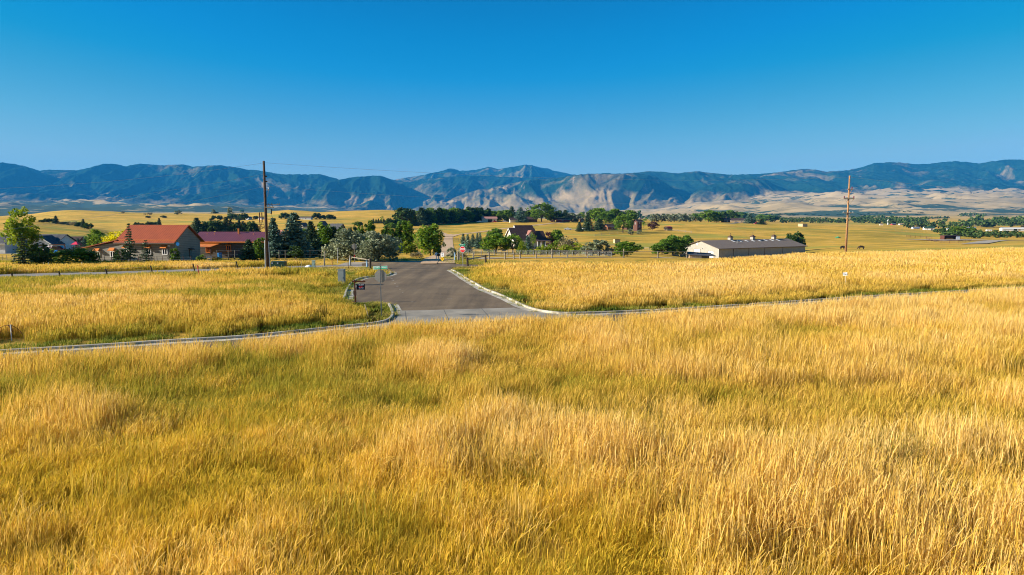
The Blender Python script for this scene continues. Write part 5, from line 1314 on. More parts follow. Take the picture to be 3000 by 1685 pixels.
p, m_ = hp(2673, 671, 500); house('grey_roof_house', 'low house with pale grey roof left of the green roofed one', 'house', p, R(5), 20*m_, 10*m_, 3*m_, 3*m_, M_PALESIDE, M_STEEL)
p, m_ = hp(2766, 675, 500); house('white_cottage', 'small white cottage behind the shrubs in the right valley', 'house', p, R(30), 14*m_, 8*m_, 3.4*m_, 2*m_, M_WHITE, M_WHITE, doors=(('f', 1*m_, 1.6*m_, 3*m_, 2.6*m_, M_SHINGLE),))
p, m_ = hp(2835, 671, 500); house('grey_ranch_house', 'grey roofed ranch house under the big valley trees', 'house', p, R(-8), 22*m_, 10*m_, 2.6*m_, 2.4*m_, M_PALESIDE, M_STEEL)
p, m_ = hp(2521, 648, 900); house('white_stable', 'left of the two long white stables in the valley', 'stable', p, R(-3), 22*m_, 8*m_, 3.4*m_, 1.6*m_, M_WHITE, M_WHITE)
p, m_ = hp(2543, 648, 900); house('white_stable', 'right of the two long white stables, shorter and blue roofed', 'stable', p, R(-3), 17*m_, 8*m_, 3.4*m_, 1.6*m_, M_WHITE, M_CARB)
p, m_ = hp(2593, 659, 800); t = thing('grain_silo', 'small silver domed silo among red farm sheds in the valley', 'silo', p, 0)
MB().cyl((0,0,-1),(0,0,13*m_),3.0*m_,3.0*m_,16).build('tank', M_STEEL, t, smooth=False); MB().cyl((0,0,13*m_),(0,0,16*m_),3.0*m_,.4*m_,16).build('dome', M_WHITE, t)
p, m_ = hp(2608, 659.5, 800); house('red_farm_shed', 'red farm shed right of the silo', 'shed', p, R(10), 12*m_, 8*m_, 2.8*m_, 1.4*m_, M_REDWALL, M_STEEL)
p, m_ = hp(2573, 660, 800); house('pink_farm_shed', 'pale pink shed left of the silo', 'shed', p, R(-10), 8*m_, 7*m_, 3*m_, 1*m_, M_CREAM, M_PINKROOF)
p, m_ = hp(2634, 659.5, 800); house('white_farm_shed', 'white and tan farm building right of the red shed', 'shed', p, R(5), 20*m_, 8*m_, 2.8*m_, 1.6*m_, M_WHITE, M_TANWALL)
# open shelter with hay, corral panels
p, m_ = hp(2776, 702.5, 250); t = thing('open_shelter', 'dark open fronted animal shelter with orange hay and a white door', 'shelter', p, R(2)); w_ = 47*m_; h_ = 12*m_
MB().box(0, 2.2, h_/2, w_, .15, h_).box(-w_/2, 0, h_/2, .15, 4.4, h_).box(w_/2, 0, h_/2, .15, 4.4, h_).build('wall', M_DKWOOD, t)
MB().box(0, 0, h_ + .06, w_ + .4, 4.9, .18).build('roof', M_TRIM, t)
MB().box(w_*.36, -2.15, h_*.45, w_*.24, .12, h_*.88).build('door', M_SWHITE, t)
MB().box(-w_*.02, .8, h_*.22, w_*.46, 1.6, h_*.42).build('hay', M_ORANGE, t)
def corral(label, pts, panels):
    t = thing('corral_fence', label, 'fence', S(*pts[0], 250)); o = Vector(t.location)
    P_ = [S(*q, 250) - o for q in pts]
    for i in range(len(P_) - 1):
        a, b2 = P_[i], P_[i + 1]; m = MB()
        for z in (.35, .75, 1.15, 1.5): m.cyl(a + Vector((0,0,z)), b2 + Vector((0,0,z)), .045, .045, 5)
        m.build('panel', M_RUSTY, t); MB().cyl(a, a + Vector((0,0,1.7)), .07, .07, 6).build('post', M_RUSTY, t)
corral('rusty pipe corral left of the open shelter', [(2647, 696), (2660, 696.5), (2675, 697), (2690, 697), (2707, 698), (2724, 699)], 5)
corral('rusty pipe corral curving round the bare yard before the shelter', [(2706, 703), (2716, 706), (2732, 709), (2750, 711.5), (2775, 713), (2800, 713), (2820, 711), (2840, 708.5)], 7)
p, m_ = hp(2449, 697, 250); t = thing('feed_trough', 'dark green round feed trough left of the right pole', 'trough', p, 0)
MB().cyl((0,0,0),(0,0,.35),7*m_,8*m_,20).build('tub', M_SGREEN, t); MB().cyl((0,0,.35),(0,0,.8),4*m_,3*m_,14).build('cone', M_SGREEN, t)

# cows: one skinned body each
def cow(label, p, rz, graze=True):
    me = bpy.data.meshes.new('cow'); 
    v = [(0,0,1.05),(.55,0,1.1),(-.75,0,1.08),(.95,0,1.05 if graze else 1.3),(1.25,0,.6 if graze else 1.55),(1.5,0,.25 if graze else 1.5),
         (.6,.2,.55),(.62,.2,.03),(.6,-.2,.55),(.55,-.2,.03),(-.72,.2,.6),(-.8,.2,.03),(-.72,-.2,.6),(-.7,-.2,.03),(-1.0,0,1.1),(-1.08,0,.6),(1.28,.18,.66 if graze else 1.62),(1.28,-.18,.66 if graze else 1.62)]
    e = [(0,1),(0,2),(1,3),(3,4),(4,5),(1,6),(6,7),(1,8),(8,9),(2,10),(10,11),(2,12),(12,13),(2,14),(14,15),(4,16),(4,17)]
    r = [.42,.36,.36,.22,.15,.10,.12,.07,.12,.07,.14,.07,.14,.07,.08,.03,.04,.04]
    me.from_pydata(v, e, []); o = bpy.data.objects.new('cow', me); C.objects.link(o)
    sk = o.modifiers.new('skin', 'SKIN'); 
    for q, rr in zip(me.skin_vertices[0].data, r): q.radius = (rr, rr)
    me.skin_vertices[0].data[0].use_root = True
    o.modifiers.new('sub', 'SUBSURF').levels = 1
    dg = bpy.context.evaluated_depsgraph_get(); m2 = bpy.data.meshes.new_from_object(o.evaluated_get(dg)); m2.name = 'cow'
    bpy.data.objects.remove(o); m2.materials.clear(); m2.materials.append(M_COWB); m2.shade_smooth()
    o = bpy.data.objects.new('cow', m2); C.objects.link(o); o.location = p; o.rotation_euler = (0, 0, rz)
    tag(o, label, 'cow')
cow('dark cow grazing right of the right utility pole', S(2519, 731, 150), R(170))
cow('dark cow standing left of the right utility pole, by the bushes', S(2464, 731, 150), R(10))

# ------------------------------------------------------------------ poles, wires, signs, posts, fences
def lean(top, base, D=None, z=0.0):
    """foot and top of something that leans in the picture plane, from its two ends"""
    b = G(*base) if D is None else TP(base[0], D)
    t = P(top[0], top[1], b.y); return b, t
def post(name, label, cat, top, base, r, mat, group=None, D=None, n=8, square=False):
    b, t = lean(top, base, D); h = (t - b).length; d = (t - b).normalized()
    m = MB()
    if square: m.box(0, 0, h / 2, r * 2, r * 1.4, h)
    else: m.cyl((0, 0, -.25), (0, 0, h), r, r * .93, n)
    o = m.build(name, mat); o.location = b; o.rotation_euler = d.to_track_quat('Z', 'Y').to_euler(); tag(o, label, cat, group); return o
def insul(mb, x, y, z, r=.09, h=.3):
    for q in range(3): mb.cyl((x, y, z + q * h / 3), (x, y, z + q * h / 3 + h * .2), r, r * .8, 8)
    mb.cyl((x, y, z - .1), (x, y, z + h), r * .35, r * .35, 6)

# left pole with a conduit and switch gear
b, t_ = lean((776.5, 472), (785, 791)); HP = (t_ - b).length
pole = thing('utility_pole', 'tall dark wooden utility pole with conduits and switch gear by the path', 'utility pole', b); pole.rotation_euler = (t_ - b).normalized().to_track_quat('Z', 'Y').to_euler(); pole.rotation_euler.z = 0
MB().cyl((0,0,-.5),(0,0,HP),.19,.12,14).build('pole', M_POLE, pole, smooth=True)
kz = lambda py: (790 - py) / (790 - 472) * HP
for x, top in ((-.25, 702), (.27, 706)): MB().cyl((x,-.08,0),(x*.8,-.08,kz(top)),.055,.05,8).build('conduit', M_PVC, pole)
m = MB().box(.25,0,kz(555),.5,.1,.1); insul(m, .42, 0, kz(553), .10, .25); m.cyl((.42,0,kz(553)),(.28,0,kz(575)),.03,.03); m.build('insulator_bracket', M_STEEL, pole)
for py in (516, 531): MB().box(.2,0,kz(py),.2,.12,.14).build('bolt_plate', M_DKPOST, pole)
m = MB().box(.75,0,kz(598),1.6,.06,.06); 
for x in (.0, .35, .7, 1.35, 1.6): insul(m, x, 0, kz(597), .045, .15)
m.build('cross_arm', M_POST, pole)
m = MB().box(.5,-.1,kz(606),.9,.12,.14); 
for x in (.15, .45, .8): insul(m, x, -.1, kz(605), .05, .22)
m.build('switch_arm', M_POST, pole)
MB().box(.42,0,kz(618),.42,.3,.42).build('recloser_box', M_CABG, pole); MB().cyl((.62,0,kz(625)),(.62,0,kz(611)),.09,.09,8).build('fuse_tube', M_NAVY, pole)
MB().box(-.35,0,kz(634),.9,.07,.07).build('bracket', M_RUSTY, pole)
for x in (-.72, -.45): MB().cyl((x,0,kz(650)),(x,0,kz(621)),.06,.06,8).build('cable_terminator', M_RUSTY, pole)
m = MB()
for x in (-.78, -.68, -.5): m.tube([(x,0,kz(648)),(x,0,kz(660)),(x*.9,0,kz(668)),(-.2,-.05,kz(664))], .02, 5)
ring = [(-.75 + .28*math.cos(a), -.05, kz(659) + .14*math.sin(a)) for a in [i*math.pi/8 for i in range(17)]]; m.tube(ring, .018, 5)
m.tube([(-.6,0,kz(656)),(-.3,-.05,kz(655)),(-.2,-.06,kz(660)),(-.2,-.08,kz(668))], .02, 5); m.tube([(-.6,0,kz(656)),(-.75,0,kz(667))], .025, 5)
m.tube([(.62,0,kz(611)),(.68,0,kz(632)),(.85,0,kz(640)),(.2,0,kz(642))], .018, 5); m.build('cable', M_RUSTY, pole)

# right pole
b2, t2 = lean((2486, 515), (2473.5, 738), D=113); HP2 = (t2 - b2).length
p2 = thing('utility_pole', 'orange brown utility pole with three cross arms beyond the right field', 'utility pole', b2); p2.rotation_euler = (t2 - b2).normalized().to_track_quat('Z', 'Y').to_euler(); p2.rotation_euler.z = 0
k2 = lambda py: (738 - py) / (738 - 515) * HP2
MB().cyl((0,0,-.5),(0,0,HP2),.17,.12,12).build('pole', M_POLEL, p2, smooth=True)
m = MB().box(.16,-.12,k2(552),.95,.1,.12).cyl((.5,-.12,k2(552)),(.05,-.12,k2(565)),.035,.035); a = m.build('cross_arm', M_POLEL, p2); m = MB(); insul(m, .42, -.12, k2(550), .12, .3); m.build('insulator', M_MAROON, a)
m = MB().box(0,-.14,k2(578),1.75,.12,.16).cyl((.8,-.14,k2(578)),(.05,-.14,k2(596)),.035,.035).cyl((-.7,-.14,k2(578)),(-.05,-.14,k2(594)),.02,.02); a = m.build('cross_arm', M_POST, p2)
for x in (-.75, .78): m = MB(); insul(m, x, -.14, k2(576), .12, .3); m.build('insulator', M_MAROON, a)
m = MB().box(.05,-.14,k2(617),1.85,.10,.12).cyl((.5,-.14,k2(617)),(.05,-.14,k2(624)),.03,.03).cyl((-.5,-.14,k2(617)),(-.05,-.14,k2(624)),.03,.03); a = m.build('cross_arm', M_POST, p2)
for x in (-.8, .2, .75): m = MB(); insul(m, x, -.14, k2(616), .06, .15); m.build('insulator', M_PVC, a)
MB().cyl((.12,-.12,0),(.12,-.1,k2(640)),.03,.03,6).build('conduit', M_STEEL, p2)
# wires
def wire(label, a, b_, sag, r=.012):
    pts = [a.lerp(b_, q / 28.0) - Vector((0, 0, sag * 4 * (q / 28.0) * (1 - q / 28.0))) for q in range(29)]
    o = MB().tube([p - a for p in pts], r, 4).build('power_line', M_BLACK if False else M_STEEL); o.location = a; tag(o, label, 'power line')
top1 = P(777, 477, b.y); 
wire('thin top power line from the left pole to the right pole', top1, P(2486, 519, 113), 1.1)
wire('thin top power line from the left pole out of the left edge', top1, P(-700, 556, 68), 1.2)
wire('middle power line leaving the left pole toward the left edge', P(777, 510, b.y), P(-600, 660, 66), .9)
wire('lowest power line leaving the left pole toward the left edge', P(778, 546, b.y), P(-600, 730, 66), .9)
wire('lowest power line from the left pole to the middle arm of the right pole', P(784, 546, b.y), P(2500, 577, 113), 1.5)
wire('upper power line going from the right pole out of the right edge', P(2487, 519, 113), P(3500, 578, 125), .9)
wire('lower power line going from the right pole out of the right edge', P(2492, 548, 113), P(3500, 616, 125), .9)

# transformer box, cabinets, pedestals
def cabinet(name, label, px0, px1, pyt, pyb, mat, depth=.6, D=None, top=.05, rz=0.0, feet=False):
    c_ = G((px0 + px1) / 2, pyb) if D is None else TP((px0 + px1) / 2, D); m_ = c_.y / F; w = (px1 - px0) * m_; h = (pyb - pyt) * m_
    t = thing(name, label, 'utility box', c_, rz); z0 = .18 if feet else 0
    MB().box(0, 0, z0 + (h - z0 - top) / 2, w, depth, h - z0 - top).build('case', mat, t, bevel=.012)
    MB().box(0, 0, h - top / 2, w + .05, depth + .05, top).build('lid', mat, t, bevel=.01)
    MB().box(w * .3, -depth / 2 - .015, h * .5, .03, .03, .12).build('handle', M_STEEL, t)
    if feet: MB().box(w * .25, -depth * .3, .1, .12, .12, .25).build('leg', mat, t)
    return t
tx = cabinet('transformer_box', 'dark green ground transformer box right of the tall left pole', 797.5, 837, 765.5, 785.5, M_XFMR, .9)
for x in (-.62, .02): MB().box(x, -.47, .62, .16, .02, .10).build('sticker', M_SILV, tx)
MB().box(.02, -.47, .14, .1, .02, .05).build('latch', M_SILV, tx)
cabinet('utility_pedestal', 'small pale green utility box standing by the white heap', 915, 923.5, 763, 785, M_CABG, .3)
cabinet('utility_pedestal', 'wide pale green box behind the silver olive tree post', 1032, 1044, 743, 760.5, M_CABG, .35)
bx_ = cabinet('utility_cabinet', 'tall grey green utility cabinet on the grass by the pull off', 993, 1010.5, 788, 836, M_CAB, .55, feet=True)
bx_.rotation_euler.z = R(-4)
b_ = TP(906, 83); t = thing('white_sand_heap', 'small white heap beside the pale green utility box', 'heap', b_)
bm = bmesh.new(); bmesh.ops.create_icosphere(bm, subdivisions=3, radius=.45); rg = random.Random(3)
for v in bm.verts: v.co = Vector((v.co.x * .95 * rg.uniform(.92, 1.06), v.co.y, max(v.co.z, -.05) * .62))
me = bpy.data.meshes.new('heap'); bm.to_mesh(me); bm.free(); me.materials.append(M_SWHITE); o = bpy.data.objects.new('heap', me); C.objects.link(o); o.parent = t

# signs
def octagon(r): return [(r * math.cos(math.pi / 8 + k * math.pi / 4), r * math.sin(math.pi / 8 + k * math.pi / 4)) for k in range(8)]
def plate(outline, y0, y1, zc): m = MB(); m.prism([(x, z + zc) for x, z in outline], y0, y1); return m
def stop_far():
    b, t = lean((1353.5, 716), (1356, 781)); h = (t - b).length; o = thing('stop_sign', 'red STOP sign facing the viewer under a small green street name sign', 'road sign', b)
    o.rotation_euler = (t - b).normalized().to_track_quat('Z', 'Y').to_euler(); o.rotation_euler.z = R(-16); m_ = b.y / F
    zc = (781 - 730.5) * m_
    MB().box(0, .04, h / 2, .06, .04, h).build('post', M_STEEL, o)
    s = plate(octagon(.385), -.012, .012, zc).build('sign_plate', M_SWHITE, o)
    plate(octagon(.355), -.018, -.0125, zc).build('red_face', M_SRED, s)
    text_mesh('lettering', 'STOP', .34, M_SWHITE, s, (0, -.022, zc), FACE, .003, sx=.86)
    g = MB().box(-.06, .0, zc + .56, .78, .02, .17).build('street_name_plate', M_SGREEN, o); text_mesh('lettering', 'HILLVIEW', .11, M_SWHITE, g, (-.06, -.014, zc + .56), FACE, .002)
stop_far()
def sign20():
    b, t = lean((1295.5, 741), (1296, 771)); m_ = b.y / F; o = thing('speed_limit_sign', 'white speed limit 20 sign above a yellow diamond by the mailboxes', 'road sign', b, R(-16))
    H = (771 - 741) * m_; MB().box(0, .04, H / 2, .06, .04, H).build('post', M_STEEL, o)
    zc = (771 - 746.3) * m_; w, h = 9 * m_, 11.4 * m_
    s = MB().box(0, 0, zc, w, .02, h).build('sign_plate', M_SWHITE, o)
    text_mesh('lettering', '20', h * .50, M_BLACK, s, (0, -.014, zc - h * .2), FACE, .002, sx=.95); text_mesh('lettering', 'SPEED\nLIMIT', h * .17, M_BLACK, s, (0, -.014, zc + h * .25), FACE, .002)
    zc = (771 - 758.8) * m_; r = 6.2 * m_
    s = plate([(0, r), (r, 0), (0, -r), (-r, 0)], -.012, .012, zc).build('warning_plate', M_SYEL, o)
    text_mesh('lettering', 'DEAD\nEND', r * .36, M_BLACK, s, (0, -.016, zc), FACE, .002)
sign20()
def mailboxes():
    for k, (px, lb, mt, top) in enumerate(((1279, 'pale grey topped mailbox on a post, left of the pair by the track', M_PVC, 742), (1285.5, 'black mailbox with red flag on a pale post, right of the pair', M_BLACK, 743))):
        D = 96.5 + k * -.8; b = TP(px, D); m_ = D / F; o = thing('mailbox', lb, 'mailbox', b, R(4)); H = (764 - top) * m_
        MB().box(0, 0, H / 2 - .15, .11, .11, H - .3).build('post', M_PVC, o)
        pr = [(-.13, 0), (.13, 0), (.13, .16)] + [(.13 * math.cos(a), .16 + .13 * math.sin(a)) for a in [i * math.pi / 8 for i in range(1, 8)]] + [(-.13, .16)]
        m = MB().prism([(x * 1.5, z * 1.25 + H - .36) for x, z in pr], -.32, .32); bd = m.build('box', mt, o)
        MB().box(.215, -.05, H - .12, .02, .22, .10).build('flag', M_PINK, bd)
mailboxes()
def near_sign():
    b, t = lean((1108.3, 770), (1118.2, 927)); h = (t - b).length; m_ = b.y / F
    o = thing('street_name_sign', 'green street name sign over the bare back of a stop sign', 'road sign', b)
    o.rotation_euler = (t - b).normalized().to_track_quat('Z', 'Y').to_euler(); o.rotation_euler.z = 0
    MB().box(0, -.035, h / 2, .05, .03, h).box(-.02, -.055, h / 2, .012, .03, h).build('post', M_STEEL, o)
    zc = (927 - 808) * m_ * 1.004; s = plate(octagon(.40), 0.0, .02, zc).build('stop_sign_back', M_SIGNBK, o); s.rotation_euler = (0, 0, R(-8))
    plate(octagon(.40), .021, .024, zc).build('red_face', M_SRED, s)
    zn = (927 - 782.5) * m_ * 1.003; g = MB().box(.02, -.03, 0, .92, .015, .185).build('street_name_plate', M_SWHITE, o); g.location = (0, 0, zn); g.rotation_euler = (0, R(-4.2), R(-14))
    MB().box(.02, -.041, 0, .89, .008, .155).build('green_face', M_SGREEN, g)
    text_mesh('lettering', 'MOOMEL CIR HEIGHTS', .088, M_SWHITE, g, (.02, -.048, 0), FACE, .002)
    MB().cyl((0,-.03,zn-.13),(0,-.03,zn+.13),.03,.03).build('clamp', M_STEEL, o)
near_sign()
def sale_sign():
    b, t = lean((1034.5, 819), (1041.5, 886)); h = (t - b).length; m_ = b.y / F
    o = thing('for_sale_sign', 'dark blue for sale sign hanging from a red brown wooden post and arm', 'sign', b)
    o.rotation_euler = (t - b).normalized().to_track_quat('Z', 'Y').to_euler(); o.rotation_euler.z = 0
    MB().box(0, 0, h / 2, .09, .09, h).build('post', M_RWOOD, o); z = h - 5.5 * m_
    MB().add([(-8*m_,-.04,z-.05),(29*m_,-.04,z-.05),(32*m_,-.04,z-.02),(30*m_,-.04,z+.06),(-8*m_,-.04,z+.06),(-8*m_,.04,z-.05),(29*m_,.04,z-.05),(32*m_,.04,z-.02),(30*m_,.04,z+.06),(-8*m_,.04,z+.06)], [[0,1,2,3,4],[9,8,7,6,5],[0,5,6,1],[1,6,7,2],[2,7,8,3],[3,8,9,4],[4,9,5,0]]).build('arm', M_RWOOD, o)
    w, hh = 25*m_, 18*m_; cx = 17.2*m_; zc = h - 21*m_
    s = MB().box(cx, 0, zc, w, .02, hh).build('sign_panel', M_NAVY, o)
    text_mesh('lettering', 'FOR SALE', .105, M_SWHITE, s, (cx + .02, -.014, zc + hh*.36), FACE, .002)
    text_mesh('lettering', 'REAL ESTATE', .055, M_SILV, s, (cx + .02, -.014, zc + hh*.2), FACE, .002)
    text_mesh('lettering', '307 - 672', .085, M_SILV, s, (cx + .02, -.014, zc - hh*.36), FACE, .002)
    MB().box(cx + .02, -.014, zc - hh*.17, w*.6, .006, .025).build('rule', M_SILV, s)
    MB().prism([(cx-.12, zc+.045), (cx-.04, zc+.0), (cx+.05, zc+.01), (cx+.14, zc+.05), (cx+.10, zc-.04), (cx, zc-.085), (cx-.1, zc-.05)], -.018, -.0105).build('red_emblem', M_SRED, s)
    for x in (cx - w*.4, cx + w*.4): MB().cyl((x, 0, zc + hh/2), (x, 0, z - .05), .006, .006, 4).build('hanger', M_STEEL, o)
    MB().box(-.0, -.08, h - 38*m_, .20, .08, .30).build('flyer_box', M_TRIM, o)
near_sign_done = sale_sign()
def lot_sign():
    b = TP(2481, 58); m_ = 58 / F; o = thing('lot_sign', 'small tilted white lot number sign standing in the tall right field grass', 'sign', b, R(-28), tilt=(0, R(-7)))
    zc = 6 - 58 * (802.5 - 636) / F - b.z; MB().box(0, .02, zc / 2, .04, .03, zc).build('stake', M_LATH, o)
    s = MB().box(0, 0, zc, 12*m_, .015, 8.6*m_).build('sign_plate', M_SWHITE, o)
    text_mesh('lettering', '7065', .2, M_BLACK, s, (0, -.012, zc - .02), FACE, .002)
lot_sign()
def stop_back():
    b, t = lean((1036.8, 713), (1039.5, 768)); h = (t - b).length; m_ = b.y / F
    o = thing('stop_sign', 'pale back of a stop sign on a wooden post before the silver green tree', 'road sign', b); o.rotation_euler = (t - b).normalized().to_track_quat('Z', 'Y').to_euler(); o.rotation_euler.z = 0
    MB().box(0, -.07, h / 2, .12, .10, h).build('post', M_POST, o); zc = (768 - 722) * m_
    s = plate(octagon(.385), 0, .02, zc).build('sign_plate', M_SIGNBK, o); plate(octagon(.38), .021, .024, zc).build('red_face', M_SRED, s)
    MB().box(0, -.13, (768 - 750) * m_, .09, .02, .3).build('reflector', M_SRED, o)
stop_back()

# single posts and stakes
LP = [((34, 801), (41, 824)), ((172, 794.5), (178, 816)), ((309, 787), (315, 808)), ((441, 778), (447, 802)), ((565, 772), (570.5, 795)), ((691.5, 765.5), (697, 789))]
LL = ['leftmost leaning dark fence post by the path', 'second leaning dark fence post from the left by the path', 'third leaning dark fence post from the left by the path', 'fourth leaning dark fence post, below the grey house', 'fifth leaning dark fence post, just left of the red marker', 'sixth leaning dark fence post, nearest the tall left pole']
tops = []
for (t, bb), lb in zip(LP, LL):
    post('fence_post', lb, 'fence post', t, bb, .075, M_DKPOST, 'leaning fence posts along the path'); tops.append(P(t[0], t[1], G(*bb).y))
for z, nm in ((-.12, 'upper'), (-.55, 'lower')):
    pts = [p + Vector((0, 0, z)) for p in tops]; o = MB().tube([q - pts[0] for q in pts], .008, 4).build('fence_wire', M_STEEL); o.location = pts[0]; tag(o, nm + ' thin wire strung between the leaning posts by the path', 'wire')
post('fence_post', 'lone dark leaning post in the foreground grass at left', 'fence post', (130.5, 1021), (142, 1078), .06, M_DKPOST, D=27.2)
post('marker_post', 'red marker post in the grass below the grey house', 'marker', (578, 777), (583.5, 808), .05, M_PINK)
post('survey_stake', 'thin survey stake with rust red top in the left field', 'stake', (582.5, 919), (580, 956), .022, M_RUSTY, D=44)
post('lath_stake', 'bare tilted lath stake in the grass left of the near sign post', 'stake', (1068.5, 891), (1080.5, 932), .035, M_LATH, square=True)
post('survey_stake', 'yellowish lath between the transformer and the pale green box', 'stake', (882.5, 765), (882.5, 781), .03, M_LATH, square=True)
post('survey_stake', 'orange taped lath stake left of the corner fence', 'stake', (972.5, 763), (973.5, 778), .06, M_ORANGE, square=True)
post('fence_post', 'tall grey wooden post right of the pale green box', 'fence post', (951.5, 737), (950, 779), .085, M_POST)
post('metal_post', 'thin tall galvanised post before the silver green tree', 'post', (989.8, 726), (989.5, 772), .045, M_STEEL)
post('steel_tee_post', 'thin dark steel post left of the corner fence brace', 'post', (1019.5, 753), (1020.5, 789), .03, M_RUSTY)
post('painted_post', 'pale blue painted post beside the shrub at the track entrance', 'post', (1331.7, 740), (1332.5, 763), .085, M_BLUEP)
post('wood_post', 'stout grey corner post left of the far stop sign', 'fence post', (1341.3, 737), (1342, 763), .14, M_POST)
post('wood_post', 'shorter grey post just right of the stout corner post', 'fence post', (1345.5, 742), (1346.5, 762), .09, M_POST)
def brace_fence(label, posts, rails, wires=()):
    t = thing('brace_fence', label, 'fence', G(*posts[0][1])); o = Vector(t.location)
    for (tp, bs, r, mt) in posts:
        b_, t_ = lean(tp, bs); MB().cyl(b_ - o - Vector((0,0,.2)), t_ - o, r, r * .95, 8).build('post', mt, t)
    for (p1, d1, p2_, d2, r) in rails: MB().cyl(P(*p1, G(*d1).y) - o, P(*p2_, G(*d2).y) - o, r, r, 7).build('rail', M_POST, t)
    return t
brace_fence('corner brace fence of three posts and a sloping rail left of the road', [((1025.5,748),(1027,779.5),.10,M_POST), ((1025,750),(1023.5,777),.06,M_BLUEP), ((1073.5,760),(1076.5,784),.09,M_BLUEP), ((1084.5,757.5),(1085.5,789),.12,M_DKPOST)],
            [((1027,753),(1027,779),(1083,762),(1085,789),.06)])
brace_fence('two post brace fence with a sloping rail right of the far stop sign', [((1369,755),(1370.5,780),.13,M_DKPOST), ((1422.3,746.5),(1423.3,772),.13,M_DKPOST)], [((1370,760),(1370,780),(1422,751),(1423,772),.065)])
# long rail fence along the county road
def rail_fence():
    D = 97.0; xs = [1387, 1434, 1479, 1505.5, 1524, 1571, 1616.5, 1662, 1721, 1826, 1926, 2010]
    t = thing('rail_fence', 'long grey post and rail fence behind the right field along the gravel lane', 'fence', TP(xs[0], D)); o = Vector(t.location); pr = None
    for i, px in enumerate(xs):
        q = TP(px, D + i * .9) - o; h = 1.05 + (.35 if px in (1616.5, 1826) else 0)
        MB().cyl(q - Vector((0,0,.3)), q + Vector((random.Random(i).uniform(-.05,.05), 0, h)), .11, .10, 8).build('post', M_POST, t)
        if pr is not None:
            for z in (.98, .62): MB().cyl(pr + Vector((0,-.1,z)), q + Vector((0,-.1,z)), .038, .038, 6).build('rail', M_POST, t)
        pr = q
rail_fence()
def chain_fence():
    D = 140; t = thing('chain_link_fence', 'low pale chain link fence in front of the shrub row', 'fence', TP(1335, D)); o = Vector(t.location); pr = None
    for i in range(25):
        q = TP(1335 + i * 19, D) - o; MB().cyl(q, q + Vector((0, 0, 1.15)), .045, .045, 6).build('post', M_STEEL, t)
        if pr is not None:
            m = MB()
            m.cyl(pr + Vector((0,0,1.13)), q + Vector((0,0,1.13)), .035, .035, 5)
            for k in range(9):
                a = pr.lerp(q, k / 9); b_ = pr.lerp(q, (k + 1) / 9)
                m.cyl(a + Vector((0,0,.05)), b_ + Vector((0,0,1.1)), .006, .006, 3).cyl(b_ + Vector((0,0,.05)), a + Vector((0,0,1.1)), .006, .006, 3)
            m.build('mesh_panel', M_STEEL, t)
        pr = q
chain_fence()
def wire_fence(label, pts, D, hgt, mat, name='wire_fence', r=.03, wires=(.35, .75)):
    t = thing(name, label, 'fence', TP(pts[0], D)); o = Vector(t.location); pr = None
    for i, px in enumerate(pts):
        q = TP(px, D) - o; MB().cyl(q, q + Vector((random.Random(i + int(px)).uniform(-.05,.05), 0, hgt)), r, r, 6).build('post', mat, t)
        if pr is not None: 
            m = MB()
            for z in wires: m.cyl(pr + Vector((0,0,z * hgt)), q + Vector((0,0,z * hgt)), .012, .012, 4)
            m.build('wire', M_STEEL, t)
        pr = q
wire_fence('thin wire garden fence in front of the grey house', [276, 297, 310, 330, 349, 374, 410, 414, 437, 455, 464, 478, 498, 540, 562], 88.5, 1.0, M_RUSTY, wires=(.3, .6, .9))
wire_fence('thin wire fence in the far left garden under the tall tree', [-60, -20, 12, 25, 48, 70], 92, .95, M_POST)
wire_fence('post and wire garden fence between the pole and the silver olive tree', [640, 672, 690, 752, 820, 838, 870, 910, 945, 990, 1018], 99, 1.3, M_POST, r=.045, wires=(.5, .97))
wire_fence('rail fence along the left side of the dirt track', [1290, 1281, 1276, 1270, 1262], 150, 1.1, M_POST, r=.07)
def split_fence(label, seq, name='rail_fence'):
    t = thing(name, label, 'fence', S(*seq[0], 120)); o = Vector(t.location); pr = None
    for q_ in seq:
        q = S(*q_, 120) - o; MB().cyl(q - Vector((0,0,.3)), q + Vector((0,0,1.3)), .12, .12, 6).build('post', M_POST, t)
        if pr is not None:
            for z in (.55, 1.1): MB().cyl(pr + Vector((0,0,z)), q + Vector((0,0,z)), .07, .07, 5).build('rail', M_POST, t)
        pr = q
split_fence('split rail fence curving below the log cabin and tower house', [(1742, 693), (1760, 690), (1785, 687.5), (1808, 685), (1835, 682)])
split_fence('split rail fence crossing the slope behind the green shrub', [(1765, 722), (1785, 723), (1808, 725), (1835, 727)])
split_fence('rail fence between the round green shrub and the big green tree', [(1868, 732), (1885, 733), (1900, 734), (1915, 735)])
split_fence('short rail fence in the meadow right of the gambrel shed', [(1968, 677), (1985, 678.5), (2005, 681), (2023, 683)])
split_fence('rail fence across the dirt track at the first meadow gate', [(1212, 705), (1240, 706), (1287, 706.5), (1345, 706.5)])
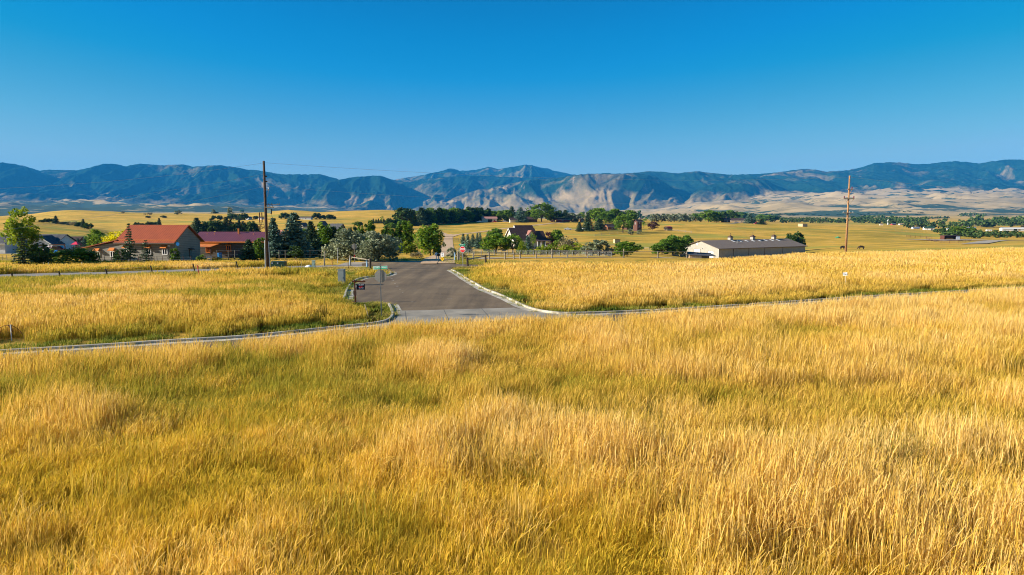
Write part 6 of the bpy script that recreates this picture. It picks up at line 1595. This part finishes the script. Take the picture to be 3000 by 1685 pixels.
# irrigation hoop at the far left
b = TP(21, 33.4); o = thing('irrigation_standpipe', 'white standpipe with rusty curved hoop in the left field', 'irrigation pipe', b); m_ = 33.4 / F
H = 6 - 33.4 * (953 - 636) / F; MB().cyl((0,0,0),(0,0,H),.022,.022).build('standpipe', M_SWHITE, o)
m = MB(); arc = [((px - 21) * m_, .05, H - (py - 953) * m_) for px, py in ((-40, 985), (-20, 966), (0, 957), (12, 955), (24, 957), (34, 962), (44, 970), (54, 985), (60, 1002))]
m.tube(arc, .012, 5).build('hoop', M_RUSTY, o)
MB().cyl(((12-21)*m_, .03, H+.0), ((25-21)*m_, .03, H - 22*m_), .018, .018).build('brace', M_RUSTY, o); MB().cyl(((23.5-21)*m_, .03, H), ((23-21)*m_, .03, H-.3), .02, .02).build('clamp', M_RUSTY, o)
for px, lb, mt in ((127.5, 'orange tipped pale stake before the dark bush at left', M_LATH), (142.5, 'pale green tee topped hydrant pipe before the dark bush at left', M_CABG), (240.5, 'pale green stake before the dark garden shrub', M_CABG)):
    post('garden_stake', lb, 'stake', (px - .5, 768), (px + .5, 787), .035, mt)
# seams: end of the objects made by hand

# ------------------------------------------------------------------ trees and shrubs, one by one
T = tree
_O1 = 'first second third fourth fifth sixth seventh eighth ninth tenth eleventh twelfth thirteenth fourteenth fifteenth sixteenth seventeenth eighteenth nineteenth'.split()
def ordinal(n):
    if n < 20: return _O1[n - 1]
    t = ['twent', 'thirt', 'fort'][n // 10 - 2]
    return t + 'ieth' if n % 10 == 0 else t + 'y-' + _O1[n % 10 - 1]
# around the left houses
T('cottonwood','broadleaf_tree','tall airy yellow green tree standing at the far left by the garden',74,617,782,68,D=84,variant=0)
T('thin','bare_spruce','thin bare lower limbed spruce in front of the tall yellow green tree',71,690,786,34,D=82)
T('juniper','dark_bush','dark tall bush beside the tall yellow green tree',121,716,784,52,D=84,variant=1,cat='bush')
T('green','small_tree','small yellow green tree topping the dark bush at left',112,718,765,34,D=88)
T('bush','garden_shrub','grey green shrub by the blue slide',152,742,779,34,D=93,variant=1,cat='shrub')
T('green','garden_shrub','big rounded dark green shrub left of the grey house',230,735,784,82,D=86,variant=0,cat='shrub')
T('juniper','ivy_column','narrow ivy column at the left corner of the grey house',277,733,776,12,D=88,variant=0,cat='shrub')
for px, yt, yb, w, lb in ((163,682,712,20,'blue green spruce tip rising over the pale house roof'),(206,686,722,20,'first spruce right of the pale gable'),(235,687,722,19,'spruce right behind the red canopy'),(258,682,723,26,'broadest blue spruce between the canopy and the cottage'),(286,684,722,20,'blue spruce in front of the thin olive tree'),(312,692,722,16,'smallest spruce left of the brown cottage')):
    T('blue','spruce_tree',lb,px,yt,yb,w,D=205)
T('poplar','thin_tree','thin olive green tree between the spruces and the yellow tree',287,655,722,34,D=170,variant=1)
T('sparse','thin_tree','airy pale stemmed tree right of the thin olive tree',309,664,722,40,D=165)
T('yellow','yellow_tree','bright yellow green tree behind the left end of the rust roof',361,654,728,72,D=125)
T('dark','dark_tree','dark tree half hidden between the yellow tree and the rust roof',392,656,715,30,D=128,variant=0)
T('thin','spruce_tree','tall thin spruce in front of the left half of the grey house',385,661,774,24,D=89.2)
T('thin','spruce_tree','shorter leaning spruce before the middle of the grey house wall',432,706,773,25,D=88.8)
T('juniper','round_bush','round dark green bush against the grey wall under an awning',359,733,775,37,D=89,variant=1,cat='bush')
T('arbor','pointed_bush','pointed green bush between the two right windows of the grey house',515,727,771,24,D=89.3,cat='bush')
T('bush','small_shrub','low blue green shrub at the right corner of the grey house',594,745,768,20,D=91,variant=1,cat='shrub')
T('spruce','spruce_tree','young grey green spruce before the maroon roofed house',732,704,762,38,D=97)
T('arbor','bright_bush','tall bright yellow green bush left of the tall utility pole',766,700,764,26,D=96,cat='bush')
T('bigspruce','spruce_tree','tall blue green spruce directly right of the tall utility pole',806,648,760,48,D=103,variant=0)
T('bigspruce','spruce_tree','tallest broad spruce, second right of the tall utility pole',866,634,760,72,D=105,variant=0)
T('juniper','shrub','green bush at the foot of the tallest spruce',868,722,760,38,D=99,variant=1,cat='bush')
T('bigspruce','spruce_tree','dark spruce right behind the tallest spruce',915,655,756,56,D=112,variant=1)
T('poplar','green_tree','tall olive green tree between the dark spruces',953,652,748,40,D=122,variant=1)
T('spruce','spruce_tree','spruce left of the silver olive tree, the third tall one',983,661,747,36,D=122,variant=0)
T('juniper','small_conifer','small dense conifer at the left foot of the silver olive tree',960,709,749,26,D=112,variant=0)
T('green','green_tree','bright green tree filling the gap above the tallest spruce foot',900,668,745,44,D=135)
T('green','green_tree','green tree between the first two tall spruces',840,700,750,32,D=125)
T('dark','dark_tree','dark tree below the steep dark grey roof',1012,660,735,38,D=165,variant=0)
T('dark','dark_tree','dark tree crown just left of the first poplar',1038,664,736,26,D=175,variant=0)
T('olive','silver_olive_tree','big silver green tree behind the back of the stop sign',1024,680,766,100,D=97,variant=0)
T('olive','silver_olive_tree','darker silver green tree overhanging the road edge',1108,684,768,96,D=94.5,variant=1)
# poplars and shrubs left of the dirt track
for px, yt, yb, w, lb in ((1060,662,738,20,'small poplar at the left of the poplar group'),(1086,649,738,30,'first tall poplar rising above the silver green tree'),(1134,665,738,24,'poplar tip between the two tall poplars'),(1155,668,738,34,'broad low poplar right of the silver green tree'),(1176,652,738,24,'narrow poplar left of the lime shrub'),(1198,650,738,30,'tall dark poplar behind the lime shrub')):
    T('poplar','poplar_tree',lb,px,yt,yb,w,D=172,variant=0)
T('bush','lime_shrub','round lime green shrub at the foot of the poplars',1193,708,745,46,D=150,variant=0,cat='shrub')
T('sparse','young_tree','thin young tree alone between the lime shrub and the big poplar',1223,676,745,18,D=150)
T('poplar','poplar_tree','broad tall poplar just left of the dirt track',1262,660,748,54,D=135,variant=1)
T('olives','silver_shrub','silver grey shrub at the right of the track entrance',1322,734,764,22,D=104,variant=1,cat='shrub')
T('tan','dry_shrub','dry brown shrub behind the far stop sign post',1356,748,766,22,D=100,cat='shrub')
T('tan','dry_shrub','tawny shrub by the small ditch left of the mailboxes',1222,748,766,30,D=103,cat='shrub')
# spruces right of the track
for px, yt, yb, w, lb in ((1358,687,737,18,'first pale spruce tip right of the track, behind its darker twin'),(1371,689,740,20,'dark blue spruce right of the track above the stop sign'),(1386,687,724,16,'lone blue spruce left of the close pair of spruces'),(1399,685,729,15,'left spruce of the close pair'),(1407,684,727,14,'right spruce of the close pair'),(1428,687,728,18,'blue spruce beside the round green tree')):
    T('blue','spruce_tree',lb,px,yt,yb,w,lo=100,hi=400)
T('green','green_tree','dark round tree behind, up left of the brown roofed house',1452,671,704,34,lo=100,variant=0)
T('green','green_tree','large round green tree left of the brown roofed house',1454,687,742,66,D=165,variant=0)
T('cottonwood','green_tree','bright green tree in front of the cream gable',1502,688,743,46,D=165,variant=1)
T('bush','lime_shrub','lime shrub under the steep brown roof',1530,707,744,26,D=158,variant=0,cat='shrub')
T('blue','spruce_tree','small blue spruce before the dormer of the brown roofed house',1547,691,738,24,D=176)
T('bush','lime_shrub','small lime bush left of the garden steps',1552,729,746,24,D=150,variant=0,cat='shrub')
T('sparse','bare_tree','thin pale stemmed tree before the porch of the brown roofed house',1562,678,732,14,D=200)
T('purple','purple_tree','purple leaved tree right of the brown roofed house',1604,681,727,30,lo=100,hi=260,variant=1)
T('green','green_tree','dark green tree right of the purple tree',1630,675,728,32,lo=100,hi=260,variant=1)
T('tan','dry_shrub','large grey tan shrub right of the dark green tree',1664,689,736,50,D=190,cat='shrub')
for px, yt, w, lb in ((1586,717,28,'first lime bush of the row right of the garden steps'),(1614,716,42,'second lime bush of the row, the widest'),(1652,716,30,'third lime bush of the row'),(1684,711,48,'tall yellow green bush ending the lime row')):
    T('bush','lime_shrub',lb,px,yt,746,w,D=155,cat='shrub',variant=0)
T('olives','silver_shrub','grey green shrub left of the large silver shrub',1718,722,749,34,D=152,cat='shrub')
T('olives','silver_shrub','large silver green shrub behind the end of the chain link fence',1754,705,751,58,D=150,cat='shrub')
T('olives','silver_shrub','low silver shrub trailing right of the large silver shrub',1785,728,751,28,D=150,cat='shrub')
T('green','round_shrub','round bright green shrub in front of the tan flat roofed shed',1836,708,750,60,D=160,variant=0,cat='shrub')
T('green','green_tree','big spreading green tree left of the beige barn',1968,695,751,66,D=236,variant=0)
T('green','green_tree','lower green tree at the left foot of the big spreading tree',1938,714,750,48,D=232,variant=1)
T('green','green_tree','green tree behind the left gable of the beige barn',2010,699,745,30,D=300,variant=1)
T('dark','green_tree','dark green tree rising behind the right end of the barn',2324,682,735,40,D=310,variant=0)
for px, lb in ((2457,'low green bush left of the right pole foot'),(2493,'low green bush right of the right pole foot'),(2505,'small green bush beside the grazing cow')):
    T('bush','low_bush',lb,px,727,737,22,D=122,cat='bush',variant=1)
# the rise: windbreak and houses
xs = [1236,1247,1258,1270,1283,1296,1308,1320,1333,1346,1358,1370,1384,1398,1412,1426]
for i, px in enumerate(xs):
    T(('spruce','dark','green')[i % 3],'windbreak_tree',ordinal(i + 1) + ' tall dark tree from the left in the dense windbreak row',px,611+(i%4)*2.2,660-i*.75,31,lo=350,group='dark windbreak trees',trunk=True)
for px, yt, yb, w, k, lb in ((1225,620,659,16,'arbor','lime green tree at the left end of the windbreak'),(1240,631,660,17,'blue','pale blue spruce before the left end of the windbreak'),(1183,612,662,32,'dark','large dark tree mass left of the windbreak'),(1202,613,662,20,'dark','second dark tree right of the large dark mass'),(1216,618,662,14,'spruce','dark spruce just left of the windbreak'),
    (1262,611,650,20,'green','green crown rising behind the windbreak left'),(1290,611,652,14,'spruce','spruce tip rising behind the windbreak'),(1327,613,650,34,'green','broad green crown behind the windbreak middle'),(1376,609,650,24,'dark','dark crown behind the right part of the windbreak'),(1395,610,650,20,'dark','dark crown second from the right behind the windbreak'),(1418,611,650,34,'dark','dense dark crown at the right end behind the windbreak'),
    (1448,620,650,22,'green','bright green tree behind the cream garage'),(1468,618,650,24,'green','bright green tree between the two cream buildings'),(1486,617,650,22,'green','green tree left of the cream gabled shed'),(1500,607,649,20,'spruce','dark spruce behind the cream gabled shed'),(1524,610,652,24,'blue','blue green spruce before the long brown roofed house'),(1548,618,647,22,'dark','dark tree behind the long brown roofed house'),(1565,622,648,16,'green','small green tree right of the long brown roofed house'),
    (1623,616,650,30,'dark','dark round tree right of the tallest tree'),(1654,617,647,16,'spruce','slim dark tree above the red barn roof'),(1672,625,650,22,'olives','silver tree behind the right end of the red barn'),(1690,627,650,20,'olives','silver tree left of the small orange tree'),(1706,622,646,14,'sparse','thin tree behind the red garage'),
    (1750,612,652,40,'green','large green tree right of the spruce above the lane'),(1772,622,655,32,'green','bright green tree behind the log cabin'),(1796,614,654,36,'green','tall green tree above the log cabin roof'),(1818,620,655,26,'olives','silver tree right above the log cabin'),(1842,618,652,30,'green','green tree behind the dark gabled house')):
    T(k,'spruce_tree' if k in ('spruce','blue') else 'broadleaf_tree',lb,px,yt,yb,w*1.2,lo=350)
T('cottonwood','tall_tree','tallest spreading tree on the rise with a bare pale trunk',1586,597,651,58,lo=350,variant=1)
T('orange','orange_tree','small orange tree left of the red garage',1686,634,649,10,lo=350)
for px, yt, yb, w, lb in ((1696,651,679,15,'small blue spruce on the meadow by the lane'),(1720,626,677,24,'tall dark spruce left of the lane end'),(1754,642,675,30,'broad spruce between the red car and the log cabin')):
    T('spruce','spruce_tree',lb,px,yt,yb,w,lo=300)
T('cottonwood','bright_tree','bright green broad tree in front of the dark gabled house',1823,631,682,44,lo=300,variant=1)
T('sparse','thin_tree','thin pale green tree right of the tower house',1882,640,668,16,lo=300)
T('purple','purple_tree','dark purple round tree alone on the meadow right of the tower house',1909,650,675,26,lo=300,variant=0)
T('olives','silver_bush','silver bush at the left foot of the tower house',1845,671,688,14,lo=280,cat='bush')
T('olives','silver_bush','silver bush at the right foot of the tower house',1871,674,687,13,lo=280,cat='bush')
for px, yt, yb, w, lb in ((1907,628,650,14,'first silver tree of the row right of the tower house'),(1919,627,650,16,'second silver tree of the row'),(1936,627,650,20,'third silver tree of the row'),(1954,628,650,18,'fourth silver tree of the row'),(1970,627,650,18,'fifth silver tree of the row'),(1988,626,650,20,'sixth silver tree of the row'),(2006,626,650,20,'seventh silver tree of the row'),(2020,632,650,14,'last low silver tree of the row')):
    T('olives','silver_tree',lb,px,yt,yb,w*1.2,lo=350)
for px, yt, yb, w, k, lb in ((2032,626,650,22,'green','round bright green tree right of the silver row'),(2048,623,650,18,'olives','silver green tree behind the round bright one'),(2070,618,652,30,'green','tall pale green tree in the right tree belt'),(2094,622,652,24,'green','round green tree right of the tall pale green one'),(2112,621,650,22,'dark','dark tree left of the brown gabled house'),(2130,618,648,26,'green','green tree behind the brown gabled house'),(2143,619,650,18,'dark','dark tree between the two houses on the right rise'),
    (2164,623,646,22,'green','green tree behind the tan house'),(2180,625,646,14,'green','small green tree right behind the tan house'),(2190,627,655,20,'blue','blue green spruce right of the tan house'),(2203,638,655,12,'spruce','small dark spruce before the red pickup'),(2225,642,658,16,'spruce','dense dark tree right of the red pickup'),(2224,629,650,20,'green','leftmost green tree of the last group on the rise'),(2244,631,651,22,'green','middle green tree of the last group on the rise'),(2262,633,651,18,'dark','rightmost green tree of the last group on the rise'),
    (1148,641,668,26,'dark','dark green tree left of the pink roofed cottage'),(1172,645,668,28,'green','green tree before the pink roofed cottage'),(1150,654,672,22,'green','low green tree below the dark left group'),(1050,650,664,16,'green','lone low tree on the meadow left of the small spruces'),(1059,651,663,10,'dark','dark little tree beside the lone low tree')):
    T(k,'spruce_tree' if k in ('spruce','blue') else 'broadleaf_tree',lb,px,yt,yb,w*1.2,lo=350)
for i, px in enumerate((1097,1105,1112,1119,1128)): T('spruce','young_spruce',ordinal(i + 1) + ' from the left of five small evenly spaced spruces on the slope',px,641+(i%2)*2,655,7,lo=450,group='row of five small spruces')
T('sparse','thin_tree','thin tree rising among the five small spruces',1122,633,655,8,lo=450)
# tree belt behind the grey house
for i, (px, yt, w, k, lb) in enumerate(((584,642,22,'spruce','tall spruce left of the belt above the rust roof'),(602,653,18,'dark','dark round tree just right of the rust roof peak'),(623,650,16,'dark','dark tree second right of the rust roof peak'),(640,650,26,'dark','broad dark tree in the belt above the maroon roof'),(656,655,18,'dark','lower dark tree in the belt'),(669,640,18,'spruce','tallest spruce in the belt above the maroon roof'),(682,647,10,'spruce','narrow spruce in the middle of the belt'),(694,655,18,'dark','rounded dark tree left of the chimney'),(707,649,14,'spruce','spruce just above the chimney pipe'),(718,652,13,'spruce','spruce right of the chimney pipe'),(730,655,16,'dark','dark tree right part of the belt'),(743,652,16,'dark','dark tree near the right end of the belt'),(757,659,14,'spruce','last spruce of the belt left of the pole'))):
    T(k,'belt_tree',lb,px,yt-2,685,w*1.45,lo=250)
# hills on the left
for px, yt, yb, w, k, lb in ((135,645,652,14,'dark','low dark tree at the left end of the hill group'),(148,641,652,14,'dark','second dark tree of the hill group'),(160,641,653,18,'dark','dark rounded tree left of the hill spruce'),(175,633,656,14,'spruce','tallest spruce of the hill group'),(196,650,658,18,'dark','dark low tree in the hill gully'),(214,650,660,14,'spruce','little spruce in the hill gully'),(228,649,661,22,'tan','pale low tree in the hill gully'),(245,652,665,26,'dark','dark scrub tree in the hill gully'),(254,643,668,12,'spruce','spruce at the right of the hill gully'),(268,655,672,20,'dark','dark tree right of the gully spruce'),
    (410,652,666,16,'dark','green tree above the rust roof left part'),(425,655,666,20,'dark','second tree above the rust roof left part'),(444,650,668,16,'dark','dark tree above the rust roof middle'),(475,640,667,12,'spruce','lone spruce above the rust roof'),(462,651,662,24,'dark','low dark hedge tree beside the lone spruce'),
    (371,619,626,7,'tan','tiny bare tree on the ridge above the yellow tree'),(435,625,630,6,'tan','tiny tree on the ridge left of the grey shrub'),(448,623,630,12,'tan','small greyish tree on the ridge'),(443,633,639,11,'dark','small dark bush below the ridge'),(489,632,639,13,'dark','dark round bush below the ridge'),(530,617,629,19,'olives','olive tree standing alone on the ridge'),(633,613,626,10,'olives','tall tree on the ridge above the roof'),(641,621,626,11,'dark','bush beside the ridge tree'),(717,614,623,8,'green','little green tree on the ridge left of the pole'),
    (627,640,646,9,'dark','left of two small trees on the left hill'),(634,632,645,10,'dark','right of two small trees on the left hill'),(651,632,645,13,'dark','round small tree beside the two on the hill'),(682,609,644,14,'olives','tall tree over the farmhouse on the left hill'),(691,627,645,26,'dark','dark trees left of the grey shed'),(709,628,645,12,'spruce','spruce between the shed and the farmhouse'),(722,626,645,18,'dark','dark tree left of the grey farmhouse'),(756,633,643,12,'dark','dark bush left of the blue grey house'),
    (838,624,642,20,'dark','leftmost dark tree left of the low ranch house'),(850,627,642,14,'dark','second dark tree left of the low ranch house'),(860,625,642,8,'spruce','spruce left of the low ranch house'),(870,628,642,16,'dark','dark tree touching the low ranch house'),(934,625,643,22,'dark','large dark tree right of the low ranch house'),(953,631,643,12,'dark','dark tree in the middle right of the ranch house'),(970,629,643,18,'dark','dark spreading tree right of the ranch house'),(983,634,643,10,'dark','last dark tree right of the ranch house')):
    T(k,'spruce_tree' if k == 'spruce' else 'hill_tree',lb,px,yt,yb,w,lo=420)
# the valley on the right: many small far trees
rg = random.Random(8)
def far_row(name, base, group, n, x0, x1, ya, yb, h0, h1, w0, w1, lo, y2=None):
    for i in range(n):
        f = (i + .5) / n; sp_x = (x1 - x0) / n * .3
        label = ordinal(i + 1) + ' ' + base + ', from the left'
        px = x0 + (x1 - x0) * f + rg.uniform(-sp_x, sp_x) * (0 if name == 'orchard_tree' else 1)
        yb_ = ya + (yb - ya) * rg.uniform(0, 1) if y2 is None else ya + (yb - ya) * f
        h = rg.uniform(h0, h1) * (1.0 if name in ('orchard_tree', 'foothill_tree') else 1.25); T('far', name, label, px, yb_ - h, yb_, rg.uniform(w0, w1), lo=lo, hi=9000, group=group, trunk=(h > 12))
far_row('orchard_tree','small round tree of the even far row','far row of even trees',17,2278,2400,646.5,646.5,9,11,7,9,900)
far_row('valley_tree','dark tree in the valley belt left of the right pole','valley belt left of the pole',26,2280,2475,651,654,8,12,10,16,900)
far_row('valley_tree','dark tree in the valley belt between pole and silo','valley belt between pole and silo',26,2490,2600,644,657,8,14,12,20,900)
far_row('valley_tree','dark tree in the dense valley belt right of the silo','valley belt right of the silo',24,2590,2700,651,660,10,16,14,22,800)
far_row('valley_tree','tree in the valley wood above the white sheds','valley wood above the white sheds',46,2830,3080,650,667,12,20,14,26,650)
far_row('valley_tree','grey green tree among the valley houses','trees among the valley houses',26,2640,2850,660,673,8,16,10,20,600)
far_row('valley_shrub','low shrub in the green thicket before the white sheds','thicket before the white sheds',46,2750,3080,686,699,8,14,14,24,420)
far_row('valley_shrub','low shrub on the slope below the green roofed house','thicket below the green roofed house',12,2725,2800,676,684,5,9,10,16,450)
T('green','valley_tree','big rounded tree above the open shelter',2803,664,690,40,lo=420,variant=0)
T('green','valley_tree','second rounded tree right of the one above the shelter',2835,668,690,24,lo=420,variant=0)
far_row('foothill_tree','small dark tree on the green strip beneath the foothills','trees on the green strip',10,2700,2770,640,642,4,7,8,12,1500)
far_row('foothill_tree','small dark tree at the edge of the far green field','trees by the far green field',9,2800,2875,632,636,6,11,8,13,1800)
far_row('foothill_tree','small dark tree in the far creek line','creek line trees',26,2195,2330,625,633,3,5,9,16,1800)
far_row('foothill_tree','tiny dark tree scattered on the pale foothills','scattered foothill trees',18,2350,2700,618,634,2.5,4.5,7,14,2000)
far_row('distant_tree','distant tree right of the last houses on the rise','belt right of the rise',10,2130,2280,640,645,8,13,14,22,1000)
far_row('distant_tree','dim tree behind the silver row','dim trees behind the silver row',12,1880,2060,640,644,6,12,14,22,1000)
far_row('distant_tree','dim tree behind the houses on the rise','dim trees behind the rise',16,1440,1880,640,645,14,22,16,26,900)
